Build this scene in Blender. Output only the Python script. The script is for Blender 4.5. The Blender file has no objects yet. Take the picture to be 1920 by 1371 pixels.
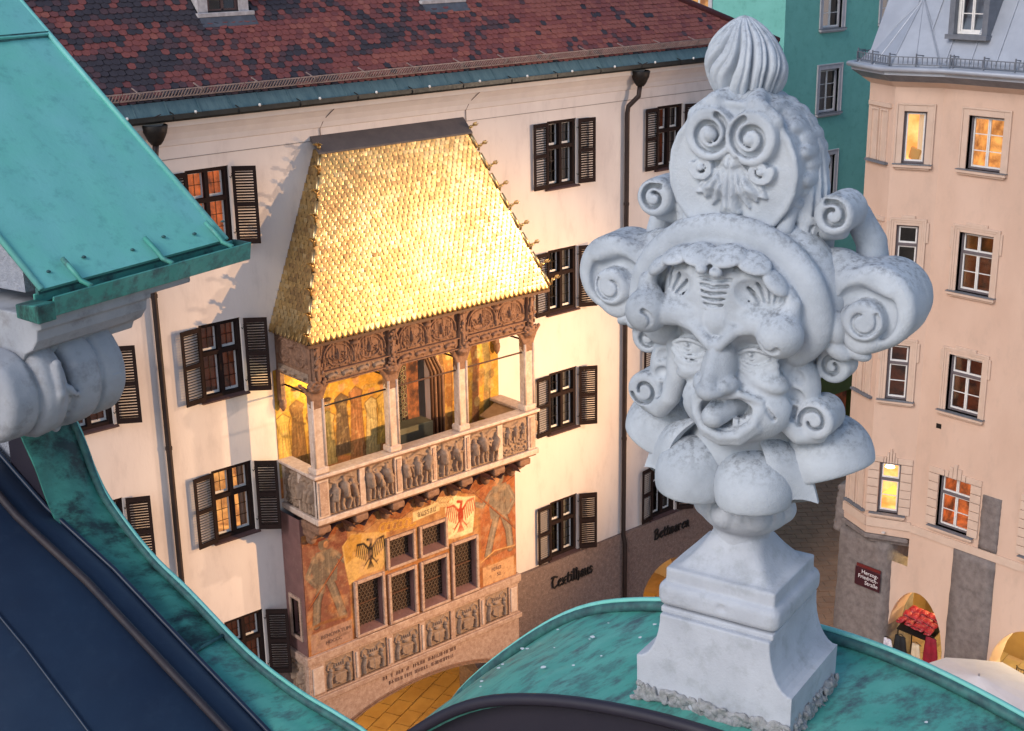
# Old town square at dusk: gilded oriel roof seen from a neighbouring gable with a carved mask finial
import bpy, bmesh, math, random
import numpy as np
from math import sin, cos, tan, pi, radians, sqrt, atan2, hypot
from mathutils import Vector, Matrix

SC = bpy.context.scene
COL = SC.collection
random.seed(7)
RNG = np.random.default_rng(11)

# ------------------------------------------------------------------ camera
# world: X along the white facade, -Y out of that facade into the square, Z up, ground at 0
HEAD = radians(49.38 - 0.0)
PITCH, ROLL = radians(17.65), radians(0.95)
hx, hy = cos(radians(90) - HEAD + 0.0), sin(radians(90) - HEAD)
hx, hy = 0.6509, 0.7592
_r0 = Vector((hy, -hx, 0)); _f = Vector((hx*cos(PITCH), hy*cos(PITCH), -sin(PITCH)))
_u0 = Vector((hx*sin(PITCH), hy*sin(PITCH), cos(PITCH)))
_r = _r0*cos(ROLL) - _u0*sin(ROLL); _u = _r0*sin(ROLL) + _u0*cos(ROLL)
CAMLOC = Vector((-12.96, -27.06, 22.5))
cd = bpy.data.cameras.new('camera'); cam = bpy.data.objects.new('camera', cd); COL.objects.link(cam)
M = Matrix((( _r.x, _u.x, -_f.x, CAMLOC.x), (_r.y, _u.y, -_f.y, CAMLOC.y), (_r.z, _u.z, -_f.z, CAMLOC.z), (0, 0, 0, 1)))
cam.matrix_world = M
cd.sensor_width = 36; cd.lens = 36*2600/1920; cd.clip_start = .1; cd.clip_end = 3000
SC.camera = cam

# ------------------------------------------------------------------ sky and light
SUN_EL, SUN_AZ = radians(36), radians(188)      # soft after-glow from behind and left of the camera
w = bpy.data.worlds.new('World'); SC.world = w; w.use_nodes = True
nt = w.node_tree; bg = nt.nodes['Background']
sky = nt.nodes.new('ShaderNodeTexSky'); sky.sky_type = 'NISHITA'; sky.sun_disc = False
sky.sun_elevation = SUN_EL; sky.sun_rotation = radians(90) - SUN_AZ
nt.links.new(sky.outputs[0], bg.inputs[0]); bg.inputs[1].default_value = 0.115
sd = bpy.data.lights.new('sun', 'SUN'); sd.energy = 1.1; sd.angle = radians(24); sd.color = (1, .93, .88)
sun = bpy.data.objects.new('sun', sd); COL.objects.link(sun)
sun.rotation_euler = Vector((-cos(SUN_AZ)*cos(SUN_EL), -sin(SUN_AZ)*cos(SUN_EL), -sin(SUN_EL))).to_track_quat('-Z', 'Y').to_euler()
sun.location = (0, 0, 60)
SC.view_settings.view_transform = 'Standard'; SC.view_settings.look = 'None'
SC.view_settings.exposure = 0.55; SC.view_settings.gamma = 1
SC.cycles.use_denoising = True
SC.cycles.max_bounces = 7; SC.cycles.diffuse_bounces = 3; SC.cycles.glossy_bounces = 3; SC.cycles.transparent_max_bounces = 12
SC.cycles.sample_clamp_indirect = 6.0

def spot(name, loc, target, energy, color, cone, blend, size, label):
    l = bpy.data.lights.new(name, 'SPOT'); l.energy = energy; l.color = color
    l.spot_size = radians(cone); l.spot_blend = blend; l.shadow_soft_size = size
    o = bpy.data.objects.new(name, l); COL.objects.link(o); o.location = loc
    o.rotation_euler = (Vector(target) - Vector(loc)).to_track_quat('-Z', 'Y').to_euler()
    return o
def point(name, loc, energy, color, size):
    l = bpy.data.lights.new(name, 'POINT'); l.energy = energy; l.color = color; l.shadow_soft_size = size
    o = bpy.data.objects.new(name, l); COL.objects.link(o); o.location = loc
    return o
# the square's floodlights, clamped to the facade of the corner house opposite
spot('floodlight_beam', (19.6, -20.5, 11.6), (7.6, -.8, 9.9), 27000, (1, .58, .25), 44, 1.0, .16, '')
spot('floodlight_beam', (20.3, -13.3, 17.7), (4.0, 0, 12.0), 6000, (1, .72, .50), 84, 1.0, .30, '')

# ------------------------------------------------------------------ materials
MATS = {}
def mat(name, c1, c2=None, scale=3.0, rough=.8, metal=0.0, bump=0.0, bscale=40.0, c3=None, s3=20.0, a3=.5, detail=6, emit=None, estr=0, spec=.4, lo=.35, hi=.65, stretch=None, attr=None, coat=0, top=None, th3=(.52, .70)):
    """procedural material: two blended noise colours, an optional third blotch colour, optional bump"""
    if name in MATS: return MATS[name]
    m = bpy.data.materials.new(name); m.use_nodes = True; MATS[name] = m
    t = m.node_tree; n = t.nodes; L = t.links; b = n['Principled BSDF']
    b.inputs['Roughness'].default_value = rough; b.inputs['Metallic'].default_value = metal
    b.inputs['Specular IOR Level'].default_value = spec
    if coat: b.inputs['Coat Weight'].default_value = coat
    geo = n.new('ShaderNodeNewGeometry'); pos = geo.outputs['Position']
    if stretch:
        mp = n.new('ShaderNodeMapping'); mp.inputs['Scale'].default_value = stretch
        L.new(pos, mp.inputs[0]); pos = mp.outputs[0]
    def noise(s, d=detail, r=.6):
        x = n.new('ShaderNodeTexNoise'); x.inputs['Scale'].default_value = s; x.inputs['Detail'].default_value = d
        x.inputs['Roughness'].default_value = r; L.new(pos, x.inputs['Vector']); return x.outputs[0]
    def ramp(v, a, z):
        x = n.new('ShaderNodeMapRange'); x.inputs[1].default_value = a; x.inputs[2].default_value = z
        L.new(v, x.inputs[0]); return x.outputs[0]
    def mix(f, a, c):
        x = n.new('ShaderNodeMix'); x.data_type = 'RGBA'
        if hasattr(f, 'is_linked'): L.new(f, x.inputs[0])
        else: x.inputs[0].default_value = f
        for v, s in ((a, x.inputs[6]), (c, x.inputs[7])):
            if hasattr(v, 'is_linked'): L.new(v, s)
            else: s.default_value = (*v, 1)
        return x.outputs[2]
    if attr:
        at = n.new('ShaderNodeAttribute'); at.attribute_name = attr; base = at.outputs['Color']
        if c2 is not None: base = mix(ramp(noise(scale), lo, hi), base, c2) if False else base
    else:
        base = c1
        if c2 is not None: base = mix(ramp(noise(scale), lo, hi), c1, c2)
    if c3 is not None:
        f = ramp(noise(s3, 8, .7), *th3)
        mm = n.new('ShaderNodeMath'); mm.operation = 'MULTIPLY'; L.new(f, mm.inputs[0]); mm.inputs[1].default_value = a3
        fo = mm.outputs[0]
        if top is not None:       # growth that settles on upward faces
            sx = n.new('ShaderNodeSeparateXYZ'); L.new(geo.outputs['Normal'], sx.inputs[0])
            m2 = n.new('ShaderNodeMath'); m2.operation = 'MULTIPLY'; L.new(fo, m2.inputs[0]); L.new(ramp(sx.outputs[2], top[0], top[1]), m2.inputs[1]); fo = m2.outputs[0]
        base = mix(fo, base, c3)
    if hasattr(base, 'is_linked'): L.new(base, b.inputs['Base Color'])
    else: b.inputs['Base Color'].default_value = (*base, 1)
    if rough < .75 and c2 is not None:
        rr = n.new('ShaderNodeMapRange'); rr.inputs[3].default_value = max(.03, rough-.12); rr.inputs[4].default_value = min(1, rough+.15)
        L.new(noise(scale*2.7), rr.inputs[0]); L.new(rr.outputs[0], b.inputs['Roughness'])
    if bump:
        bp = n.new('ShaderNodeBump'); bp.inputs['Strength'].default_value = bump; bp.inputs['Distance'].default_value = .02
        L.new(noise(bscale, 5, .65), bp.inputs['Height']); L.new(bp.outputs[0], b.inputs['Normal'])
    if emit:
        b.inputs['Emission Color'].default_value = (*emit, 1); b.inputs['Emission Strength'].default_value = estr
        if attr: L.new(base, b.inputs['Emission Color'])
    return m
def glass_mat(name, tint=(.75, .8, .85), refl=.5):
    if name in MATS: return MATS[name]
    m = bpy.data.materials.new(name); m.use_nodes = True; MATS[name] = m
    t = m.node_tree; n = t.nodes; L = t.links; n.remove(n['Principled BSDF'])
    tr = n.new('ShaderNodeBsdfTransparent'); tr.inputs[0].default_value = (*tint, 1)
    gl = n.new('ShaderNodeBsdfGlossy'); gl.inputs['Roughness'].default_value = .04
    fr = n.new('ShaderNodeFresnel'); fr.inputs[0].default_value = 1.5
    ad = n.new('ShaderNodeMath'); ad.operation = 'MULTIPLY_ADD'; ad.inputs[1].default_value = 1.0; ad.inputs[2].default_value = refl*.1
    ms = n.new('ShaderNodeMixShader'); L.new(fr.outputs[0], ad.inputs[0]); L.new(ad.outputs[0], ms.inputs[0])
    L.new(tr.outputs[0], ms.inputs[1]); L.new(gl.outputs[0], ms.inputs[2]); L.new(ms.outputs[0], n['Material Output'].inputs[0])
    return m

# ------------------------------------------------------------------ object helpers
OFF = {}        # origin (in builder coordinates) of every object that parents others
def setp(o, label=None, cat=None, group=None, kind=None):
    if label: o['label'] = label
    if cat: o['category'] = cat
    if group: o['group'] = group
    if kind: o['kind'] = kind
    return o
def thing(name, label, cat, base=(0, 0, 0), group=None, rot=0.0, place=None):
    """Empty at the base of a thing; its parts are built in coordinates whose origin offset is `base`"""
    o = bpy.data.objects.new(name, None); COL.objects.link(o); o.empty_display_size = .3
    o.location = place if place is not None else base; o.rotation_euler = (0, 0, rot)
    OFF[o.name] = Vector(base); return setp(o, label, cat, group)
def link(name, me, parent=None, loc=None, rot=None):
    o = bpy.data.objects.new(name, me); COL.objects.link(o)
    if parent is not None: o.parent = parent
    if loc is not None: o.location = loc
    if rot is not None: o.rotation_euler = rot
    return o

class MB:
    def __init__(s): s.v = []; s.f = []; s.mi = []; s.cm = 0
    def add(s, vs, fs):
        b = len(s.v); s.v += [tuple(p) for p in vs]; s.f += [tuple(b+i for i in f) for f in fs]; s.mi += [s.cm]*len(fs); return s
    def box(s, x0, x1, y0, y1, z0, z1):
        return s.add([(x0,y0,z0),(x1,y0,z0),(x1,y1,z0),(x0,y1,z0),(x0,y0,z1),(x1,y0,z1),(x1,y1,z1),(x0,y1,z1)],
                     [(0,3,2,1),(4,5,6,7),(0,1,5,4),(1,2,6,5),(2,3,7,6),(3,0,4,7)])
    def obox(s, c, ax, ay, az):
        c = Vector(c); ax = Vector(ax); ay = Vector(ay); az = Vector(az)
        vs = [c+ax*i+ay*j+az*k for k in (-1, 1) for i, j in ((-1,-1),(1,-1),(1,1),(-1,1))]
        return s.add(vs, [(0,3,2,1),(4,5,6,7),(0,1,5,4),(1,2,6,5),(2,3,7,6),(3,0,4,7)])
    def bar(s, a, b, w, h, up=(0, 0, 1)):
        a = Vector(a); b = Vector(b); d = (b-a); l = d.length; d.normalize(); u = Vector(up); x = d.cross(u)
        if x.length < 1e-4: x = d.cross(Vector((1, 0, 0)))
        x.normalize(); u = x.cross(d)
        return s.obox((a+b)/2, d*l/2, x*w/2, u*h/2)
    def tube(s, pts, r, n=8, cap=True):
        pts = [Vector(p) for p in pts]; rs = r if isinstance(r, (list, tuple)) else [r]*len(pts)
        rings = []; ref = None
        for i, p in enumerate(pts):
            d = (pts[min(i+1, len(pts)-1)] - pts[max(i-1, 0)]).normalized()
            if ref is None:
                ref = Vector((0, 0, 1)) if abs(d.z) < .9 else Vector((1, 0, 0))
            x = d.cross(ref).normalized(); ref = x.cross(d).normalized()
            rings.append([p + (x*cos(2*pi*k/n) + ref*sin(2*pi*k/n))*rs[i] for k in range(n)])
        vs = [q for R in rings for q in R]; fs = []
        for i in range(len(pts)-1):
            for k in range(n): fs.append((i*n+k, i*n+(k+1) % n, (i+1)*n+(k+1) % n, (i+1)*n+k))
        if cap: fs += [tuple(range(n-1, -1, -1)), tuple((len(pts)-1)*n+k for k in range(n))]
        return s.add(vs, fs)
    def lathe(s, prof, c=(0, 0, 0), n=20):
        vs = []; fs = []
        for r, z in prof:
            for k in range(n): vs.append((c[0]+r*cos(2*pi*k/n), c[1]+r*sin(2*pi*k/n), c[2]+z))
        for i in range(len(prof)-1):
            for k in range(n): fs.append((i*n+k, i*n+(k+1) % n, (i+1)*n+(k+1) % n, (i+1)*n+k))
        fs += [tuple(range(n-1, -1, -1)), tuple((len(prof)-1)*n+k for k in range(n))]
        return s.add(vs, fs)
    def prism(s, poly, a, b, plane='xz'):
        """polygon (u,v) extruded between a and b along the third axis"""
        n = len(poly)
        P = {'xz': lambda u, v, t: (u, t, v), 'yz': lambda u, v, t: (t, u, v), 'xy': lambda u, v, t: (u, v, t)}[plane]
        vs = [P(u, v, a) for u, v in poly] + [P(u, v, b) for u, v in poly]
        fs = [tuple(range(n)), tuple(range(2*n-1, n-1, -1))] + [(i, i+n, (i+1) % n+n, (i+1) % n) for i in range(n)]
        return s.add(vs, fs)
    def quad(s, *p): return s.add(p, [tuple(range(len(p)))])
    def mesh(s, name, mats, off=(0, 0, 0), smooth=False):
        me = bpy.data.meshes.new(name)
        me.from_pydata([(p[0]-off[0], p[1]-off[1], p[2]-off[2]) for p in s.v], [], s.f)
        for m in (mats if isinstance(mats, (list, tuple)) else [mats]): me.materials.append(m)
        if len(me.materials) > 1: me.polygons.foreach_set('material_index', s.mi)
        bm = bmesh.new(); bm.from_mesh(me); bmesh.ops.recalc_face_normals(bm, faces=bm.faces); bm.to_mesh(me); bm.free()
        if smooth: me.polygons.foreach_set('use_smooth', [True]*len(me.polygons))
        return me
    def build(s, name, mats, parent=None, smooth=False, bevel=0.0, seg=1, kind=None, label=None):
        off = OFF.get(parent.name, Vector((0, 0, 0))) if parent is not None else Vector((0, 0, 0))
        o = link(name, s.mesh(name, mats, off, smooth), parent); OFF[o.name] = off
        if bevel:
            md = o.modifiers.new('bevel', 'BEVEL'); md.width = bevel; md.segments = seg; md.limit_method = 'ANGLE'; md.angle_limit = radians(35)
        return setp(o, label=label, kind=kind)
def smooth_angle(o, ang=40):
    me = o.data; me.polygons.foreach_set('use_smooth', [True]*len(me.polygons)); me.set_sharp_from_angle(angle=radians(ang)); return o
def box(name, x0, x1, y0, y1, z0, z1, m, parent=None, bevel=0.0, **k):
    return MB().box(x0, x1, y0, y1, z0, z1).build(name, m, parent, bevel=bevel, **k)
def top(o, label, cat, group=None): return setp(o, label, cat, group)
def structure(o): o['kind'] = 'structure'; return o
def np_mesh(name, V, Fq, m, smooth=True):
    me = bpy.data.meshes.new(name); nv, nf = len(V), len(Fq); k = Fq.shape[1]
    me.vertices.add(nv); me.vertices.foreach_set('co', np.ascontiguousarray(V, np.float32).ravel())
    me.loops.add(nf*k); me.loops.foreach_set('vertex_index', np.ascontiguousarray(Fq, np.int32).ravel())
    me.polygons.add(nf); me.polygons.foreach_set('loop_start', np.arange(0, nf*k, k, dtype=np.int32))
    me.materials.append(m); me.update(); me.validate()
    me.polygons.foreach_set('use_smooth', np.full(nf, smooth)); return me
def vnoise(P, f, seed=0, octv=3):
    """cheap value noise on points (N,3)"""
    out = np.zeros(len(P)); amp = 1.0; tot = 0
    for o in range(octv):
        Q = P*f*(2**o) + 17.3*o + seed; I = np.floor(Q).astype(np.int64); F = Q - I; F = F*F*(3-2*F)
        def h(a, b, c):
            n = (a*374761393 + b*668265263 + c*2147483647 + seed*974711) & 0x7fffffff
            n = ((n ^ (n >> 13))*1274126177) & 0x7fffffff; n = n ^ (n >> 16); return (n & 0xffff)/65535.0
        v = 0
        for dx in (0, 1):
            for dy in (0, 1):
                for dz in (0, 1):
                    wgt = (F[:,0] if dx else 1-F[:,0])*(F[:,1] if dy else 1-F[:,1])*(F[:,2] if dz else 1-F[:,2])
                    v = v + wgt*h(I[:,0]+dx, I[:,1]+dy, I[:,2]+dz)
        out += (v-.5)*amp; tot += amp; amp *= .5
    return out/tot
# ------------------------------------------------------------------ sculpting: smooth-blended solids turned into one skin
def rotm(r):
    if r is None: return None
    return np.array(Matrix.Rotation(radians(r[2]), 3, 'Z') @ Matrix.Rotation(radians(r[1]), 3, 'Y') @ Matrix.Rotation(radians(r[0]), 3, 'X'))
class Sculpt:
    def __init__(s, lo, hi, h):
        s.lo = np.array(lo, float); s.h = h; s.n = np.ceil((np.array(hi)-s.lo)/h).astype(int)+1
        s.F = np.full(s.n, .5, np.float32)
    def _box(s, lo, hi):
        a = np.clip(np.floor((lo-s.lo)/s.h).astype(int), 0, s.n); b = np.clip(np.ceil((hi-s.lo)/s.h).astype(int)+1, 0, s.n)
        return a, b
    def apply(s, lo, hi, fn, k, op):
        m = k + 3*s.h; a, b = s._box(np.array(lo)-m, np.array(hi)+m)
        if np.any(b <= a): return
        g = [s.lo[i] + s.h*np.arange(a[i], b[i]) for i in range(3)]
        X, Y, Z = np.meshgrid(*g, indexing='ij'); d = fn(X, Y, Z).astype(np.float32)
        sl = tuple(slice(a[i], b[i]) for i in range(3)); f = s.F[sl]; k = max(k, 1e-4)
        if op == '+':
            q = np.maximum(k-np.abs(f-d), 0)/k; s.F[sl] = np.minimum(f, d) - q*q*k*.25
        else:
            q = np.maximum(k-np.abs(f+d), 0)/k; s.F[sl] = np.maximum(f, -d) + q*q*k*.25
    def E(s, c, r, rot=None, k=.02, op='+'):
        R = rotm(rot); c = np.array(c, float); r = np.array((r,)*3 if np.isscalar(r) else r, float); ext = np.full(3, r.max()) if rot else r
        def fn(X, Y, Z):
            x, y, z = X-c[0], Y-c[1], Z-c[2]
            if R is not None: x, y, z = (R[0,0]*x+R[1,0]*y+R[2,0]*z, R[0,1]*x+R[1,1]*y+R[2,1]*z, R[0,2]*x+R[1,2]*y+R[2,2]*z)
            k0 = np.sqrt((x/r[0])**2+(y/r[1])**2+(z/r[2])**2); k1 = np.sqrt((x/r[0]**2)**2+(y/r[1]**2)**2+(z/r[2]**2)**2)+1e-9
            return k0*(k0-1)/k1
        s.apply(c-ext, c+ext, fn, k, op); return s
    def T(s, pts, k=.015, op='+', flat=1.0):
        P = np.array(pts, float); rm = P[:,3].max()*max(1, flat)
        def fn(X, Y, Z):
            D = None
            for i in range(len(P)-1):
                a, b = P[i], P[i+1]; ba = b[:3]-a[:3]; L = (ba*ba).sum()+1e-12
                x, y, z = X-a[0], Y-a[1], Z-a[2]
                h = np.clip((x*ba[0]+y*ba[1]+z*ba[2])/L, 0, 1)
                d = np.sqrt((x-ba[0]*h)**2+((y-ba[1]*h)/flat)**2+(z-ba[2]*h)**2) - (a[3]+(b[3]-a[3])*h)
                D = d if D is None else np.minimum(D, d)
            return D
        s.apply(P[:,:3].min(0)-rm, P[:,:3].max(0)+rm, fn, k, op); return s
    def C(s, c, r, half, rnd=.01, axis=1, k=.01, op='+', rz=None):
        c = np.array(c, float); rz = rz or r; ext = np.array([r, r, max(r, rz)]); ext[axis] = half; ext = ext+.02
        def fn(X, Y, Z):
            q = [X-c[0], Y-c[1], Z-c[2]]; t = q.pop(axis); dr = np.sqrt(q[0]**2+(q[1]*r/rz)**2)-r+rnd; dt = np.abs(t)-half+rnd
            return np.minimum(np.maximum(dr, dt), 0)+np.sqrt(np.maximum(dr, 0)**2+np.maximum(dt, 0)**2)-rnd
        s.apply(c-ext, c+ext, fn, k, op); return s
    def B(s, c, hf, rnd=.005, rot=None, k=.006, op='+'):
        R = rotm(rot); c = np.array(c, float); hf = np.array(hf, float); ext = np.full(3, np.linalg.norm(hf)) if rot else hf
        def fn(X, Y, Z):
            x, y, z = X-c[0], Y-c[1], Z-c[2]
            if R is not None: x, y, z = (R[0,0]*x+R[1,0]*y+R[2,0]*z, R[0,1]*x+R[1,1]*y+R[2,1]*z, R[0,2]*x+R[1,2]*y+R[2,2]*z)
            a, b, d = np.abs(x)-hf[0]+rnd, np.abs(y)-hf[1]+rnd, np.abs(z)-hf[2]+rnd
            return np.minimum(np.maximum(a, np.maximum(b, d)), 0)+np.sqrt(np.maximum(a, 0)**2+np.maximum(b, 0)**2+np.maximum(d, 0)**2)-rnd
        s.apply(c-ext, c+ext, fn, k, op); return s
    def X(s, poly, yb, h0, slope=.6, hm=.03, k=.002, grooves=()):
        """carved leaf or plate: crisp 2-D outline (x,z) standing h0 in front of yb and doming towards its middle"""
        P = np.array(poly, float); lo = np.array([P[:,0].min(), yb-h0-hm-.01, P[:,1].min()]); hi = np.array([P[:,0].max(), yb+.03, P[:,1].max()])
        def fn(X, Y, Z):
            x, z = X[:, 0, :], Z[:, 0, :]; ins = np.zeros(x.shape, bool); D = np.full(x.shape, 9.); n = len(P)
            for i in range(n):
                (x1, y1), (x2, y2) = P[i], P[(i+1) % n]; bx, by = x2-x1, y2-y1
                t = np.clip(((x-x1)*bx+(z-y1)*by)/(bx*bx+by*by+1e-12), 0, 1); D = np.minimum(D, np.hypot(x-x1-bx*t, z-y1-by*t))
                ins ^= ((y1 > z) != (y2 > z)) & (x < (x2-x1)*(z-y1)/(y2-y1+1e-12)+x1)
            d = np.where(ins, -D, D); hgt = h0+np.minimum(hm, np.maximum(0, -d)*slope)
            for g in grooves:
                G = np.full(x.shape, 9.)
                for (x1, y1), (x2, y2) in zip(g[:-1], g[1:]):
                    bx, by = x2-x1, y2-y1; t = np.clip(((x-x1)*bx+(z-y1)*by)/(bx*bx+by*by+1e-12), 0, 1); G = np.minimum(G, np.hypot(x-x1-bx*t, z-y1-by*t))
                hgt = hgt-.014*np.exp(-(G/.006)**2)
            return np.maximum(np.maximum(d[:, None, :], ((yb-Y)-hgt[:, None, :])*.8), Y-yb-.02)
        s.apply(lo, hi, fn, k, '+'); return s
    def strap(s, c, R0, R1, turns, a0, w0, w1, y0, y1, sgn=1, k=.002, op='+', n=40):
        """flat spiral strap of rectangular section between y0 (front) and y1"""
        A = radians(a0)+sgn*np.linspace(0, 1, n)*turns*2*pi; R = np.linspace(R0, R1, n); P = np.stack([c[0]+R*np.cos(A), c[1]+R*np.sin(A)], 1); W = np.linspace(w0, w1, n)
        def fn(X, Y, Z):
            x, z = X[:, 0, :], Z[:, 0, :]; D = np.full(x.shape, 9.)
            for i in range(n-1):
                (x1, y1_), (x2, y2) = P[i], P[i+1]; bx, by = x2-x1, y2-y1_; t = np.clip(((x-x1)*bx+(z-y1_)*by)/(bx*bx+by*by+1e-12), 0, 1); D = np.minimum(D, np.hypot(x-x1-bx*t, z-y1_-by*t)-W[i])
            return np.maximum(np.maximum(D[:, None, :], y0-Y), Y-y1)
        m = W.max(); s.apply((P[:,0].min()-m, y0, P[:,1].min()-m), (P[:,0].max()+m, y1, P[:,1].max()+m), fn, k, op); return s
    def spiral(s, c, R0, R1, turns, a0, r0, r1, sgn=1, k=.004, op='-', n=26, yb=0):
        pts = []
        for i in range(n):
            t = i/(n-1); a = radians(a0)+sgn*t*turns*2*pi; R = R0+(R1-R0)*t
            pts.append((c[0]+R*cos(a), c[1]+yb*t, c[2]+R*sin(a), r0+(r1-r0)*t))
        return s.T(pts, k, op)
    def mesh(s, name, m, off=(0, 0, 0), rough=.0015, seed=3, refine=True):
        F = s.F; sg = F < 0; nx, ny, nz = F.shape
        c = np.zeros((nx-1, ny-1, nz-1), np.int8)
        for dx in (0, 1):
            for dy in (0, 1):
                for dz in (0, 1): c += sg[dx:nx-1+dx, dy:ny-1+dy, dz:nz-1+dz]
        act = (c > 0) & (c < 8); idx = np.full(act.shape, -1, np.int64); I = np.argwhere(act); idx[act] = np.arange(len(I))
        acc = np.zeros((len(I), 3)); cnt = np.zeros(len(I))
        cor = [(a, b, d) for a in (0, 1) for b in (0, 1) for d in (0, 1)]
        for a in cor:
            for ax in range(3):
                if a[ax]: continue
                b = list(a); b[ax] = 1
                fa = F[I[:,0]+a[0], I[:,1]+a[1], I[:,2]+a[2]]; fb = F[I[:,0]+b[0], I[:,1]+b[1], I[:,2]+b[2]]
                cr = (fa < 0) != (fb < 0); t = np.where(cr, fa/np.where(cr, fa-fb, 1), 0)
                p = np.tile(np.array(a, float), (len(I), 1)); p[:, ax] += t
                acc += p*cr[:, None]; cnt += cr
        V = s.lo + s.h*(I + acc/cnt[:, None])
        Q = []
        for ax in range(3):
            o1, o2 = [(1, 2), (2, 0), (0, 1)][ax]
            d = [slice(None)]*3; e = [slice(None)]*3; d[ax] = slice(0, -1); e[ax] = slice(1, None)
            ch = sg[tuple(d)] != sg[tuple(e)]; G = np.argwhere(ch)
            ok = (G[:, o1] > 0) & (G[:, o2] > 0) & (G[:, o1] < F.shape[o1]-1) & (G[:, o2] < F.shape[o2]-1); G = G[ok]
            ins = sg[G[:,0], G[:,1], G[:,2]]
            def cell(i, j):
                H = G.copy(); H[:, o1] -= i; H[:, o2] -= j; return idx[H[:,0], H[:,1], H[:,2]]
            q = np.stack([cell(1, 1), cell(0, 1), cell(0, 0), cell(1, 0)], 1); q[~ins] = q[~ins][:, ::-1]; Q.append(q)
        Q = np.concatenate(Q)
        if rough:     # weathered skin
            V = V + rough*np.stack([vnoise(V, 16, seed+i, 4) for i in range(3)], 1)*3
        return np_mesh(name, V-np.array(off), Q, m)

# ------------------------------------------------------------------ materials shared by the near gable
STONE = mat('weathered_limestone', (.51, .555, .61), (.34, .375, .42), scale=5, rough=.9, bump=.25, bscale=140, c3=(.15, .16, .175), s3=48, a3=.80, lo=.4, hi=.75, top=(.25, .95), th3=(.46, .62))
STONE_PED = mat('pedestal_limestone', (.50, .53, .585), (.415, .44, .49), scale=6, rough=.9, bump=.2, bscale=110, c3=(.25, .27, .28), s3=11, a3=.5)
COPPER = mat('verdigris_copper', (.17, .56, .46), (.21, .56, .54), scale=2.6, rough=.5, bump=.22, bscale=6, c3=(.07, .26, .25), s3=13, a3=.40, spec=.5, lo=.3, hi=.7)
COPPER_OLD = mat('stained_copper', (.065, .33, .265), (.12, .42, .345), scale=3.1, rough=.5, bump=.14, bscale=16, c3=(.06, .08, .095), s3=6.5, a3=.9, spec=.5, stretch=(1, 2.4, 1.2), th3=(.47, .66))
COPPER_DARK = mat('patina_shade_copper', (.028, .15, .125), (.06, .28, .225), scale=3.4, rough=.5, bump=.16, bscale=14, c3=(.010, .022, .026), s3=4.5, a3=.92, spec=.5, stretch=(1, 2.4, 1.2), th3=(.44, .60))  # left sweep: dark patina, partly shade under the console put into the colour
COPPER_EDGE = mat('copper_edge', (.03, .075, .085), (.05, .17, .16), scale=20, rough=.6)
DARKSHEET = mat('dark_blue_sheet', (.010, .020, .045), (.014, .030, .062), scale=1.6, rough=.40, bump=.10, bscale=4, c3=(.04, .065, .105), s3=12, a3=.16)
BROWNRIM = mat('brown_rim', (.035, .026, .03), (.02, .018, .028), scale=8, rough=.6)
PURPLE = mat('dark_purple_sheet', (.018, .016, .028), (.024, .02, .032), scale=4, rough=.55, bump=.05, bscale=12)
MORTAR = mat('rough_mortar', (.45, .45, .46), (.30, .30, .30), scale=40, rough=.95, bump=.8, bscale=70)
RENDERW = mat('roughcast_render', (.42, .44, .50), (.34, .36, .42), scale=30, rough=.95, bump=.9, bscale=60)
CONSOLE = mat('painted_stone', (.42, .43, .46), (.33, .345, .38), scale=4, rough=.8, bump=.15, bscale=50, c3=(.17, .155, .15), s3=7, a3=.6)

# frame of the near gable: x to the right along it, y through it, z measured from eye height
GROT = radians(-73.62); GX, GY, GZ = -9.71, -24.39, 22.5
ZB = -2.50                                   # foot of the finial's pedestal
def gworld(x, y, z):
    return Vector((GX + x*cos(GROT) - y*sin(GROT), GY + x*sin(GROT) + y*cos(GROT), GZ + z))

# ------------------------------------------------------------------ the carved finial
fin = thing('mask_finial', 'pale carved stone finial with grinning grotesque mask, scrolls and flame on a pedestal', 'finial',
            base=(0, 0, ZB), rot=GROT, place=gworld(0, 0, ZB))
def fpart(name, sc, m=STONE, off=(0, 0, ZB), **k):
    o = link(name, sc.mesh(name, m, off, **k), fin); return o
def pmir(pts): return [(-p[0], *p[1:]) for p in pts]

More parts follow.
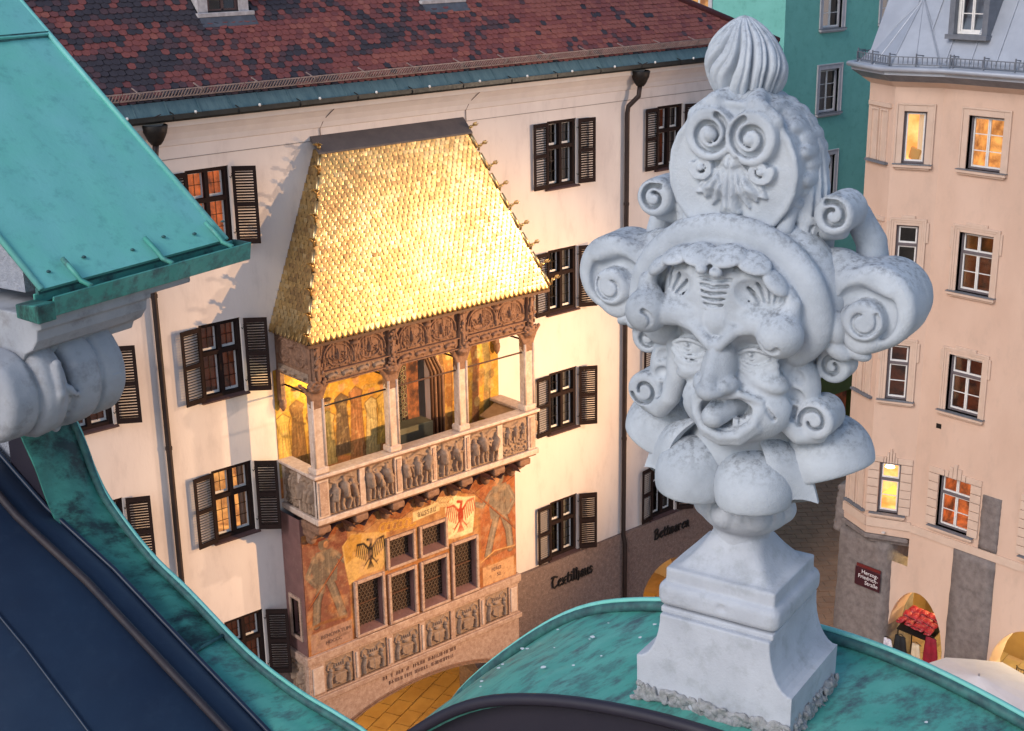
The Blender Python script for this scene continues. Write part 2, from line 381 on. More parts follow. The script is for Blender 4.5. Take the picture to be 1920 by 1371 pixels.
def build_finial():
    # pedestal: block with hollowed flanks, cornice, sloping plinth
    prof = [(-.275, -2.52), (.275, -2.52), (.275, -2.345)]
    for i in range(9):
        a = i/8*pi/2; prof.append((.275-.082*sin(a)**1.0, -2.345+.175*(1-cos(a))))
    prof += [(-x, z) for x, z in reversed(prof[2:])]
    b = MB().prism(prof, -.175, .235).build('base_block', STONE_PED, fin, bevel=.006, seg=2)
    MB().box(-.198, .198, -.158, .222, -2.172, -2.150).build('fillet', STONE_PED, fin, bevel=.006, seg=2)
    c = Sculpt((-.26, -.24, -2.20), (.26, .28, -1.80), .0065)
    c.B((0, .03, -2.105), (.212, .195, .043), rnd=.03); c.B((0, .03, -2.045), (.19, .172, .03), rnd=.004, k=.004)
    def flare(X, Y, Z):
        t = np.clip((Z+2.02)/.16, 0, 1); hw = .178-.095*np.sin(t*pi/2)**.75; hd = .162-.082*np.sin(t*pi/2)**.75
        x = np.abs(X)/hw; y = np.abs(Y-.03)/hd; p = 14-11.5*np.minimum(1, t*1.4)
        d = ((x**p+y**p)**(1/p)-1)*.085
        return np.maximum(d, np.maximum(-2.03-Z, Z+1.84))
    c.apply((-.2, -.2, -2.04), (.2, .24, -1.83), flare, .008, '+')
    c.E((.02, -.17, -2.10), (.022, .012, .018), k=.003, op='-')
    c.T([(-.07, -.168, -1.985, .003), (-.06, -.172, -2.03, .003), (-.062, -.178, -2.08, .002)], k=.001, op='-')
    fpart('cornice', c, STONE_PED, rough=.001)
    mo = Sculpt((-.40, -.26, -2.56), (.42, .36, -2.34), .006); r = random.Random(4)
    for i in range(330):
        t = r.random()
        if t < .6: p = (r.uniform(-.28, .28), -.174+r.uniform(-.010, .004), -2.478+r.uniform(-.03, .030))
        else: p = (.275+r.uniform(-.006, .012), r.uniform(-.17, .23), -2.485+r.uniform(-.03, .045))
        mo.E(p, (r.uniform(.008, .020), r.uniform(.005, .010), r.uniform(.006, .016)), rot=(r.uniform(0, 90), r.uniform(0, 90), 0), k=.004)
    fpart('mortar_bed', mo, MORTAR, rough=.004)
    # bulb under the collar
    n = Sculpt((-.2, -.2, -1.96), (.22, .24, -1.70), .0065)
    n.T([(0.0, .03, -1.95, .088), (0.0, .03, -1.86, .098)], k=.02)
    n.E((.012, .02, -1.80), (.155, .15, .10), k=.015)
    for a in (-62, -8, 40, 95, 150, 205, 250): n.E((.012+.15*sin(radians(a)), .02-.145*cos(radians(a)), -1.79), (.05, .05, .052), k=.006, op='-'); n.E((.012+.118*sin(radians(a)), .02-.115*cos(radians(a)), -1.80), (.05, .05, .05), k=.006)
    fpart('bulb', n, STONE_PED, rough=.001)
    # collar of hanging petals
    def petal(c, r, ry, rz, cut=0.0):
        """bell-shaped petal: half-ellipsoid with a crisp lower edge, leaning by ry and turned by rz"""
        R = Matrix.Rotation(radians(rz), 3, 'Z') @ Matrix.Rotation(radians(ry), 3, 'Y'); cv = Vector(c)
        m = max(r)+.03; q = Sculpt(np.array(c)-m, np.array(c)+m, .006); q.E(c, r, rot=(0, ry, rz))
        b = cv+R@Vector((0, 0, cut-.3)); q.B(tuple(b), (.4, .4, .3), rnd=.001, rot=(0, ry, rz), k=.010, op='-')
        e = cv+R@Vector((0, 0, cut)); q.E(tuple(e), (r[0]*.80, r[1]*.80, r[2]*.34), rot=(0, ry, rz), k=.008, op='-')
        fpart('petal', q, rough=.0012)
    petal((-.108, -.125, -1.680), (.122, .122, .132), 5, 26, -.055); petal((.104, -.135, -1.675), (.124, .124, .134), -5, -26, -.055)
    petal((-.262, .02, -1.600), (.152, .140, .140), 20, 8, -.05); petal((.270, .02, -1.592), (.156, .142, .142), -22, -8, -.05)
    petal((-.13, .18, -1.68), (.13, .13, .17), 8, -30); petal((.13, .18, -1.68), (.13, .13, .17), -8, 30)
    for sx in (-1, 1):      # broad pointed leaves between the petals
        N = 14; vs = []; top_ = Vector((sx*.085, -.125, -1.480)); tip = Vector((sx*.298, -.095, -1.700)); low = Vector((sx*.175, -.165, -1.715))
        K = 7
        for i in range(N+1):
            t = i/N; A = top_.lerp(tip, t)+Vector((sx*.035*sin(pi*t), .01*sin(pi*t), .040*sin(pi*t))); Bq = top_.lerp(low, t)+Vector((sx*.030*sin(pi*t), -.035*sin(pi*t), .030*sin(pi*t)))
            Tq = low+(tip-low); 
            for k in range(K):
                u = k/(K-1); p = Bq.lerp(A, u); p.y -= .022*sin(pi*u)*sin(pi*min(1, t*1.1)); p.z += .035*sin(pi*u)*max(0, t-.5)*1.2; vs.append(tuple(p))
        n0 = len(vs); vs += [(v[0]*.97, v[1]+.032, v[2]-.006) for v in vs]; fs = []
        for i in range(N):
            for k in range(K-1): q = i*K+k; fs += [(q, q+1, q+K+1, q+K), (n0+q, n0+q+K, n0+q+K+1, n0+q+1)]
            fs += [(i*K, i*K+K, n0+i*K+K, n0+i*K), (i*K+K-1, n0+i*K+K-1, n0+i*K+2*K-1, i*K+2*K-1)]
        fs += [tuple([N*K+k for k in range(K)]+[n0+N*K+k for k in range(K-1, -1, -1)])]
        smooth_angle(MB().add(vs, fs).build('leaf', STONE, fin), 40)
    # ---- mask
    s = Sculpt((-.40, -.42, -1.62), (.44, .30, -.78), .0045)
    s.E((.01, .03, -1.14), (.285, .2, .28)); s.E((.03, -.06, -1.30), (.185, .15, .20), k=.05); s.E((.025, -.05, -1.235), (.215, .150, .15), k=.03)
    s.E((.035, -.02, -1.50), (.165, .15, .13), k=.06); s.E((.02, .02, -1.60), (.22, .18, .09), k=.06)
    s.E((.04, -.15, -1.47), (.10, .07, .06), k=.04)
    hood = []
    for i in range(33):
        a = radians(-36+i*(252/32)); hood.append((.0+.276*cos(a), -.125-.015*sin(a), -1.118+.236*sin(a)*(1.04 if sin(a) > 0 else .62), .043))
    s.T([(p[0], p[1]-.02, p[2], .054) for p in hood], k=.010, flat=.8); s.T([(p[0]*1.04, p[1]+.09, p[2]+.002, .06) for p in hood], k=.03, flat=1.4)
    s.T([(p[0]*.90, p[1]-.055, p[2]*.90-1.118*.10, .012) for p in hood[2:31]], k=.010)
    s.E((.02, -.14, -1.075), (.225, .135, .165), k=.03); s.E((.02, -.20, -1.02), (.19, .08, .10), k=.03)
    for sx, ox in ((-1, -.008), (1, .028)):      # shell niches over the eyes
        s.E((sx*.125+ox, -.306, -1.026), (.088, .070, .060), rot=(0, sx*18, 0), k=.006, op='-')
        for i in range(9):
            a = radians(15+i*17); cx, cz = sx*.15+ox, -1.090
            d = Vector((sx*-cos(a), 0, sin(a)))
            s.T([(cx+d.x*.050, -.240, cz+d.z*.045, .0050), (cx+d.x*.110, -.232, cz+d.z*.105, .0060)], k=.002, op='-', flat=3.4)
        arc = [(sx*.026+ox*.6+sx*.0045*i*i*.14, -.272+.002*i, -1.120+.025*i, .010) for i in range(7)]
        s.T(arc, k=.008)
        s.T([(p[0]+sx*.019, p[1]+.006, p[2], .008) for p in arc], k=.005)
    for i in range(6): s.T([(-.012-.004*i, -.272, -1.085+.019*i, .0042), (.012, -.278, -1.09+.019*i, .0048), (.040+.005*i, -.272, -1.082+.019*i, .0042)], k=.002, op='-', flat=2.2)
    # brow plate with a sharp overhanging edge, balls at its ends
    s.E((-.105, -.205, -1.108), (.115, .085, .048), (0, -6, 0), k=.014); s.E((.145, -.205, -1.104), (.110, .085, .048), (0, 8, 0), k=.014); s.E((.022, -.215, -1.12), (.06, .075, .06), k=.02)
    s.T([(-.20, -.245, -1.130, .022), (-.15, -.260, -1.132, .020), (-.10, -.266, -1.126, .019), (-.045, -.274, -1.143, .019), (.010, -.290, -1.186, .016)], k=.020)
    s.T([(.215, -.245, -1.148, .022), (.175, -.260, -1.133, .020), (.135, -.266, -1.122, .019), (.085, -.274, -1.136, .019), (.042, -.290, -1.184, .016)], k=.020)
    for c, sx in (((-.213, -.248, -1.118), -1), ((.214, -.248, -1.135), 1)):
        s.T([(c[0]*1.10, c[1]+.03, c[2]+.085, .024), (c[0]*1.03, c[1]+.015, c[2]+.04, .042), (*c, .066)], k=.010); s.E((c[0], c[1]-.006, c[2]), .068, k=.006)
        s.strap((c[0]-sx*.006, c[2]-.012), .034, .026, .36, 190 if sx > 0 else 300, .004, .009, c[1]-.09, c[1]-.052, 1, k=.001, op='-', n=14)
    # acanthus lip under the hood
    r = random.Random(5)
    for c, rr, ro in (((-.178, -.250, -.975), (.040, .040, .020), (20, -40, 0)), ((-.112, -.258, -.934), (.056, .044, .016), (30, -18, 0)), ((-.035, -.270, -.922), (.054, .050, .017), (32, 4, 0)), ((.050, -.270, -.917), (.056, .050, .017), (32, -4, 0)), ((.125, -.258, -.931), (.056, .044, .016), (30, 20, 0)), ((.190, -.248, -.985), (.048, .036, .019), (16, 46, 0)), ((.232, -.215, -1.045), (.050, .03, .018), (0, 70, 0)), ((-.222, -.215, -1.03), (.050, .03, .018), (0, -68, 0))):
        s.E(c, rr, ro, k=.006)
    for x in (-.145, -.075, .008, .088, .16): s.T([(x, -.345, -.915, .005), (x+.004, -.330, -.955, .011)], k=.003, op='-', flat=1.5)
    for x in (-.11, -.04, .05, .125): s.T([(x, -.300, -.905, .004), (x, -.335, -.925, .004)], k=.002, op='-')
    s.E((-.016, -.300, -.958), (.018, .018, .016), k=.004); s.E((.030, -.302, -.962), (.020, .019, .017), k=.004)
    # eyes: deep sockets under the brow, almond lids
    for c, sx in (((-.082, -.262, -1.222), -1), ((.125, -.262, -1.222), 1)):
        s.E((c[0], -.268, c[2]+.006), (.074, .066, .052), (0, sx*10, 0), k=.006, op='-')
        s.E((c[0]-.002, -.186, c[2]-.002), (.056, .044, .042), k=.003)
        up = [(c[0]-.064+.016*i, -.206-.026*sin(i/8*pi), c[2]-.004+sx*.004*(i-4)/4+.028*sin(i/8*pi), .0065) for i in range(9)]
        dn = [(c[0]-.064+.016*i, -.206-.024*sin(i/8*pi), c[2]-.004+sx*.004*(i-4)/4-.027*sin(i/8*pi), .0065) for i in range(9)]
        s.T(up, k=.003); s.T(dn, k=.003)
        s.T([(p[0]*1.0, p[1]-.002, p[2]-.020, .009) for p in dn], k=.008); s.T([(p[0], p[1]-.001, p[2]-.042, .010) for p in dn[1:]], k=.014)
        s.C((c[0]-.008, -.228, c[2]), .014, .010, rnd=.003, k=.001, op='-'); s.E((c[0]-.012, -.224, c[2]+.004), (.006, .008, .006), k=.001)
    # nose: long wedge with flared wings
    s.T([(.026, -.276, -1.178, .018), (.028, -.306, -1.245, .020), (.030, -.340, -1.312, .026)], k=.006)
    s.E((.030, -.262, -1.262), (.050, .062, .100), (-24, 0, 0), k=.010); s.E((.031, -.325, -1.314), (.044, .036, .027), k=.012)
    s.E((.074, -.290, -1.300), (.026, .044, .028), (0, 0, -14), k=.010); s.E((-.014, -.290, -1.302), (.024, .042, .028), (0, 0, 14), k=.010)
    for x in (.056, .004): s.E((x, -.330, -1.338), (.012, .020, .012), k=.003, op='-')
    # cheeks, laughing folds and open mouth
    s.E((-.080, -.190, -1.300), (.060, .050, .034), (0, -16, 0), k=.012); s.E((.158, -.198, -1.294), (.068, .054, .036), (0, 20, 0), k=.012)
    s.E((.056, -.180, -1.392), (.175, .105, .115), k=.018)
    for L in ([(.092, -.300, -1.292), (.135, -.272, -1.318), (.172, -.245, -1.352), (.198, -.215, -1.400), (.196, -.195, -1.450)], [(-.030, -.298, -1.294), (-.068, -.265, -1.322), (-.092, -.238, -1.356), (-.108, -.205, -1.400), (-.104, -.190, -1.440)]):
        s.T([(p[0], p[1]-.02, p[2], .006) for p in L[:4]], k=.006, op='-', flat=5)
    s.E((.056, -.315, -1.392), (.096, .140, .052), (0, -8, 0), k=.004, op='-')
    lip = [(-.046, -.250, -1.368), (-.036, -.264, -1.412), (-.004, -.278, -1.448), (.050, -.286, -1.465), (.104, -.282, -1.454), (.148, -.266, -1.416), (.160, -.250, -1.372)]
    s.T([(*p, .0145) for p in lip], k=.010); s.T([(p[0], p[1]+.014, p[2]-.018, .018) for p in lip[1:6]], k=.014)
    s.T([(-.046, -.252, -1.366, .009), (-.01, -.276, -1.339, .011), (.055, -.290, -1.338, .011), (.11, -.276, -1.326, .012), (.160, -.250, -1.350, .010)], k=.010)
    s.T([(.056, -.18, -1.384, .046), (.045, -.235, -1.384, .045), (.030, -.290, -1.404, .036)], k=.003)
    s.T([(.050, -.20, -1.338, .005), (.034, -.31, -1.368, .004)], k=.003, op='-')
    for x, z in ((.088, -1.430), (.110, -1.423), (.131, -1.409)): s.B((x, -.250, z), (.0098, .014, .018), rnd=.004, k=.001)
    for x, z in ((.0, -1.352), (.026, -1.354), (.052, -1.354)): s.B((x, -.262, z), (.0112, .012, .011), rnd=.003, k=.001)
    s.T([(-.03, -.262, -1.487, .005), (.05, -.285, -1.502, .006), (.13, -.262, -1.488, .005)], k=.004, op='-')
    # ear straps with curled ends
    for sx in (-1, 1):
        g = (lambda L: L) if sx > 0 else pmir
        ox = 0 if sx > 0 else .012
        def P(L): return [(p[0]+ox, *p[1:]) for p in g(L)]
        s.T(P([(.205, -.10, -1.20, .036), (.178, -.135, -1.27, .034), (.172, -.15, -1.35, .034), (.195, -.15, -1.42, .034), (.24, -.13, -1.47, .034), (.29, -.11, -1.468, .030)]), k=.006)
        s.E(P([(.225, -.10, -1.34)])[0], (.062, .05, .10), (0, 0, 0), k=.01)
        for z in (-1.29, -1.35, -1.405): s.E(P([(.232, -.155, z)])[0], (.03, .028, .022), (0, sx*35, 0), k=.006, op='-')
        s.T(P([(.20, -.06, -1.22, .030), (.25, -.07, -1.185, .036), (.315, -.06, -1.205, .038), (.345, -.05, -1.255, .034)]), k=.008)
        c = P([(.315, -.045, -1.262)])[0]; s.C(c, .052, .045, rnd=.014, k=.006); s.strap((c[0], c[2]), .034, .012, 1.0, 60, .008, .006, c[1]-.06, c[1]-.022, sx, k=.001, op='-')
        c = P([(.288, -.09, -1.418)])[0]; s.C(c, .060, .062, rnd=.016, k=.006); s.strap((c[0], c[2]), .044, .018, 1.0, 200, .008, .005, c[1]-.08, c[1]-.036, -sx, k=.001, op='-')
        # leaf bits between mask and horn
        s.E(P([(.325, -.10, -1.135)])[0], (.034, .04, .055), (0, sx*-12, 0), k=.006); s.E(P([(.33, -.10, -1.20)])[0], (.05, .03, .028), (0, sx*30, 0), k=.006)
        s.E(P([(.385, -.08, -1.205)])[0], (.045, .03, .024), (0, sx*20, 0), k=.006)
    fpart('mask', s, rough=.0007)
    # ---- horn scrolls
    for sx in (-1, 1):
        q = Sculpt((min(.2*sx, .64*sx), -.26, -1.26), (max(.2*sx, .64*sx), .26, -.84), .0055)
        cx = sx*.428
        q.C((cx, -.01, -1.068), .120, .095, rnd=.030, rz=.126); q.C((cx+sx*.004, .060, -1.062), .116, .045, rnd=.025, k=.006)
        q.T([(sx*.18, .01, -.995, .070), (sx*.29, .0, -1.0, .078), (sx*.36, .0, -1.035, .085)], k=.03)
        q.C((cx-sx*.020, -.115, -1.082), .092, .040, rnd=.02, op='-', k=.014)
        q.T([(cx-sx*.10, -.06, -1.00, .03), (cx-sx*.03, -.08, -.985, .022), (cx+sx*.04, -.09, -1.01, .02)], k=.02)
        q.C((cx-sx*.030, -.08, -1.155), .052, .035, rnd=.02, k=.03)
        q.C((cx-sx*.018, -.085, -1.100), .060, .052, rnd=.018, k=.004)
        q.strap((cx-sx*.018, -1.100), .046, .022, .80, 30 if sx > 0 else 150, .0065, .004, -.15, -.122, -sx, k=.001, op='-')
        q.E((sx*.365, -.09, -1.11), (.03, .04, .045), (0, sx*-20, 0), k=.01)
        fpart('horn_scroll', q, rough=.0015)
    # ---- crest
    q = Sculpt((-.30, -.24, -1.0), (.30, .28, -.46), .0055)
    q.C((-.008, -.025, -.70), .202, .105, rnd=.014); q.E((0, .07, -.93), (.24, .13, .19), k=.05); q.E((-.01, .0, -.56), (.11, .10, .085), k=.03)
    for i in range(26):      # leafy rim
        a = radians(-50+i*(280/25)); x, z = -.008+.208*cos(a), -.70+.208*sin(a)
        q.E((x, -.02+.03*(i % 2), z), (.018, .065, .026), (0, -math.degrees(a), 0), k=.012)
        q.E((x*1.0, .055, z), (.020, .04, .026), (0, -math.degrees(a), 0), k=.012)
    q.T([(-.008+.196*cos(radians(a)), -.125, -.70+.196*sin(radians(a)), .010) for a in range(-60, 246, 15)], k=.006)
    for sx, c in ((-1, (-.068, -.590)), (1, (.060, -.596))):
        q.C((c[0], -.135, c[1]), .080, .020, rnd=.008, k=.002)
        q.C((c[0], -.150, c[1]), .078, .018, rnd=.010, k=.002)
        q.strap(c, .060, .018, 1.45, 90+sx*20, .0095, .0075, -.18, -.140, sx, k=.001, op='-')
        q.E((c[0]-sx*.002, -.158, c[1]-.002), (.021, .018, .021), k=.001)
        q.T([(c[0]+sx*.062, -.128, c[1]+.05, .022), (c[0], -.122, c[1]+.088, .03), (c[0]-sx*.05, .0, c[1]+.11, .035)], k=.015)
    half = [(.0, -.632), (.026, -.640), (.034, -.668), (.046, -.690), (.066, -.698), (.078, -.716), (.100, -.736), (.116, -.772), (.088, -.768), (.084, -.786), (.066, -.774), (.060, -.806), (.044, -.790), (.036, -.782), (.034, -.822), (.016, -.828), (.0, -.858)]
    pal = half+[(-x, z) for x, z in reversed(half[1:-1])]
    q.X([(x-.003, z) for x, z in pal], -.128, .016, slope=.9, hm=.026, grooves=[[(-.003, -.66), (-.003, -.85)]]+[[(sx*a_-.003, b_), (sx*c_-.003, d_)] for sx in (-1, 1) for a_, b_, c_, d_ in ((.012, -.69, .034, -.805), (.020, -.685, .062, -.79), (.030, -.685, .095, -.755))])
    for sx in (-1, 1):
        q.strap((sx*.092-.002, -.690), .034, .014, 1.1, 90-sx*80, .011, .008, -.158, -.12, -sx, k=.001)
        q.C((sx*.094-.002, -.15, -.690), .011, .016, rnd=.006, k=.001)
        q.T([(sx*.022, -.165, -.655, .005), (sx*.034, -.160, -.70, .008), (sx*.03, -.160, -.73, .004)], k=.002, op='-', flat=1.8)
    fpart('crest', q, rough=.0016)
    # ---- small side scrolls with hanging leaves
    for sx in (-1, 1):
        q = Sculpt((min(.12*sx, .40*sx), -.18, -1.06), (max(.12*sx, .40*sx), .24, -.50), .0055)
        q.T([(sx*.150, .03, -.57, .022), (sx*.180, .03, -.65, .036), (sx*.190, .02, -.75, .046), (sx*.190, .0, -.84, .050), (sx*.178, -.04, -.92, .034), (sx*.175, -.07, -.965, .014)], k=.008, flat=1.4)
        q.T([(sx*.205, .05, -.84, .04), (sx*.24, .02, -.875, .035), (sx*.29, -.01, -.87, .025)], k=.02, flat=1.3)
        for j in range(5): q.T([(sx*(.188+.012*j), -.035+.025*j, -.62, .004), (sx*(.212+.010*j), -.055+.026*j, -.75, .010), (sx*(.20+.010*j), -.085+.03*j, -.90, .005)], k=.003, op='-')
        q.T([(sx*.165, -.07, -.80, .02), (sx*.15, -.10, -.86, .026), (sx*.135, -.125, -.895, .014)], k=.008)
        q.C((sx*.288, -.01, -.812), .060, .075, rnd=.02, k=.006); q.strap((sx*.288, -.812), .042, .016, 1.1, 120 if sx > 0 else 60, .0085, .006, -.10, -.052, -sx, k=.001, op='-')
        q.T([(sx*.30, .10, -.84, .04), (sx*.345, .11, -.92, .045), (sx*.36, .10, -1.02, .05)], k=.02, flat=1.2)
        fpart('side_scroll', q, rough=.0015)
    # ---- flame
    N, K = 260, 90; th = np.linspace(0, 2*pi, N, endpoint=False); V = []
    for j in range(K):
        t = j/(K-1); z = -.535+.270*t
        r0 = .050+.088*sin(pi*min(1, t*.92+.02)**.95)**.85 if t < .9 else 0
        r0 = (.056+.080*sin(pi*t**.92)**.9) if t < .5 else .136*max(.0, 1-((t-.46)/.54)**1.75)**.66
        r0 = max(r0, .0006)
        ph = 6*(th + .20*sin(2*pi*(t*.8+.05)) + .06*np.sin(th*3+t*5)) + .6*np.sin(2*th+1)
        gr = np.exp(-(np.sin(ph)/.34)**2)*(1 if t < .95 else (1-t)*20); g2 = np.exp(-(np.sin(ph+1.35)/.18)**2)*(t > .12); amp = .30*(.6+.4*sin(pi*min(1, t)))
        rr = r0*.93*(1.03-amp*gr-.07*g2); rr = rr*(1+.05*np.sin(th*3+5*t))
        V.append(np.stack([-.040+rr*np.cos(th)*.92+.008*sin(t*5), .02+rr*np.sin(th), np.full(N, z)], 1))
    V = np.concatenate(V+[np.array([[-.03, .02, -.27], [-.028, .02, -.53]])]); Q = []
    for j in range(K-1):
        a = j*N+np.arange(N); b = j*N+(np.arange(N)+1) % N; Q.append(np.stack([a, b, b+N, a+N], 1))
    a = (K-1)*N+np.arange(N); b = (K-1)*N+(np.arange(N)+1) % N; Q.append(np.stack([a, b, np.full(N, K*N), np.full(N, K*N)], 1)[:, [0, 1, 2, 2]])
    V[:, :] += .0018*np.stack([vnoise(V, 18, 5+i, 4) for i in range(3)], 1)*3
    me = np_mesh('flame', V-np.array([0, 0, ZB]), np.concatenate(Q[:-1]), STONE); link('flame', me, fin)
build_finial()
# ------------------------------------------------------------------ near gable, coping, dark roof, pier with copper roof
def build_gable():
    P = [(-3.95, -2.10), (-3.90, -2.3), (-3.83, -2.45), (-3.76, -2.63), (-3.66, -2.78), (-3.41, -3.0), (-3.15, -3.15), (-2.78, -3.38), (-2.47, -3.50), (-2.2, -3.56), (-2.02, -3.62), (-1.90, -3.80), (-1.82, -4.05), (-1.74, -4.05), (-1.68, -3.75), (-1.62, -3.45), (-1.5, -3.20), (-1.19, -2.87), (-.9, -2.64), (-.6, -2.52), (-.25, -2.455), (.1, -2.44), (.44, -2.47), (.85, -2.575), (1.3, -2.75), (1.9, -3.1), (2.5, -3.6)]
    P = [(-4.06, -1.80), (-4.0, -1.98)]+P; P = [(x, z-.055) for x, z in P]
    # resample smoothly (Catmull-Rom)
    C = []
    for i in range(len(P)-1):
        p0, p1, p2, p3 = [Vector(P[max(0, min(len(P)-1, i+k))]) for k in (-1, 0, 1, 2)]
        for j in range(5):
            t = j/5; C.append(.5*((2*p1)+(p2-p0)*t+(2*p0-5*p1+4*p2-p3)*t*t+(3*p1-p0-3*p2+p3)*t*t*t))
    C.append(Vector(P[-1]))
    zbot = -9.0
    g = thing('curved_gable', 'curved parapet gable with worn green copper coping below the stone mask finial', 'gable', base=(0, 0, zbot), rot=GROT, place=gworld(0, 0, zbot))
    yf = [(.22 if c.x < -2.3 else .25-.50*min(1, (c.x+2.3)/.8)) for c in C]
    # body
    m = MB(); n = len(C)
    vs = [(c.x, yf[i]+.02, c.y-.03) for i, c in enumerate(C)]+[(c.x, .47, c.y-.03) for c in C]+[(c.x, yf[i]+.02, zbot) for i, c in enumerate(C)]+[(c.x, .47, zbot) for c in C]
    fs = []
    for i in range(n-1): fs += [(i, i+1, n+i+1, n+i), (2*n+i, 2*n+i+1, i+1, i), (n+i, n+i+1, 3*n+i+1, 3*n+i), (2*n+i, 3*n+i, 3*n+i+1, 2*n+i+1)]
    fs += [(0, n, 3*n, 2*n), (n-1, 3*n-1, 4*n-1, 2*n-1)]
    m.add(vs, fs).build('wall', PURPLE, g)
    # coping sheets between the cross seams
    cuts = [0, 43, 66, 100, n-1]
    for a, b in zip(cuts[:-1], cuts[1:]):
        m = MB(); K = 9
        rows = []
        for i in range(a, b+1):
            c = C[i]; tg = (C[min(i+1, n-1)]-C[max(i-1, 0)]).normalized(); nr = Vector((-tg.y, tg.x)); y0, y1 = yf[i]-.02, .50
            row = []
            for k in range(K):
                t = k/(K-1); h = .012*sin(t*pi)+.006*sin(i*.9+k*1.7)*(.6 if 0 < k < K-1 else 0)+.004*sin(i*.37+k)
                row.append((c.x+nr.x*h, y0+(y1-y0)*t, c.y+nr.y*h))
            rows.append(row)
        vs = [p for r in rows for p in r]; k2 = len(vs); vs += [(p[0], p[1], p[2]-.022) for p in vs]
        fs = []
        for i in range(b-a):
            for k in range(K-1): q = i*K+k; fs += [(q, q+1, q+K+1, q+K), (k2+q, k2+q+K, k2+q+K+1, k2+q+1)]
            fs += [(i*K, i*K+K, k2+i*K+K, k2+i*K), (i*K+K-1, k2+i*K+K-1, k2+i*K+2*K-1, i*K+2*K-1)]
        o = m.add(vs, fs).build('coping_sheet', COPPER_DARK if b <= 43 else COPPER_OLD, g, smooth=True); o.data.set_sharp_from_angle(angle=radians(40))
    fl = MB(); rr = random.Random(12)
    for _ in range(60):
        i = rr.randint(68, n-12); c = C[i]; y = rr.uniform(-.2, .45); q = rr.uniform(.004, .011)
        fl.add([(c.x+q*cos(a)*rr.uniform(.6, 1.2), y+q*sin(a)*rr.uniform(.6, 1.3), c.y+.026+q*cos(a)*.1) for a in np.linspace(0, 2*pi, 8)[:-1]], [tuple(range(7))])
    fl.build('white_flecks', mat('white_fleck', (.7, .72, .72), rough=.9), g, kind='stuff')
    # raised rims: grey back lip, dark front lip
    MB().tube([(c.x, .505, c.y+.020) for c in C], .022, 8).build('back_lip', COPPER_EDGE, g, smooth=True)
    MB().tube([(c.x, .513, c.y+.044) for c in C], .011, 6).build('back_bead', COPPER, g, smooth=True)
    f = [(c.x, yf[i]-.035, c.y+.012) for i, c in enumerate(C) if c.x > -2.0]
    MB().tube(f, .022, 8).build('front_lip', PURPLE, g, smooth=True)
    for i in (43,):
        c = C[i]; MB().tube([(c.x, yf[i]-.02, c.y+.016), (c.x+.02, .2, c.y+.026), (c.x+.01, .5, c.y+.016)], .011, 6).build('seam', COPPER_EDGE, g, smooth=True)
    # dark sheet lean-to in front of the left sweep
    r = thing('dark_metal_roof', 'dark blue sheet metal roof sweeping down in front of the green coping', 'roof', base=(-3, -1, zbot), rot=GROT, place=gworld(-3, -1, zbot))
    IN = [(-6.6, -.95), (-5.7, -1.52), (-4.9, -2.05), (-4.5, -2.32), (-4.15, -2.53), (-3.81, -2.77), (-3.35, -3.0), (-2.86, -3.31), (-2.44, -3.57), (-2.0, -3.85), (-1.6, -4.1)]
    Y = [(.24, 0.0), (.20, .035), (.12, .045), (-.10, .005), (-.5, -.16), (-1.0, -.42), (-1.7, -.85), (-2.6, -1.5)]
    cut = [0, 3, 6, 8]
    def surf(y, dz, i): x, z = IN[i]; return (x+(.24-y)*.10, y, z+dz)
    m = MB(); vs = [surf(y, dz, i) for i in range(len(IN)) for y, dz in Y]; k = len(Y); t = len(vs)
    vs += [(p[0], p[1], p[2]-.03) for p in vs]; fs = []
    for i in range(len(IN)-1):
        for j in range(k-1): q = i*k+j; fs += [(q, q+1, q+k+1, q+k), (t+q, t+q+k, t+q+k+1, t+q+1)]
        fs += [(i*k, i*k+k, t+i*k+k, t+i*k)]
    o = m.add(vs, fs).build('sheet', DARKSHEET, r, smooth=True); o.data.set_sharp_from_angle(angle=radians(50))
    MB().tube([surf(.04, .052, i) for i in range(len(IN))], .020, 8).build('rolled_rim', BROWNRIM, r, smooth=True)
    MB().tube([surf(.225, .030, i) for i in range(len(IN))], .014, 6).build('upper_bead', DARKSHEET, r, smooth=True)
    for ya, yb_, dd in ((-.10, -.55, (.005, -.18)), (-.75, -1.9, (-.28, -.985))):
        L = len(IN)-1; MB().tube([(lambda f: (surf(ya+(yb_-ya)*f, dd[0]+(dd[1]-dd[0])*f, i)[0], surf(ya+(yb_-ya)*f, 0, i)[1], IN[i][1]+dd[0]+(dd[1]-dd[0])*f+.012))(i/L) for i in range(L+1)], .007, 6).build('standing_seam', DARKSHEET, r, smooth=True)
    # under-structure down to the storey below
    MB().prism([(-5.2, -3.2), (-1.4, -5.2), (-1.4, zbot), (-5.2, zbot)], -2.6, .2).build('under_wall', PURPLE, r)

    # ---- pier with little copper roof
    p = thing('pier_roof', 'weathered turquoise copper roof with gutter over a carved stone pier', 'pier', base=(-4.2, .7, zbot), rot=GROT, place=gworld(-4.2, .7, zbot))
    X0, Z0, ph = -3.50, -1.535, radians(39.6); y0, y1 = .10, 1.28
    def rp(u, y, h=0): return (X0-u*cos(ph)+h*sin(ph), y, Z0+u*sin(ph)+h*cos(ph))
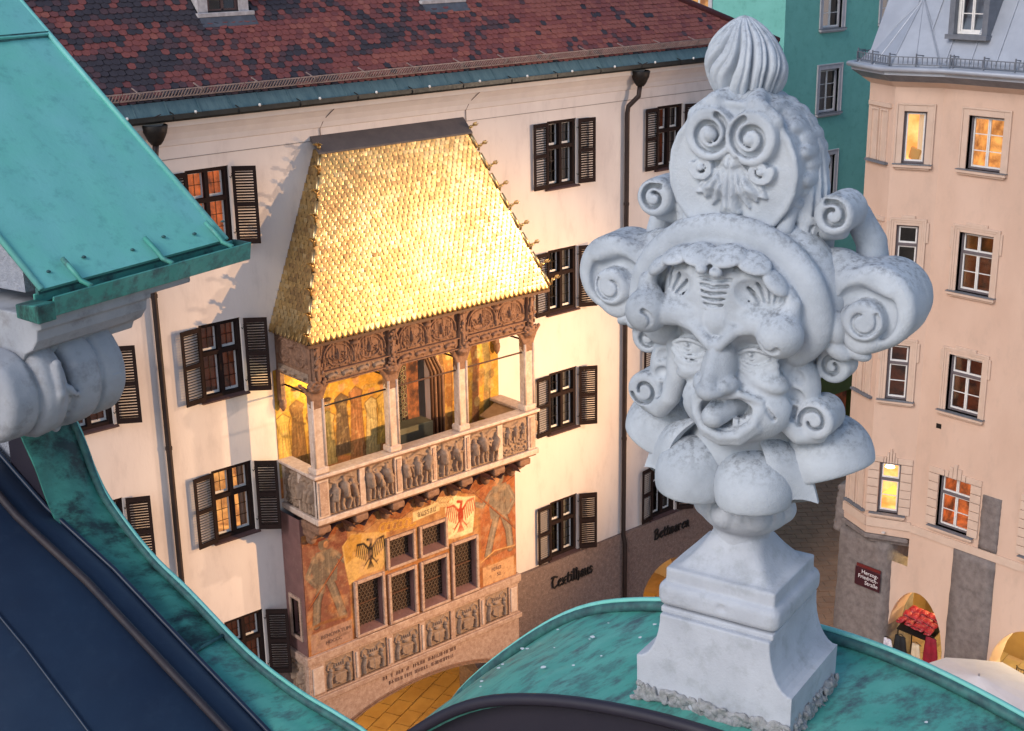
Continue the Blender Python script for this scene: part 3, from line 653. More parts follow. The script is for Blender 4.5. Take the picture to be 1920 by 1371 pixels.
    def sheet(name, u0, u1, ya, yb, yc, yd, h=.012, N=14):
        m = MB(); vs = []
        for i in range(N+1):
            u = u0+(u1-u0)*i/N; a = ya+(yc-ya)*i/N; b = yb+(yd-yb)*i/N
            for j in range(N+1):
                wob = .006*sin(i*1.3+j*.8)+.005*sin(j*1.9-i*.6) if 0 < i < N and 0 < j < N else 0
                edge = .02*(1 if j in (0, N) else 0)
                vs.append(rp(u, a+(b-a)*j/N, h+wob*.6))
        t = len(vs); vs += [(q[0]-.012, q[1], q[2]-.014) for q in vs]; fs = []
        for i in range(N):
            for j in range(N): q = i*(N+1)+j; fs += [(q, q+1, q+N+2, q+N+1), (t+q, t+q+N+1, t+q+N+2, t+q+1)]
        ring = [(i*(N+1)) for i in range(N+1)]+[N*(N+1)+j for j in range(1, N+1)]+[(i*(N+1)+N) for i in range(N-1, -1, -1)]+[j for j in range(N-1, 0, -1)]
        fs += [(a, b, t+b, t+a) for a, b in zip(ring, ring[1:]+ring[:1])]
        o = m.add(vs, fs).build(name, COPPER, p, smooth=True); o.data.set_sharp_from_angle(angle=radians(40)); return o
    sheet('copper_sheet', -.03, 1.56, y0, y1, y0, y1)
    sheet('copper_sheet', 1.54, 2.4, y0, y1-.01, y0, y1-.01, h=.034)
    MB().bar(rp(1.545, y0, .018), rp(1.545, y1, .018), .012, .045, (0, 0, 1)).build('lap_seam', COPPER_EDGE, p)
    for y in (y0-.006, y1+.002): MB().tube([rp(-.03, y, .012), rp(2.4, y, .03)], .015, 8).build('verge_roll', COPPER, p, smooth=True)
    # gutter: open trough
    prof = [(X0-.02, -.035), (X0-.02, -.11), (X0+.11, -.125), (X0+.125, -.03), (X0+.115, -.03), (X0+.10, -.112), (X0-.008, -.098), (X0-.008, -.035)]
    MB().prism([(x, Z0+z) for x, z in prof], y0-.02, y1+.09).build('gutter', COPPER_OLD, p, bevel=.004)
    MB().prism([(X0-.01, Z0-.03), (X0-.01, Z0-.10), (X0+.10, Z0-.112), (X0+.118, Z0-.034)], y1+.088, y1+.096).build('gutter_end', COPPER_EDGE, p)
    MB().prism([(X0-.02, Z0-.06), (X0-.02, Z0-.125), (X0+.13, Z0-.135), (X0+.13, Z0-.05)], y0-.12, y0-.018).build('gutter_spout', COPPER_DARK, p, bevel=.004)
    MB().prism([(X0-.004, Z0-.096), (X0-.004, Z0-.078), (X0+.102, Z0-.088), (X0+.102, Z0-.108)], y0, y1+.085).build('gutter_silt', mat('wet_silt', (.012, .014, .012), (.03, .022, .015), scale=22, rough=.5), p)
    MB().bar((X0-.012, y0, Z0-.026), (X0-.012, y1, Z0-.026), .02, .03).build('eaves_board', COPPER_EDGE, p)
    for y in (y0+.19, y0+.70, y0+1.12):
        MB().add([], []).tube([rp(.09, y, .035), rp(-.02, y, .04), (X0+.055, y+.01, Z0-.012), (X0+.118, y+.015, Z0-.03)], .013, 6).build('gutter_strap', COPPER_OLD, p, smooth=True)
        for dy in (-.10, .13): MB().lathe([(.012, 0), (.010, .006), (.004, .010)], rp(.05+.03*(dy > 0), y+dy, .014), 8).build('rivet', COPPER_EDGE, p, smooth=True)
    # cornice under the gutter
    cp = [(X0-.5, Z0-.13), (X0+.05, Z0-.13), (X0+.05, Z0-.19), (X0+.02, Z0-.20), (X0+.01, Z0-.25), (X0-.03, Z0-.30), (X0-.09, Z0-.33), (X0-.11, Z0-.37), (X0-.5, Z0-.37)]
    MB().prism(cp, y0-.05, .72).build('cornice', CONSOLE, p, bevel=.008, seg=2)
    MB().prism([(X0-.5, Z0-.13), (X0+.04, Z0-.13), (X0+.04, Z0-.175), (X0-.5, Z0-.175)], .70, 1.0).build('cornice_slab', CONSOLE, p, bevel=.006)
    # carved scroll console
    q = Sculpt((X0-.62, -.20, -2.60), (X0+.16, .78, -1.82), .009)
    for i, (yc, rr, w) in enumerate(((-.03, .21, .10), (.16, .235, .085), (.38, .235, .10), (.57, .23, .09))):
        q.C((X0-.22, yc*.86, -2.06), rr, w*.9, rnd=.05, axis=1, k=.010, rz=rr+.01)
    q.T([(X0-.0, .15, -1.92, .022), (X0+.02, .14, -2.06, .024), (X0-.05, .13, -2.20, .024), (X0-.16, .11, -2.28, .02)], k=.012)
    for j in range(6): q.T([(X0+.0-.028*j, .15+.012*j, -2.02-.038*j, .014), (X0+.005-.034*j, .23, -2.08-.042*j, .024), (X0-.04-.038*j, .29, -2.14-.036*j, .010)], k=.004)
    for yc in (.055, .235, .41): q.T([(X0+.0, yc, -1.90, .012), (X0+.01, yc, -2.06, .016), (X0-.05, yc, -2.22, .014), (X0-.16, yc, -2.30, .01)], k=.006, op='-')
    link('console', q.mesh('console', CONSOLE, (-4.2, .7, zbot), rough=.002), p)
    # body of the pier
    box('pier_wall', -6.2, X0-.42, .27, .52, zbot, Z0-.14, RENDERW, p)
    MB().prism([(-6.2, Z0-.05), (X0-.12, Z0-.05), (X0-.12, Z0+.05), (X0-2.2, Z0+1.75), (-6.2, Z0+1.75)], .12, .50).build('gable_wall', RENDERW, p)
build_gable()
# ------------------------------------------------------------------ helpers for walls, pictures and reliefs
def wall_cols(m, x0, x1, z0, z1, holes, y0, y1, map3, extra=()):
    """vertical wall with openings. hole=(xa,xb,zb,zt or fn(x)); front at y0, reveals run to y1; map3(x,y,z)->point"""
    xs = {x0, x1} | set(extra)
    for h in holes:
        xs |= {h[0], h[1]}
        if callable(h[3]): xs |= set(np.linspace(h[0], h[1], 17).tolist())
    xs = sorted(x for x in xs if x0-1e-9 <= x <= x1+1e-9)
    for a, b in zip(xs[:-1], xs[1:]):
        c = (a+b)/2; hs = sorted([h for h in holes if h[0] < c < h[1]], key=lambda h: h[2])
        za, zb = z0, z0
        for h in hs:
            ta, tb = (h[3](a), h[3](b)) if callable(h[3]) else (h[3], h[3])
            if h[2] > za: m.quad(map3(a, y0, za), map3(b, y0, zb), map3(b, y0, h[2]), map3(a, y0, h[2]))
            m.quad(map3(a, y0, ta), map3(b, y0, tb), map3(b, y1, tb), map3(a, y1, ta))
            if h[2] > z0+1e-6: m.quad(map3(a, y0, h[2]), map3(a, y1, h[2]), map3(b, y1, h[2]), map3(b, y0, h[2]))
            za, zb = ta, tb
        m.quad(map3(a, y0, za), map3(b, y0, zb), map3(b, y0, z1), map3(a, y0, z1))
    for h in holes:
        for x in (h[0], h[1]):
            t = h[3](x) if callable(h[3]) else h[3]
            m.quad(map3(x, y0, h[2]), map3(x, y1, h[2]), map3(x, y1, t), map3(x, y0, t))
    return m
ID3 = lambda x, y, z: (x, y, z)

class Pic:
    """small painted or carved panel: u right 0..w, v up 0..h"""
    def __init__(s, w, h, res):
        s.w, s.h = w, h; s.nx, s.ny = max(2, int(w/res)+1), max(2, int(h/res)+1)
        s.U, s.V = np.meshgrid(np.linspace(0, w, s.nx), np.linspace(0, h, s.ny)); s.C = np.zeros((s.ny, s.nx, 3)); s.H = np.zeros((s.ny, s.nx)); s.hard = res*1.2
    def fill(s, c): s.C[:] = c; return s
    def put(s, d, c, a=1.0):
        k = np.clip(.5-d/s.hard, 0, 1)[..., None]*a; s.C = s.C*(1-k)+np.array(c)*k; return s
    def seg(s, pts):
        D = np.full(s.U.shape, 9.)
        for (a, b), (c, d) in zip(pts[:-1], pts[1:]):
            bx, by = c-a, d-b; L = bx*bx+by*by+1e-12; t = np.clip(((s.U-a)*bx+(s.V-b)*by)/L, 0, 1)
            D = np.minimum(D, np.hypot(s.U-a-bx*t, s.V-b-by*t))
        return D
    def line(s, pts, wd, c, a=1.0): return s.put(s.seg(pts)-wd/2, c, a)
    def ell(s, x, y, rx, ry, rot=0):
        cu, su = cos(rot), sin(rot); u = (s.U-x)*cu+(s.V-y)*su; v = -(s.U-x)*su+(s.V-y)*cu
        return (np.hypot(u/rx, v/ry)-1)*min(rx, ry)
    def oval(s, x, y, rx, ry, c, rot=0, a=1.0): return s.put(s.ell(x, y, rx, ry, rot), c, a)
    def pol(s, pts):
        ins = np.zeros(s.U.shape, bool); n = len(pts)
        for i in range(n):
            (x1, y1), (x2, y2) = pts[i], pts[(i+1) % n]
            cnd = ((y1 > s.V) != (y2 > s.V)) & (s.U < (x2-x1)*(s.V-y1)/(y2-y1+1e-12)+x1); ins ^= cnd
        d = s.seg(list(pts)+[pts[0]]); return np.where(ins, -d, d)
    def poly(s, pts, c, a=1.0): return s.put(s.pol(pts), c, a)
    def noise(s, f, seed=1, o=4):
        P = np.stack([s.U.ravel(), s.V.ravel(), np.zeros(s.U.size)], 1); return vnoise(P+3.3, f, seed, o).reshape(s.U.shape)
    def wear(s, c, f, amt, seed=1, th=.05):
        n = s.noise(f, seed); k = np.clip((n-th)*6, 0, 1)[..., None]*amt; s.C = s.C*(1-k)+np.array(c)*k; return s
    def grain(s, amt, f=30, seed=3): s.C = np.clip(s.C*(1+amt*s.noise(f, seed)[..., None]*2), 0, 1); return s
    # relief
    def limb(s, pts, r, k=1.0):
        d = s.seg(pts); s.H = np.maximum(s.H, np.sqrt(np.maximum(0, r*r-d*d))*k); return s
    def dome(s, x, y, rx, ry, h, rot=0):
        cu, su = cos(rot), sin(rot); u = (s.U-x)*cu+(s.V-y)*su; v = -(s.U-x)*su+(s.V-y)*cu
        s.H = np.maximum(s.H, h*np.sqrt(np.maximum(0, 1-(u/rx)**2-(v/ry)**2))); return s
    def mesh(s, name, m, o, eu, ev, en, depth=0.0, colour=False, edge0=True):
        o, eu, ev, en = (np.array(q, float) for q in (o, eu, ev, en))
        H = s.H.copy()
        if edge0 and depth: H[0, :] = H[-1, :] = H[:, 0] = H[:, -1] = -.01
        V = o+s.U[..., None]*eu+s.V[..., None]*ev+(H)[..., None]*en; n1, n2 = s.U.shape
        i = np.arange(n1*n2).reshape(n1, n2); Q = np.stack([i[:-1, :-1], i[:-1, 1:], i[1:, 1:], i[1:, :-1]], -1).reshape(-1, 4)
        me = np_mesh(name, V.reshape(-1, 3), Q, m, smooth=bool(depth))
        if colour:
            at = me.color_attributes.new('paint', 'FLOAT_COLOR', 'POINT'); c = np.ones((n1*n2, 4), np.float32); c[:, :3] = s.C.reshape(-1, 3); at.data.foreach_set('color', c.ravel())
        return me
PAINT = mat('fresco_paint', (1, 1, 1), rough=.9, attr='paint', bump=.15, bscale=45)
def hexc(h): 
    v = [int(h[i:i+2], 16)/255 for i in (0, 2, 4)]; return tuple((x/12.92 if x <= .04045 else ((x+.055)/1.055)**2.4) for x in v)

# ------------------------------------------------------------------ materials of the white house and the oriel
PLASTER = mat('pale_plaster', (.72, .655, .625), (.66, .59, .565), scale=1.1, rough=.9, bump=.16, bscale=22, c3=(.47, .43, .42), s3=2.2, a3=.38, stretch=(1, 1, .35))
PLASTER2 = mat('cornice_plaster', (.68, .62, .59), (.62, .56, .54), scale=2, rough=.9, bump=.1, bscale=28)
STONEBAND = mat('breccia_band', (.22, .155, .135), (.14, .10, .09), scale=9, rough=.85, bump=.3, bscale=34, c3=(.36, .29, .26), s3=22, a3=.7)
BROWNWOOD = mat('brown_paint', (.024, .013, .012), (.016, .010, .009), scale=9, rough=.85, spec=.15, bump=.1, bscale=30)
SLATDARK = mat('slat_paint', (.020, .012, .011), (.013, .009, .008), scale=9, rough=.85, spec=.15)
SILLBR = mat('sill_brown', (.085, .045, .045), (.06, .033, .034), scale=6, rough=.7)
WHITEFR = mat('white_sash', (.78, .76, .74), (.70, .68, .66), scale=8, rough=.6)
GLASS = glass_mat('window_glass')
ROOMDARK = mat('dim_room', (.05, .035, .03), (.10, .07, .05), scale=2.5, rough=.9)
CURTAIN = mat('net_curtain', (.42, .37, .33), (.34, .29, .26), scale=3, rough=.9, stretch=(9, 9, .6))
IRON = mat('dark_iron', (.02, .018, .018), (.03, .025, .022), scale=12, rough=.55, metal=.6)
PIPE = mat('brown_pipe', (.045, .030, .028), (.03, .022, .022), scale=4, rough=.45, metal=.5)
FLASH = mat('patinated_flashing', (.10, .165, .18), (.065, .12, .14), scale=2.5, rough=.5, c3=(.03, .07, .085), s3=9, a3=.7, stretch=(4, .7, .7))
def room_mat(name, c, s, c2, sc=1.6):
    m = mat(name, c, c2, scale=sc, rough=.9, emit=c, estr=s)
    t = m.node_tree; b = t.nodes['Principled BSDF']
    for l in list(t.links):
        if l.to_socket == b.inputs['Base Color']: t.links.new(l.from_socket, b.inputs['Emission Color'])
    return m
ROOM_OR = room_mat('orange_lit_room', (.75, .20, .05), .55, (.12, .05, .025), 3.3)
ROOM_YE = room_mat('amber_lit_room', (.9, .48, .14), .70, (.25, .10, .035), 2.6)
ROOM_RD = room_mat('red_brown_room', (.28, .07, .03), .18, (.05, .025, .02), 2.4)
ROOM_WH = room_mat('warm_white_room', (1.0, .62, .26), .95, (.62, .28, .07), 1.4)
TILECOL = [mat('tile_'+n, c, tuple(v*.78 for v in c), scale=14, rough=.7, bump=.2, bscale=40) for n, c in (('slate', (.042, .036, .047)), ('plum', (.082, .045, .053)), ('maroon', (.165, .052, .053)), ('brick', (.215, .064, .058)), ('rust', (.27, .088, .070)))]

# ------------------------------------------------------------------ white house with shutters
HX0, HX1, HD = -9.0, 20.6, 11.0
EZ = 18.62
house = thing('shuttered_house', 'long pale pink plaster house with brown shutters and red beaver-tail tile roof', 'house', base=(5, 0, 0))
WROWS = {1: 17.56, 2: 14.10, 3: 10.62, 4: 6.75}
WCOLS = {'a': -1.65, 'b': 1.60, 'c': 12.11, 'd': 16.30}
WW_, WH_ = 1.06, 1.78
WINS = [(k, r) for k in 'abcd' for r in (1, 2, 3, 4)] + [('z', r) for r in (1, 2, 3)]
WCOLS['z'] = -5.0
def build_house():
    holes = [(WCOLS[k]-WW_/2, WCOLS[k]+WW_/2, WROWS[r]-WH_, WROWS[r]) for k, r in WINS if r < 4 or k != 'a']
    holes += [(6.10, 7.45, 9.30, 12.05)]
    holes += [(9.80, 10.02, 10.3, 12.1)] if False else []
    m = MB(); wall_cols(m, HX0, HX1, 4.92, EZ, [h for h in holes if h[2] >= 4.9], 0, .22, ID3)
    m.quad((HX0, 0, 0), (HX0, HD, 0), (HX0, HD, EZ), (HX0, 0, EZ)); m.quad((HX1, 0, 0), (HX1, HD, 0), (HX1, HD, EZ), (HX1, 0, EZ)); m.quad((HX0, HD, 0), (HX1, HD, 0), (HX1, HD, EZ), (HX0, HD, EZ))
    m.build('wall', PLASTER, house)
    # stone ground storey with arcade openings
    def arch(c, hw, spring, rise): return (c-hw, c+hw, 0.0, lambda x: spring+rise*sqrt(max(0, 1-((x-c)/hw)**2)))
    m = MB(); wall_cols(m, HX0, HX1, 0, 4.915, [arch(-5.3, 1.7, 1.9, 1.4), arch(.2, 1.6, 1.9, 1.3), arch(6.2, 2.7, 2.2, 1.35), arch(16.6, 1.35, 2.1, 1.3), arch(12.4, 1.35, 1.7, 1.3)], -.10, 1.0, ID3)
    m.quad((HX0, -.10, 4.915), (HX1, -.10, 4.915), (HX1, .02, 4.915), (HX0, .02, 4.915))
    m.build('stone_storey', STONEBAND, house)
    # arcade passage behind
    m = MB(); m.quad((HX0, 4.4, 0), (HX1, 4.4, 0), (HX1, 4.4, 4.6), (HX0, 4.4, 4.6)); m.quad((HX0, 1, 4.4), (HX1, 1, 4.4), (HX1, 4.4, 4.4), (HX0, 4.4, 4.4))
    m.build('arcade_wall', mat('arcade_plaster', (.55, .40, .25), (.48, .34, .20), scale=1.5, rough=.9), house)
    # windows
    frame = MB(); hw = WW_/2
    for a, b, c, d in ((-hw, -hw+.09, -WH_, 0), (hw-.09, hw, -WH_, 0), (-hw+.09, hw-.09, -.09, 0), (-hw+.09, hw-.09, -WH_, -WH_+.09)): frame.box(a, b, -.035, .10, c, d)
    frame.box(-.045, .045, -.03, .09, -WH_+.09, -.09); frame.box(-hw+.09, -.045, -.03, .09, -.76, -.66); frame.box(.045, hw-.09, -.03, .09, -.76, -.66)
    me_frame = frame.mesh('window', BROWNWOOD)
    sash = MB()
    for x0, x1, z0, z1 in ((-.44, -.045, -.66, -.09), (.045, .44, -.66, -.09), (-.44, -.045, -1.69, -.76), (.045, .44, -1.69, -.76)):
        for q in ((x0, x0+.035, z0, z1), (x1-.035, x1, z0, z1), (x0+.035, x1-.035, z1-.03, z1), (x0+.035, x1-.035, z0, z0+.055)): sash.box(q[0], q[1], .095, .13, q[2], q[3])
    me_sash = sash.mesh('sash', WHITEFR)
    bars = MB()
    for x0, x1, z0, z1 in ((-.40, -.08, -.61, -.12), (.08, .40, -.61, -.12), (-.40, -.08, -1.64, -.79), (.08, .40, -1.64, -.79)):
        bars.box((x0+x1)/2-.006, (x0+x1)/2+.006, .085, .097, z0, z1)
        for k in range(1, 3 if z1 > -.5 else 4): z = z0+(z1-z0)*k/(2 if z1 > -.5 else 3); 
        for k in range(1, (2 if z1 > -.5 else 3)): z = z0+(z1-z0)*k/(2 if z1 > -.5 else 3); bars.box(x0, x1, .085, .097, z-.006, z+.006)
    me_bars = bars.mesh('glazing_bar', IRON)
    pane_me = {}
    for x0, x1, z0, z1 in ((-.41, -.07, -.63, -.12), (.07, .41, -.63, -.12), (-.41, -.07, -1.66, -.79), (.07, .41, -1.66, -.79)):
        pane_me[(x0, z0)] = MB().quad((x0, .115, z0), (x1, .115, z0), (x1, .115, z1), (x0, .115, z1)).mesh('pane', GLASS)
    me_sill = MB().prism([(-.16, -WH_-.05), (-.16, -WH_-.015), (.02, -WH_+.03), (.02, -WH_-.05)], -hw-.08, hw+.08, 'yz').mesh('sill', SILLBR)
    # shutter: hinge at x=0, leaf reaches to +x, y thickness
    sh = MB(); w_, h_ = .53, 1.74; sh.box(0, .07, 0, .035, -h_, 0); sh.box(w_-.07, w_, 0, .035, -h_, 0)
    for a, b in ((-.11, 0), (-h_, -h_+.12), (-.90, -.80)): sh.box(.07, w_-.07, 0, .035, a, b)
    sh.cm = 1
    for a, b in ((-.80, -.11), (-h_+.12, -.90)):
        nn = int((b-a)/.062)
        for i in range(nn):
            z = a+(b-a)*(i+.5)/nn; sh.obox((w_/2, .0175, z), (w_/2-.07, 0, 0), (0, .019, .012), (0, -.004, .006))
    me_sh = sh.mesh('shutter', [BROWNWOOD, SLATDARK])
    hook = MB().tube([(0, 0, 0), (0, -.05, -.02), (.03, -.06, .05), (.02, -.05, .08)], .009, 6).mesh('shutter_hook', IRON)
    rooms = {('b', 1): ROOM_OR, ('b', 2): ROOM_RD, ('b', 3): ROOM_YE, ('b', 4): ROOM_RD, ('a', 2): ROOM_RD, ('d', 1): ROOM_RD}
    rr = random.Random(3)
    for k, r in WINS:
        if k == 'a' and r == 4: continue
        c, t = WCOLS[k], WROWS[r]; off = OFF[house.name]
        wo = link('window', me_frame, house, Vector((c, .085, t))-off)
        link('sash', me_sash, wo); link('glazing_bar', me_bars, wo); link('sill', me_sill, wo)
        for me in pane_me.values(): link('pane', me, wo)
        opened = {('b', 1): (8, 38), ('b', 2): (10, 36), ('b', 3): (8, 40), ('b', 4): (8, 40), ('c', 3): (4, 30), ('c', 4): (4, 30), ('c', 2): (4, 26), ('c', 1): (3, 12), ('d', 1): (3, 20)}.get((k, r), (5+rr.random()*5, 26+rr.random()*8))
        s1 = link('shutter', me_sh, wo, (-hw-.005, -.125, -.02), (0, 0, pi+radians(opened[0]))); s2 = link('shutter', me_sh, wo, (hw+.03, -.16, -.02), (0, 0, -radians(opened[1])))
        for z in (-.25, -1.5): link('shutter_hook', hook, wo, (hw+.015, -.085, z))
        # room behind the glass
        rm = rooms.get((k, r), ROOMDARK)
        b = MB(); x0, x1, z0, z1 = c-.62, c+.62, t-WH_-.1, t+.1
        b.quad((x0, 1.25, z0), (x1, 1.25, z0), (x1, 1.25, z1), (x0, 1.25, z1)); b.quad((x0, .30, z0), (x0, 1.25, z0), (x0, 1.25, z1), (x0, .30, z1)); b.quad((x1, .30, z0), (x1, 1.25, z0), (x1, 1.25, z1), (x1, .30, z1))
        b.quad((x0, .30, z0), (x1, .30, z0), (x1, 1.25, z0), (x0, 1.25, z0)); b.quad((x0, .30, z1), (x1, .30, z1), (x1, 1.25, z1), (x0, 1.25, z1))
        b.build('room', rm, house)
        if k in 'cdz' or r in (3,):    # net curtains gathered at the side
            cu = MB()
            for sx in ((-1, 1) if k != 'b' else (1,)):
                vs = []
                for i in range(9):
                    x = c+sx*(.50-.028*i); y = .30+.018*(i % 2); vs += [(x, y, z0+.06), (x, y, z1-.08)]
                cu.add(vs, [(2*i, 2*i+2, 2*i+3, 2*i+1) for i in range(8)])
            cu.build('curtain', CURTAIN, house)
    # balcony door surround opening is in the oriel
    # cornice and fascia
    prof = [(0, EZ-.50), (-.03, EZ-.48), (-.05, EZ-.36), (-.12, EZ-.22), (-.22, EZ-.10), (-.27, EZ-.06), (-.27, EZ+.06), (0, EZ+.06)]
    MB().prism(prof, HX0, HX1, 'yz').build('cornice', PLASTER2, house)
    MB().box(HX0, HX1, -.012, .0, EZ-.78, EZ-.765).build('string_line', mat('cable_grey', (.25, .22, .21), rough=.8), house)
    # gutter
    gp = [(-.28, EZ+.07), (-.42, EZ+.07), (-.46, EZ+.12), (-.46, EZ+.22), (-.44, EZ+.22), (-.43, EZ+.13), (-.40, EZ+.10), (-.28, EZ+.10)]
    MB().prism(gp, HX0, HX1, 'yz').build('gutter', mat('dark_gutter', (.018, .022, .024), (.03, .034, .036), scale=5, rough=.45, metal=.5), house)
    for i in range(19):
        x = HX0+.4+i*1.55
        MB().tube([(x, -.30, EZ+.26), (x, -.44, EZ+.225), (x, -.475, EZ+.17), (x, -.46, EZ+.08)], .012, 6).build('gutter_bracket', IRON, house)
        MB().lathe([(.02, -.03), (.03, 0), (.02, .03)], (x+.5, -.475, EZ+.235), 8).build('insulator', mat('white_knob', (.7, .68, .66), rough=.4), house, smooth=True)
    # roof slope
    p = radians(46); yo, zo = -.34, EZ+.20
    def R(x, u, h=0): return (x, yo+u*cos(p)-h*sin(p), zo+u*sin(p)+h*cos(p))
    U = 9.5
    def rx1(u): return min(HX1+.2, 21.33-1.65*u)
    m = MB(); m.quad(R(HX0, 0), R(rx1(0), 0), R(rx1(.35), .35), R(rx1(U), U), R(HX0, U)); m.quad(R(HX0, U), R(rx1(U), U), (rx1(U), HD+1, zo), (HX0, HD+1, zo)); m.quad(R(rx1(0), 0), (rx1(0), HD+1, zo), (rx1(U), HD+1, zo), R(rx1(U), U))
    roof = m.build('roof', mat('roof_felt', (.02, .018, .02), rough=.9), house)
    # patinated eave flashing sheets
    nsh = 40; wsh = (HX1+.15-HX0)/nsh
    for i in range(nsh):
        x0, x1 = HX0+i*wsh, HX0+(i+1)*wsh-.012
        MB().add([R(x0, -.06, .010), R(x1, -.06, .018), R(x1+.0, .34, .03), R(x0, .34, .022), R(x0, -.06, .0), R(x1, -.06, .0), R(x1, .34, .012), R(x0, .34, .012)], [(0, 1, 2, 3), (0, 4, 5, 1), (1, 5, 6, 2), (2, 6, 7, 3), (3, 7, 4, 0)]).build('flashing_sheet', FLASH, roof)
        MB().bar(R(x1-.01, -.06, .022), R(x1-.01+.02, .34, .034), .022, .02).build('flashing_seam', FLASH, roof)
    # beaver-tail tiles: round-ended, laid in rows
    tw, ex_ = .185, .150
    tv = [(-tw/2+.004, .30), (tw/2-.004, .30), (tw/2-.004, .045)]+[((tw/2-.004)*cos(a), .045-.062*sin(a)) for a in (radians(25), radians(52), radians(90), radians(128), radians(155))]+[(-tw/2+.004, .045)]
    def tile_mesh(name, mats):
        m = MB(); n = len(tv); m.add([(a, b, .0) for a, b in tv]+[(a, b, -.014) for a, b in tv], [tuple(range(n))]+[(i, (i+1) % n, n+(i+1) % n, n+i) for i in range(n)]); return m.mesh(name, mats)
    tmes = [tile_mesh('roof_tile', t) for t in TILECOL]
    tilt = p-radians(6.5); rx = Matrix.Rotation(tilt, 3, 'X'); off = OFF[house.name]
    rows = []; g = np.random.default_rng(5)
    for j in range(30):
        u = .36+j*ex_; nx_ = int((rx1(u)-.15-HX0)/tw)
        for i in range(nx_):
            x = HX0+.1+(i+.5*(j % 2))*tw; rows.append((x+g.normal(0, .004), u+g.normal(0, .006), j))
    rows = np.array(rows)
    P3 = np.stack([rows[:, 0]*.55, rows[:, 1]*1.5, np.zeros(len(rows))], 1)
    cl = vnoise(P3, 1.6, 9, 3)*1.0 + .45*vnoise(P3, 6, 4, 2) + np.clip(rows[:, 0]-3.0, -5, 9)*.030 + g.normal(0, .11, len(rows))
    klass = np.where(cl < -.10, 0, np.where(cl < .0, 1, np.where(cl < .10, 2, np.where(cl < .30, 3, 4))))
    flip = g.random(len(rows)); klass = np.where(flip < .06, 3, np.where(flip > .95, 0, klass))
    # the tiles that show largest: close to the left end of the visible roof
    pos = np.array([R(a, b, .028) for a, b, _ in rows]); dist = np.linalg.norm(pos-np.array(CAMLOC), axis=1)
    vis = (rows[:, 0] > -1.6) & (rows[:, 2] < 17); order = np.argsort(np.where(vis, dist, 999)); single = set(order[:290].tolist())
    rest = [MB() for _ in TILECOL]
    dorm = [(2.42, 3.88, 2.5), (8.62, 10.1, 2.5)]
    for q, (x, u, j) in enumerate(rows):
        if any(a < x < b and u > c-.05 for a, b, c in dorm): continue
        rot = Matrix.Rotation(tilt+g.normal(0, .012), 3, 'X') @ Matrix.Rotation(g.normal(0, .02), 3, 'Z') @ Matrix.Rotation(g.normal(0, .02), 3, 'Y')
        o = Vector(R(x, u, .034+g.normal(0, .003)))
        if q in single: link('roof_tile', tmes[klass[q]], roof, o-off, rot.to_euler())
        else:
            b = rest[klass[q]]; vs = [o+rot@Vector((a, c, 0)) for a, c in tv]; vb = [o+rot@Vector((a, c, -.014)) for a, c in tv[2:9]]; n = len(tv)
            b.add(vs+vb, [tuple(range(n))]+[(2+i, n+i, n+i+1, 3+i) for i in range(6)])
    allm = MB()
    for i, b in enumerate(rest): allm.cm = i; allm.add(b.v, b.f)
    off0 = OFF[roof.name]; o = link('roof_tiles', allm.mesh('roof_tiles', TILECOL, off0), roof); o['kind'] = 'stuff'
    # snow guard fence along the eave
    guard = mat('snow_guard', (.34, .25, .22), (.22, .155, .14), scale=6, rough=.6)
    seg_l = 1.42; x = HX0+.2
    while x < HX1-1.2:
        m = MB(); x1 = x+seg_l-.03
        for h in (.05, .29): m.bar(R(x, .42, h), R(x1, .42, h), .028, .024)
        nb = 19
        for i in range(nb): xx = x+.02+(x1-x-.04)*i/(nb-1); m.bar(R(xx, .42, .05), R(xx, .42, .29), .020, .016, (1, 0, 0))
        m.build('snow_guard', guard, roof)
        MB().bar(R(x+.4, .42, .0), R(x+.4, .40, .30), .03, .02, (1, 0, 0)).bar(R(x+.4, .42, .22), R(x+.4, .75, .03), .02, .02, (1, 0, 0)).build('guard_post', guard, roof)
        x += seg_l
    # lightning wire on the tiles' lower edge
    # dormers
    dw = mat('dormer_plaster', (.52, .49, .50), (.36, .33, .34), scale=6, rough=.9, bump=.3, bscale=30, c3=(.22, .20, .21), s3=9, a3=.5)
    for xc, u0 in ((3.15, 2.55), (9.35, 2.55)):
        b = R(xc, u0); y, z = b[1], b[2]
        for sx in (-1, 1): MB().prism([(y+.05, z-.02), (y+.05, z+1.7), (y+2.0, z+1.7)], xc+sx*.52-.12, xc+sx*.52+.12, 'yz').build('dormer_cheek', dw, roof)
        box('dormer_sill', xc-.72, xc+.72, y-.08, y+.14, z-.02, z+.07, dw, roof, bevel=.01)
        MB().add([R(xc-.70, u0-.34, .03), R(xc+.70, u0-.34, .03), (xc+.70, y-.02, z+.03), (xc-.70, y-.02, z+.03)], [(0, 1, 2, 3)]).build('dormer_apron', mat('lead_apron', (.09, .10, .125), (.06, .065, .08), scale=5, rough=.5), roof)
        f = MB()
        for q in ((-.40, -.33, 0, 1.5), (.33, .40, 0, 1.5), (-.03, .03, .07, 1.5), (-.33, -.03, .0, .07), (.03, .33, .0, .07)): f.box(xc+q[0], xc+q[1], y+.10, y+.17, z+.07+q[2], z+.07+q[3])
        f.build('dormer_frame', WHITEFR if xc > 5 else SILLBR, roof)
        box('dormer_back', xc-.4, xc+.4, y+.30, y+.33, z+.07, z+1.7, ROOMDARK, roof); MB().quad((xc-.33, y+.13, z+.1), (xc+.33, y+.13, z+.1), (xc+.33, y+.13, z+1.6), (xc-.33, y+.13, z+1.6)).build('dormer_pane', GLASS, roof)
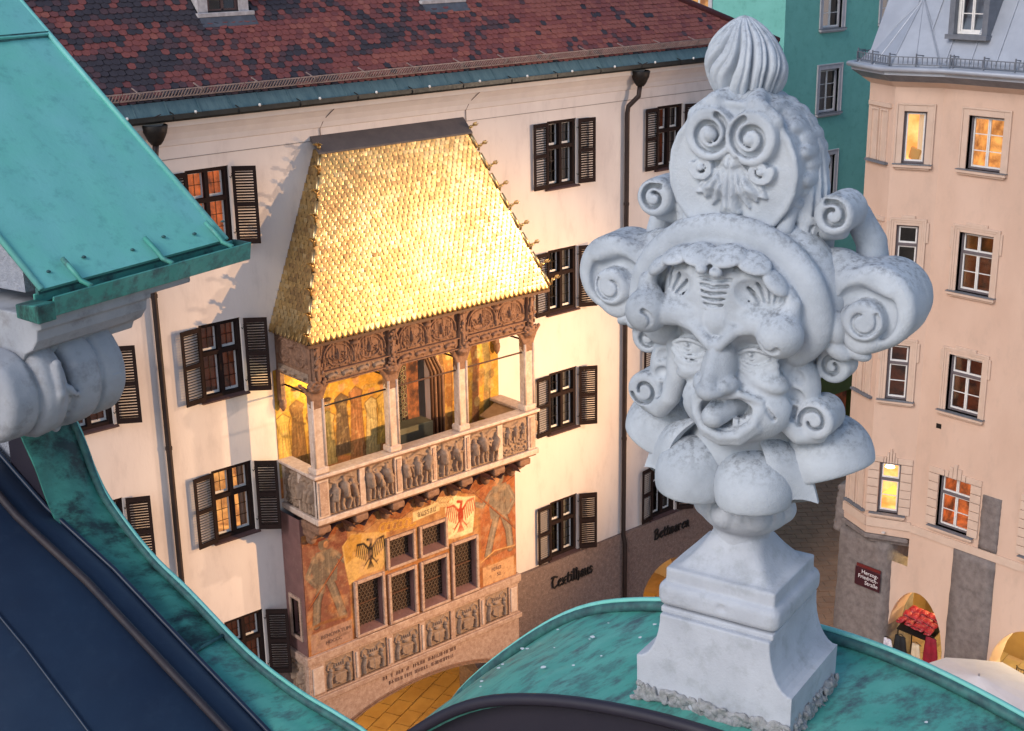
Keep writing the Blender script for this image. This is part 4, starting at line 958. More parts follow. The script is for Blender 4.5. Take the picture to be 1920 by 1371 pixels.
    # verge at the right end
    MB().tube([R(rx1(.3), .3, .04), R(rx1(U), U, .04)], .10, 8).build('hip_tiles', TILECOL[2], roof, smooth=True)
    # down pipes with hoppers
    for px, zt in ((0.03, 18.72), (14.45, 18.72)):
        m = MB(); m.lathe([(.10, -.20), (.16, -.12), (.24, .05), (.27, .20), (.25, .22), (.2, .16)], (px+.28, -.33, zt-.28), 14); hop = m.build('rain_hopper', IRON, house, smooth=True)
        MB().bar((px+.05, -.34, zt+.02), (px+.35, -.52, zt+.16), .03, .02).build('hopper_lever', PIPE, house)
        MB().tube([(px+.27, -.33, zt-.45), (px+.24, -.31, zt-.75), (px+.02, -.14, zt-1.02), (px, -.12, zt-1.2), (px, -.12, 4.9), (px, -.20, 4.6), (px, -.20, .1)], .068, 10).build('down_pipe', PIPE, house, smooth=True)
        for z in (15.0, 11.5, 8.0): MB().lathe([(.08, -.04), (.08, .04)], (px, -.12, z), 10).build('pipe_collar', PIPE, house)
    # wire drops above the oriel
    wire = mat('thin_wire', (.16, .11, .09), rough=.7)
    for x in (4.55, 8.85): MB().tube([(x+.25, -.27, EZ-.06), (x+.1, -.06, EZ-.3), (x, -.02, EZ-.5), (x, -.02, EZ-1.0)], .010, 5).build('wire', wire, house)
build_house()

# blackletter shop names, drawn with a broad nib
GL = {'T': [[(0, .95), (.25, 1), (.6, .9)], [(.25, .95), (.1, .6), (.15, .15), (.35, 0), (.6, .15)]], 'e': [[(.1, .3), (.38, .45), (.3, .6), (.12, .5), (.1, .12), (.25, 0), (.42, .12)]],
      'x': [[(.05, .6), (.2, .5), (.22, .1), (.4, 0)], [(.38, .6), (.22, .5)], [(.0, .05), (.2, .12)], [(.08, .32), (.38, .32)]], 't': [[(.18, .85), (.15, .12), (.28, 0), (.38, .1)], [(.02, .6), (.36, .6)]],
      'i': [[(.08, .6), (.16, .52), (.16, .1), (.28, 0)], [(.14, .8), (.2, .78)]], 'l': [[(.08, 1), (.15, .92), (.15, .1), (.28, 0)]], 'h': [[(.08, 1), (.14, .9), (.14, 0)], [(.14, .5), (.32, .62), (.42, .45), (.4, .1), (.3, -.15)]],
      'a': [[(.1, .5), (.28, .62), (.36, .5), (.36, .1), (.46, 0)], [(.36, .32), (.14, .3), (.1, .1), (.2, 0), (.36, .1)]], 'u': [[(.05, .6), (.12, .5), (.12, .1), (.22, 0), (.38, .12)], [(.38, .6), (.38, .1), (.48, 0)]],
      's': [[(.36, .52), (.2, .62), (.1, .48), (.36, .2), (.25, 0), (.06, .08)]], 'B': [[(.1, .95), (.15, .5), (.1, .05)], [(.0, .85), (.3, 1), (.5, .85), (.42, .62), (.2, .52), (.52, .42), (.55, .15), (.3, 0), (.05, .08)]],
      'w': [[(.03, .6), (.1, .5), (.1, .1), (.2, 0), (.3, .1), (.3, .6)], [(.3, .1), (.42, 0), (.55, .2), (.52, .55), (.42, .62)]], 'r': [[(.05, .6), (.13, .5), (.13, .05), (.22, 0)], [(.13, .45), (.28, .62), (.38, .52)]],
      'n': [[(.05, .6), (.12, .5), (.12, .05), (.2, 0)], [(.12, .48), (.3, .62), (.38, .5), (.38, .1), (.47, 0)]]}
ADV = {'T': .66, 'B': .68, 'w': .66, 'i': .3, 'l': .3, 't': .40, 's': .44}
def blackletter(word, x, y, z, size, parent, m):
    nib = Vector((.052, 0, .052))*size
    for ch in word:
        b = MB()
        for st in GL[ch]:
            for (a0, b0), (a1, b1) in zip(st[:-1], st[1:]):
                p, q = Vector((x+a0*size, y, z+b0*size)), Vector((x+a1*size, y, z+b1*size)); d = (q-p)*.04; p -= d; q += d
                nn = nib
                dd = Vector((0, .03, 0)); c = (p-nn, q-nn, q+nn, p+nn); b.add([*(v-dd for v in c), *(v+dd*.6 for v in c)], [(0, 1, 2, 3), (0, 4, 5, 1), (1, 5, 6, 2), (2, 6, 7, 3), (3, 7, 4, 0)])
        b.build('letter', m, parent); x += ADV.get(ch, .50)*size
SIGNBLK = mat('black_letter_paint', (.012, .011, .012), rough=.5)
for word, xx, zz, sz, lab in (('Textilhaus', 11.50, 4.10, .36, 'black blackletter shop lettering reading Textilhaus on the stone band'), ('Bettwaren', 15.80, 4.30, .34, 'black blackletter shop lettering reading Bettwaren on the stone band')):
    t = thing('shop_lettering', lab, 'lettering', base=(xx, -.12, zz)); blackletter(word, xx, -.13, zz, sz, t, SIGNBLK)
# ------------------------------------------------------------------ the oriel with its gilded roof
MARBLE = mat('pink_marble', (.43, .30, .235), (.29, .18, .135), scale=9, rough=.55, bump=.12, bscale=40, c3=(.58, .46, .38), s3=24, a3=.7)
MARBLE_L = mat('pale_marble', (.56, .45, .385), (.43, .315, .26), scale=7, rough=.45, bump=.06, bscale=40, c3=(.68, .62, .57), s3=13, a3=.6)
SANDST = mat('carved_brown_stone', (.25, .135, .085), (.15, .08, .052), scale=8, rough=.75, bump=.2, bscale=60)
RELIEF = mat('grey_relief_stone', (.31, .215, .155), (.21, .14, .10), scale=8, rough=.75, bump=.2, bscale=60)
REDSTONE = mat('red_brown_stone', (.17, .085, .08), (.12, .06, .058), scale=4, rough=.85, bump=.3, bscale=40, c3=(.25, .15, .13), s3=8, a3=.5)
LATTICE = mat('lead_came', (.16, .12, .09), rough=.5, metal=.4)
DARKGLASS = mat('dark_bottle_glass', (.035, .022, .016), (.06, .035, .022), scale=14, rough=.25, spec=.6)
WOODD = mat('door_wood', (.11, .05, .028), (.07, .032, .02), scale=5, rough=.6, stretch=(6, 6, .8), bump=.2, bscale=20)
GOLD = [mat('gilded_copper_'+n, c, tuple(v*.72 for v in c), scale=9, rough=r, metal=.92, bump=.10, bscale=35) for n, c, r in (('bright', (.66, .45, .19), .31), ('warm', (.57, .38, .165), .33), ('pale', (.69, .51, .26), .34), ('dull', (.43, .28, .13), .38))]
LEAD = mat('lead_cap', (.10, .085, .085), (.075, .065, .068), scale=3, rough=.6)
ORX0, ORX1 = 2.80, 9.56
ori = thing('gilded_oriel', 'ornate late gothic oriel balcony with gilded shingle roof, carved frieze and painted walls', 'oriel', base=(6.2, -.8, 0))
def figure(p, x, y, h, r, lean=0.0, armed=False):
    hd = h*.12
    p.dome(x+lean*h*.9, y+h*.90, hd*.75, hd, .045); p.limb([(x, y+h*.45), (x+lean*h*.75, y+h*.74)], h*.135); p.limb([(x-h*.04, y+h*.45), (x-h*.10+r.uniform(-.05, .05)*h, y+h*.22), (x-h*.08, y)], h*.068); p.limb([(x+h*.05, y+h*.45), (x+h*.13+r.uniform(-.06, .06)*h, y+h*.24), (x+h*.08, y)], h*.068)
    for s in (-1, 1): p.limb([(x+s*h*.10+lean*h*.7, y+h*.72), (x+s*h*(.2+r.uniform(0, .1)), y+h*(.55+r.uniform(-.1, .2))), (x+s*h*(.10+r.uniform(0, .22)), y+h*(.42+r.uniform(-.1, .45)))], h*.045)
    for i in range(4):
        a = x+r.uniform(-.12, .12)*h; p.H -= .007*np.exp(-(p.seg([(a, y+h*.65), (a+r.uniform(-.05, .05)*h, y+h*.1)])/.010)**2)*(p.H > .02)
def relief_panel(w, h, kind, seed, res=.0105):
    r = random.Random(seed); p = Pic(w, h, res)
    if kind == 'figures':
        n = r.choice((2, 3, 3))
        if seed % 3 == 0:
            for i in range(46): p.dome(r.uniform(.03, w-.03), r.uniform(.02, h*.42), r.uniform(.018, .05), r.uniform(.018, .05), r.uniform(.015, .04), r.uniform(0, 3))
            for i in range(3): figure(p, w*(.2+.3*i), h*.36, h*.52, r, r.uniform(-.1, .1))
        else:
            for i in range(n): figure(p, w*(i+.55)/n+r.uniform(-.03, .03), .03+r.uniform(0, .06), h*r.uniform(.74, .90), r, r.uniform(-.18, .18))
        pts = [(w*t, h*.90+.05*sin(t*9+seed)) for t in np.linspace(.05, .95, 12)]; p.limb(pts[:r.randint(7, 12)], .045, .5)
        for i in range(9): p.limb([(r.uniform(0, w), r.uniform(0, h)) for _ in range(2)], .012, 1.2) if r.random() < .3 else p.dome(r.uniform(.03, w-.03), r.uniform(.03, h-.03), .03, .035, .025)
    elif kind == 'arms':
        sh = [(w*.27, h*.50), (w*.73, h*.50), (w*.73, h*.24), (w*.5, h*.07), (w*.27, h*.24)]; d = p.pol(sh); p.H = np.maximum(p.H, np.clip(-d*1.2, 0, .03)+np.where(d < 0, .012, 0))
        if seed % 2:
            for s in (-1, 1):
                for k in range(5): p.limb([(w*.5, h*.33), (w*(.5+s*.055*(k+1)), h*(.45-.07*k))], .012, 1.8)
            p.limb([(w*.5, h*.12), (w*.5, h*.47)], .03, 1.7)
        else:
            for k in range(3): p.limb([(w*.32, h*(.18+.11*k)), (w*.68, h*(.18+.11*k))], .022, 1.8)
        p.dome(w*.5, h*.63, w*.14, h*.09, .05)
        for k in range(5): p.limb([(w*(.36+.07*k), h*.70), (w*(.34+.08*k), h*.80)], .018, 1.4)
        p.limb([(w*.33, h*.70), (w*.67, h*.70)], .02, 1.6)
        for s in (-1, 1):
            cx = w*(.5+s*.34); p.limb([(cx, h*.10), (cx+s*.01, h*.35), (cx-s*.03, h*.55)], .05); p.dome(cx-s*.02, h*.66, .05, .055, .055); p.limb([(cx, h*.35), (w*(.5+s*.22), h*.45)], .03)
            p.limb([(w*(.5+s*a), h*b) for a, b in ((.15, .85), (.28, .93), (.40, .86), (.44, .72), (.38, .66))], .022)
    elif kind == 'tracery':
        for k in range(2):
            c = w*(.26+.48*k); hw = w*.23
            for rr, th in ((1.0, .026), (.80, .016)):
                pl = [(c-hw*rr*cos(a), h*.30+h*.62*rr*sin(a)**.85) for a in np.linspace(0, pi, 22)]; p.limb(pl, th, 1.2)
            p.limb([(c+hw*.62*cos(a), h*.30-h*.20*sin(a)) for a in np.linspace(0, pi, 14)], .022, 1.2)
            p.limb([(c, h*.28), (c, h*.62)], .02, 1.2); p.dome(c, h*.40, .05, .11, .05)
            for i in range(60):
                a = r.uniform(0, 6.28); q = r.uniform(.2, .75); p.dome(c+hw*q*cos(a), h*.38+h*.22*q*sin(a), r.uniform(.011, .02), r.uniform(.011, .02), r.uniform(.015, .032))
        p.dome(w*.5, h*.74, .13, .07, .07); p.limb([(w*.5, h*.1), (w*.5, h*.68)], .03, 1.2)
        for i in range(70): p.dome(r.uniform(.02, w-.02), r.choice((r.uniform(.02, h*.2), r.uniform(h*.8, h-.02))), r.uniform(.015, .035), r.uniform(.012, .025), r.uniform(.015, .03), r.uniform(0, 3))
        for i in range(14): x0 = r.uniform(.05, w-.15); p.limb([(x0+.05*cos(a), h*r.choice((.10, .88))+.035*sin(a)) for a in np.linspace(0, 4.5, 8)], .011, 1.3)
    elif kind == 'beasts':
        n = int(w/.36)
        for i in range(n):
            x = w*(i+.5)/n; p.limb([(x-.10, h*.45), (x, h*.56), (x+.09, h*.45)], .055); p.dome(x+.13, h*.6, .04, .045, .06); p.limb([(x-.08, h*.4), (x-.11, .02)], .02); p.limb([(x+.07, h*.4), (x+.10, .02)], .02); p.limb([(x-.12, h*.5), (x-.17, h*.85)], .014)
    p.H *= 2.0 if kind != 'beasts' else 1.4
    p.H += .016*p.noise(26, seed) + .008*p.noise(60, seed+5)
    return p
def panel(name, parent, m, w, h, kind, seed, o, eu, en, ground=0.0):
    p = relief_panel(w, h, kind, seed); me = p.mesh(name, m, np.array(o, float)-np.array(OFF[parent.name]), eu, (0, 0, 1), en, depth=1)
    ob = link(name, me, parent); OFF[ob.name] = OFF[parent.name]; return ob

def paint_front():
    w, h = ORX1-.02-ORX0-.02, 8.72-5.50; p = Pic(w, h, .0165); X0, Z0 = ORX0+.02, 5.50
    def q(x, z): return (x-X0, z-Z0)
    ochre, red, dred, cream, grey, dark, gold, flesh = hexc('a8703f'), hexc('a4472a'), hexc('7a3325'), hexc('dcb877'), hexc('77695a'), hexc('33241d'), hexc('d79a3a'), hexc('c08a62')
    p.fill(ochre)
    p.poly([q(4.15, 8.72), q(8.25, 8.72), q(8.25, 7.0), q(4.15, 7.0)], hexc('b3824e'))
    p.poly([q(2.8, 8.55), q(4.12, 8.62), q(4.10, 6.08), q(2.8, 6.08)], hexc('84523f'))
    p.poly([q(8.32, 8.72), q(9.6, 8.72), q(9.6, 6.12), q(8.32, 6.12)], hexc('a5623a'))
    p.wear(hexc('c87f3e'), 2.6, .6, 2); p.wear(hexc('6d2f22'), 3.4, .5, 7)
    # drapery and vault shadows painted around the corbels
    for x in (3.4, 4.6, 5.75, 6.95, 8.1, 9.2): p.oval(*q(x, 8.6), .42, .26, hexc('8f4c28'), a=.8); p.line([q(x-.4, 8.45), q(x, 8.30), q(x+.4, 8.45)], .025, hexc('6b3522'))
    def knight(cx, z0, s, mirror, dim):
        def g(a, b): return q(cx+mirror*a*s, z0+b*s)
        A = tuple(v*dim for v in grey); B = tuple(v*dim*1.55 for v in grey); D = tuple(v*.6 for v in grey)
        for pts, wd in (([(-.12, 1.10), (-.30, .62), (-.36, .05)], .20), ([(.10, 1.10), (.26, .62), (.42, .08)], .20)):
            p.line([g(*t) for t in pts], wd*s+.05, dark, .7); p.line([g(*t) for t in pts], wd*s, A); p.line([(g(*t)[0]+.03, g(*t)[1]) for t in pts], wd*s*.28, B, .9)
        p.poly([g(-.34, 1.05), g(.30, 1.05), g(.36, 1.55), g(.22, 1.95), g(-.25, 1.95), g(-.40, 1.5)], A); 
        for k in range(5): p.line([g(-.22+.11*k, 1.12), g(-.17+.09*k, 1.85)], .022, B if k % 2 else D, .8)
        p.line([g(-.30, 1.80), g(-.52, 1.40), g(-.30, 1.10)], .15*s, A); p.line([g(.28, 1.80), g(.56, 1.5), g(.78, 1.62)], .14*s, A)
        p.line([g(-.30, 1.80), g(-.52, 1.40), g(-.30, 1.10)], .04*s, B); p.line([g(.28, 1.80), g(.56, 1.5), g(.78, 1.62)], .04*s, B)
        p.oval(*g(-.02, 2.12), .15*s, .18*s, A); p.oval(*g(.05, 2.09), .07*s, .09*s, flesh); p.line([g(-.16, 2.24), g(.14, 2.26)], .05, hexc('6a2a20'))
        p.line([g(-.55, .55), g(.98, 2.12)], .055, hexc('5e2a1c')); p.line([g(-.55, .56), g(.98, 2.13)], .02, hexc('b06a3c'))
        p.line([g(-.55, .0), g(-.2, .06), g(.5, .0)], .08, hexc('8a5a34'))
    knight(3.45, 6.22, 1.0, 1, .9); knight(8.98, 6.32, 1.02, -1, 1.25)
    p.line([q(8.32, 6.25), q(8.8, 6.45), q(9.5, 6.38)], .03, hexc('d9a868'))
    # banner with the black eagle
    p.poly([q(3.95, 8.1), q(4.25, 8.35), q(4.75, 8.22), q(5.28, 8.12), q(5.30, 7.45), q(5.1, 7.12), q(4.5, 7.15), q(4.10, 7.02), q(4.02, 7.5)], hexc('cfa763')); p.poly([q(4.0, 8.08), q(4.22, 8.33), q(4.55, 8.25), q(4.45, 7.75), q(4.05, 7.6)], hexc('c09142'))
    def eagle(cx, cz, s, c, bend):
        def g(a, b): return q(cx+s*(a+bend*b), cz+s*b)
        p.oval(*g(0, 0), .10*s, .24*s, c); p.line([g(0, .2), g(.03, .38), g(-.10, .42)], .085*s, c)
        for sd in (-1, 1):
            p.line([g(sd*.06, .14), g(sd*.24, .34), g(sd*.44, .36)], .07*s, c)
            for k in range(6): a = .12+.065*k; p.line([g(sd*a, .20+.03*k), g(sd*(a+.05), -.18+.045*k)], .034*s, c)
            p.line([g(sd*.05, -.15), g(sd*.2, -.34)], .045*s, c); p.line([g(sd*.2, -.34), g(sd*.27, -.30)], .02*s, c); p.line([g(sd*.2, -.34), g(sd*.24, -.42)], .02*s, c)
        for k in range(-2, 3): p.line([g(0, -.2), g(.05*k, -.46)], .03*s, c)
    eagle(4.78, 7.68, .88, hexc('1d1510'), .05)
    p.poly([q(7.15, 8.15), q(7.42, 8.45), q(7.8, 8.30), q(8.16, 8.22), q(8.12, 7.7), q(8.05, 7.22), q(7.5, 7.22), q(7.12, 7.30), q(7.2, 7.75)], hexc('eed6a6')); eagle(7.66, 7.82, .98, hexc('b03a1c'), .03)
    for x0, x1, z, c in ((5.2, 6.1, 8.22, hexc('d9a244')), (6.85, 7.3, 8.42, hexc('e2c590'))):
        for k in range(6):
            t = k/5; p.line([q(x0+(x1-x0)*t+.12*cos(a), z-.10*t+.11*sin(a)) for a in np.linspace(0, 5.5, 12)], .055, c); p.line([q(x0+(x1-x0)*t+.12*cos(a), z-.10*t+.11*sin(a)) for a in np.linspace(0, 5.5, 12)], .012, hexc('7a4a22'))
    p.poly([q(6.12, 8.36), q(6.98, 8.42), q(6.98, 8.16), q(6.12, 8.10)], hexc('e0c794'))
    x = 6.26
    for ch in 'aussau':
        for st in GL[ch]: p.line([q(x+a*.20, 8.18+b*.20) for a, b in st], .022, hexc('2b1d18'))
        x += ADV.get(ch, .5)*.21
    # inscription plates under the knights
    for x0, x1, rows in ((2.9, 4.12, ('RENOVATUM', 'MDCCC')), (8.36, 9.46, ('FEREI', '52'))):
        p.poly([q(x0, 6.06), q(x1, 6.08), q(x1, 5.52), q(x0, 5.52)], hexc('a88472') if x0 < 5 else hexc('c79a70'))
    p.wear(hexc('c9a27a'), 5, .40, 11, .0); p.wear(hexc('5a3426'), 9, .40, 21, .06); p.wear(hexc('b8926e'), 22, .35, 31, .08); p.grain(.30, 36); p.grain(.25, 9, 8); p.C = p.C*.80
    return p, X0, Z0

def paint_loggia():
    X0, Z0 = 2.86, 9.42; w, h = 9.74-X0, 12.66-Z0; p = Pic(w, h, .02)
    def q(x, z): return (x-X0, z-Z0)
    p.fill(hexc('b98a34')); p.wear(hexc('93662a'), 1.6, .7, 4); p.wear(hexc('d8b04e'), 2.4, .6, 9)
    p.poly([q(2.8, 10.1), q(4.0, 10.25), q(4.9, 10.0), q(6.1, 10.3), q(6.1, 9.3), q(2.8, 9.3)], hexc('bf7a45'))
    cols = ['c8a552', '846038', '977145', 'b89a5a', '65503a', '9c6a42', 'c6b078']
    r = random.Random(2)
    for i, x in enumerate((3.05, 3.45, 3.9, 4.3, 4.72, 5.15, 5.6, 5.95)):
        c = hexc(cols[i % 7]); d = tuple(v*.45 for v in c); zb = 9.95+.12*sin(i*2); zt = 11.55+.25*sin(i*1.7)
        p.poly([q(x-.24, zb), q(x+.22, zb), q(x+.14, zt-.35), q(x+.20, zt-.15), q(x, zt), q(x-.20, zt-.12), q(x-.15, zt-.4)], c)
        for k in range(4): a = -.18+.11*k; p.line([q(x+a, zb+.05), q(x+a*.6, zt-.3)], .022, d, .8)
        p.oval(*q(x+.02, zt+.16), .095, .13, hexc('b98658')); p.line([q(x-.2, zt-.2), q(x-.05, zt-.55), q(x+.2, zt-.65)], .07, d, .7)
        p.oval(*q(x, zt+.28), .14, .06, hexc('4a3020') if i % 2 else hexc('a5802e'))
        p.line([q(x-.24, zb), q(x-.15, zt-.4), q(x-.20, zt-.12), q(x, zt), q(x+.20, zt-.15), q(x+.14, zt-.35), q(x+.22, zb)], .022, hexc('4a2d18'), .85); p.line([q(x-.12, zb+.2), q(x+.05, zb+.5), q(x-.02, zb+.9)], .03, tuple(min(1, v*1.5) for v in c), .8)
    for x, c in ((8.0, '8f6236'), (8.45, 'b28a45'), (8.9, '95623c'), (9.3, '857445'), (7.75, '6a4c30')):
        p.line([q(x, 9.5), q(x+.08, 11.4), q(x-.05, 12.4)], .24, hexc(c)); p.line([q(x+.1, 9.5), q(x+.16, 11.6)], .03, hexc('57351d'), .7)
        for k in range(6): p.oval(*q(x+r.uniform(-.25, .25), r.uniform(10, 12.4)), .10, .14, hexc(r.choice(cols)), a=.6)
    for k in range(26): x0 = r.uniform(2.9, 9.6); z0 = r.uniform(11.6, 12.5); p.line([q(x0+.09*cos(a), z0+.09*sin(a)) for a in np.linspace(0, 4.5, 8)], .02, hexc('6a4420'), .7)
    p.wear(hexc('7a6038'), 5, .45, 13, .04); p.wear(hexc('c4ab78'), 11, .35, 17, .08); p.grain(.4, 30); p.grain(.3, 6, 4)
    return p, X0, Z0

def build_oriel():
    P = ori; yl = -.85; yb = -1.50
    off = OFF[P.name]
    def addme(name, me, parent=P): o = link(name, me, parent); OFF[o.name] = OFF[parent.name]; return o
    # ---------------- lower storey: painted wall with window holes
    wins = [(4.30, 5.06, 5.62, 6.98), (5.32, 6.06, 5.62, 6.84), (6.35, 7.10, 5.62, 6.84), (7.37, 8.11, 5.62, 7.05), (5.32, 6.06, 7.14, 7.84), (6.35, 7.10, 7.14, 7.84)]
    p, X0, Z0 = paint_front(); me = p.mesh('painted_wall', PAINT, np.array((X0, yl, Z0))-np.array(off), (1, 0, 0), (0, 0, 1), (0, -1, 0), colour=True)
    bm = bmesh.new(); bm.from_mesh(me); kill = []
    for f in bm.faces:
        c = f.calc_center_median(); x, z = c.x+off.x, c.z+off.z
        if any(a < x < b and c0 < z < d for a, b, c0, d in wins): kill.append(f)
    bmesh.ops.delete(bm, geom=kill, context='FACES'); bm.to_mesh(me); bm.free(); addme('painted_wall', me)
    m = MB(); wall_cols(m, ORX0, ORX1, 5.40, 9.15, wins, yl+.012, yl+.22, ID3)
    m.quad((ORX1, yl+.012, 4.3), (ORX1, .0, 4.3), (ORX1, .0, 9.15), (ORX1, yl+.012, 9.15)); m.build('core_wall', REDSTONE, P)
    # left flank with a slit window
    m = MB(); wall_cols(m, yl+.012, -.0, 4.3, 9.15, [(-.62, -.26, 5.95, 6.95)], ORX0, ORX0+.2, lambda a, b, c: (b, a, c)); m.build('flank_wall', REDSTONE, P)
    box('slit_pane', ORX0+.14, ORX0+.16, -.62, -.26, 5.95, 6.95, DARKGLASS, P)
    for q in ((-.70, -.62, 5.87, 7.03), (-.26, -.18, 5.87, 7.03), (-.62, -.26, 6.95, 7.03), (-.62, -.26, 5.87, 5.95)): box('slit_frame', ORX0-.04, ORX0+.05, q[0], q[1], q[2], q[3], MARBLE, P)
    # window frames, lattice and panes
    for a, b, c, d in wins:
        f = MB(); t = .085
        for q in ((a-t, a, c-.02, d+t), (b, b+t, c-.02, d+t), (a, b, d, d+t)): f.box(q[0], q[1], yl-.075, yl+.10, q[2], q[3])
        f.box(a-t, b+t, yl-.09, yl+.10, c-.09, c-.02)
        fo = f.build('window', MARBLE, P, bevel=.012)
        i = MB()
        for q in ((a, a+.03, c, d), (b-.03, b, c, d)): i.box(q[0], q[1], yl-.02, yl+.13, q[2], q[3])
        i.box(a+.03, b-.03, yl-.02, yl+.13, d-.03, d); i.prism([(yl-.06, c-.02), (yl+.16, c+.10), (yl+.16, c-.02)], a+.03, b-.03, 'yz'); i.build('reveal', REDSTONE, fo)
        MB().quad((a, yl+.155, c), (b, yl+.155, c), (b, yl+.155, d), (a, yl+.155, d)).build('pane', DARKGLASS, fo)
        L = MB(); s = .062; zz = c+.03; row = 0
        def edge(p1, p2): L.bar((p1[0], yl+.138, p1[1]), (p2[0], yl+.138, p2[1]), .012, .011, (0, 1, 0))
        while zz < d:
            xx = a+(0 if row % 2 else s*.87)
            while xx < b:
                v = [(xx+s*cos(radians(30+60*k)), zz+s*sin(radians(30+60*k))) for k in range(6)]
                for k in (0, 1, 2):
                    p1, p2 = v[k], v[(k+1) % 6]
                    if all(a < t[0] < b and c < t[1] < d for t in (p1, p2)): edge(p1, p2)
                xx += s*1.732
            zz += s*1.5; row += 1
        L.build('lead_lattice', LATTICE, fo)
        if d-c > .9: box('saddle_bar', a, b, yl+.10, yl+.14, (c+d)/2+.02, (c+d)/2+.05, WOODD, fo)
    # inscriptions under the knights
    tm = mat('inscription', (.14, .08, .065), rough=.8)
    for x, z, s, t in ((3.20, 5.84, .115, 'RENOVATUM'), (3.32, 5.66, .105, 'MDCCC'), (8.66, 5.86, .12, 'FEREI'), (8.85, 5.68, .11, '52')):
        cu = bpy.data.curves.new('inscription', 'FONT'); cu.body = t; cu.size = s*1.25; cu.extrude = .003
        tmp = bpy.data.objects.new('inscription', cu); COL.objects.link(tmp); dg = bpy.context.evaluated_depsgraph_get(); me = bpy.data.meshes.new_from_object(tmp.evaluated_get(dg)); bpy.data.objects.remove(tmp)
        me.materials.clear(); me.materials.append(tm); o = link('inscription', me, P, Vector((x, yl-.006, z))-off, (pi/2, 0, 0))
    # ---------------- sill band, arms panels, base
    def band(name, z0, z1, out, m=MARBLE, y=yl, x0=ORX0, x1=ORX1, bev=.015):
        b = MB(); b.box(x0-out, x1+out, y-out, y+.03, z0, z1); b.box(x0-out, x0+.03, y+.03, -.0, z0, z1); b.box(x1-.03, x1+out, y+.03, -.0, z0, z1); return b.build(name, m, P, bevel=bev)
    band('sill_band', 5.30, 5.50, .09); band('sill_fillet', 5.22, 5.30, .05); band('base_band', 4.20, 4.33, .10); band('base_fillet', 4.33, 4.38, .06)
    px = [3.24, 4.27, 5.32, 6.35, 7.35, 8.38]; pw = .84
    for i, x in enumerate(px): panel('arms_panel', P, RELIEF, pw-.02, .80, 'arms', 20+i, (x+.01, yl-.005, 4.40), (1, 0, 0), (0, -1, 0))
    edges = [ORX0+.0]+[e for x in px for e in (x, x+pw)]+[ORX1]
    for a, b in zip(edges[0::2], edges[1::2]):
        box('pilaster', a, b, yl-.045, yl+.02, 4.38, 5.22, MARBLE, P, bevel=.012); box('pilaster_fillet', a+.06, b-.06, yl-.075, yl-.04, 4.44, 5.16, MARBLE_L, P, bevel=.01) if b-a > .17 else None
    panel('arms_panel', P, RELIEF, .62, .80, 'figures', 31, (ORX0-.005, -.08, 4.40), (0, -1, 0), (-1, 0, 0)); box('pilaster', ORX0-.045, ORX0+.02, yl-.03, -.71, 4.38, 5.22, MARBLE, P, bevel=.012); box('pilaster', ORX0-.045, ORX0+.02, -.08, -.0, 4.38, 5.22, MARBLE, P, bevel=.012)
    # arch below with inscription band
    c, hw = 6.15, 2.95
    m = MB(); wall_cols(m, ORX0+.03, ORX1+.03, 0, 4.195, [(c-hw, c+hw, 0, lambda x: 2.55+1.02*sqrt(max(0, 1-((x-c)/hw)**2)))], yl-.02, .0, ID3)
    m.quad((ORX0+.03, yl-.02, 0), (ORX0+.03, 0, 0), (ORX0+.03, 0, 4.195), (ORX0+.03, yl-.02, 4.195)); m.quad((ORX1+.03, yl-.02, 0), (ORX1+.03, 0, 0), (ORX1+.03, 0, 4.195), (ORX1+.03, yl-.02, 4.195))
    m.build('arch_wall', MARBLE, P)
    for k, hw2 in ((0, 3.02), (1, 3.09)): MB().tube([(c-hw2*cos(a), yl-.03, 2.55+(1.06+.06*k)*sin(a)) for a in np.linspace(.12, pi-.12, 30)], .022, 6).build('arch_moulding', SANDST, P, smooth=True)
    r = random.Random(8)
    for row in range(2):         # worn two-line inscription
        x = 4.95+.15*row
        while x < 7.3-.1*row:
            b = MB(); hgt = .10; wd = r.uniform(.05, .08)
            for k in range(r.randint(2, 3)): q = x+r.uniform(0, wd); b.box(q-.009, q+.009, yl-.028, yl-.02, 4.02-.19*row, 4.02-.19*row+hgt)
            b.box(x, x+wd, yl-.0285, yl-.02, 4.02-.19*row+r.choice((0, .045, .085)), 4.02-.19*row+r.choice((.013, .058, .10))+.004) if r.random() < .7 else None
            b.build('letter', tm, P); x += wd+.03+(.08 if r.random() < .16 else 0)
    # ---------------- corbels and balcony slab
    xs = [3.05, 4.12, 5.20, 6.28, 7.36, 8.44, 9.32]
    for x in xs:
        q = Sculpt((x-.26, -1.66, 8.42), (x+.26, -.78, 9.18), .022); q.B((x, -1.18, 9.05), (.19, .38, .09), rnd=.04, k=.03); q.B((x, -1.02, 8.86), (.16, .24, .13), rnd=.06, k=.06); q.E((x, -.94, 8.66), (.13, .14, .17), k=.06); q.E((x, -1.36, 8.95), (.15, .13, .09), k=.05)
        for s in (-1, 1): q.T([(x+s*.07, -1.46, 9.0, .03), (x+s*.09, -1.15, 8.78, .035), (x+s*.06, -.95, 8.6, .03)], k=.02)
        o = addme('corbel', q.mesh('corbel', SANDST, off, rough=.006))
    for a, b in zip(xs[:-1], xs[1:]):   # little vaults between corbels
        m = MB(); N = 8; vs = []
        for i in range(N+1):
            x = a+.1+(b-a-.2)*i/N; z = 8.72+.34*sin(pi*i/N)
            vs += [(x, yl-.0, z), (x, -1.48, z+.06)]
        m.add(vs, [(2*i, 2*i+2, 2*i+3, 2*i+1) for i in range(N)]).build('vault', REDSTONE, P, smooth=True)
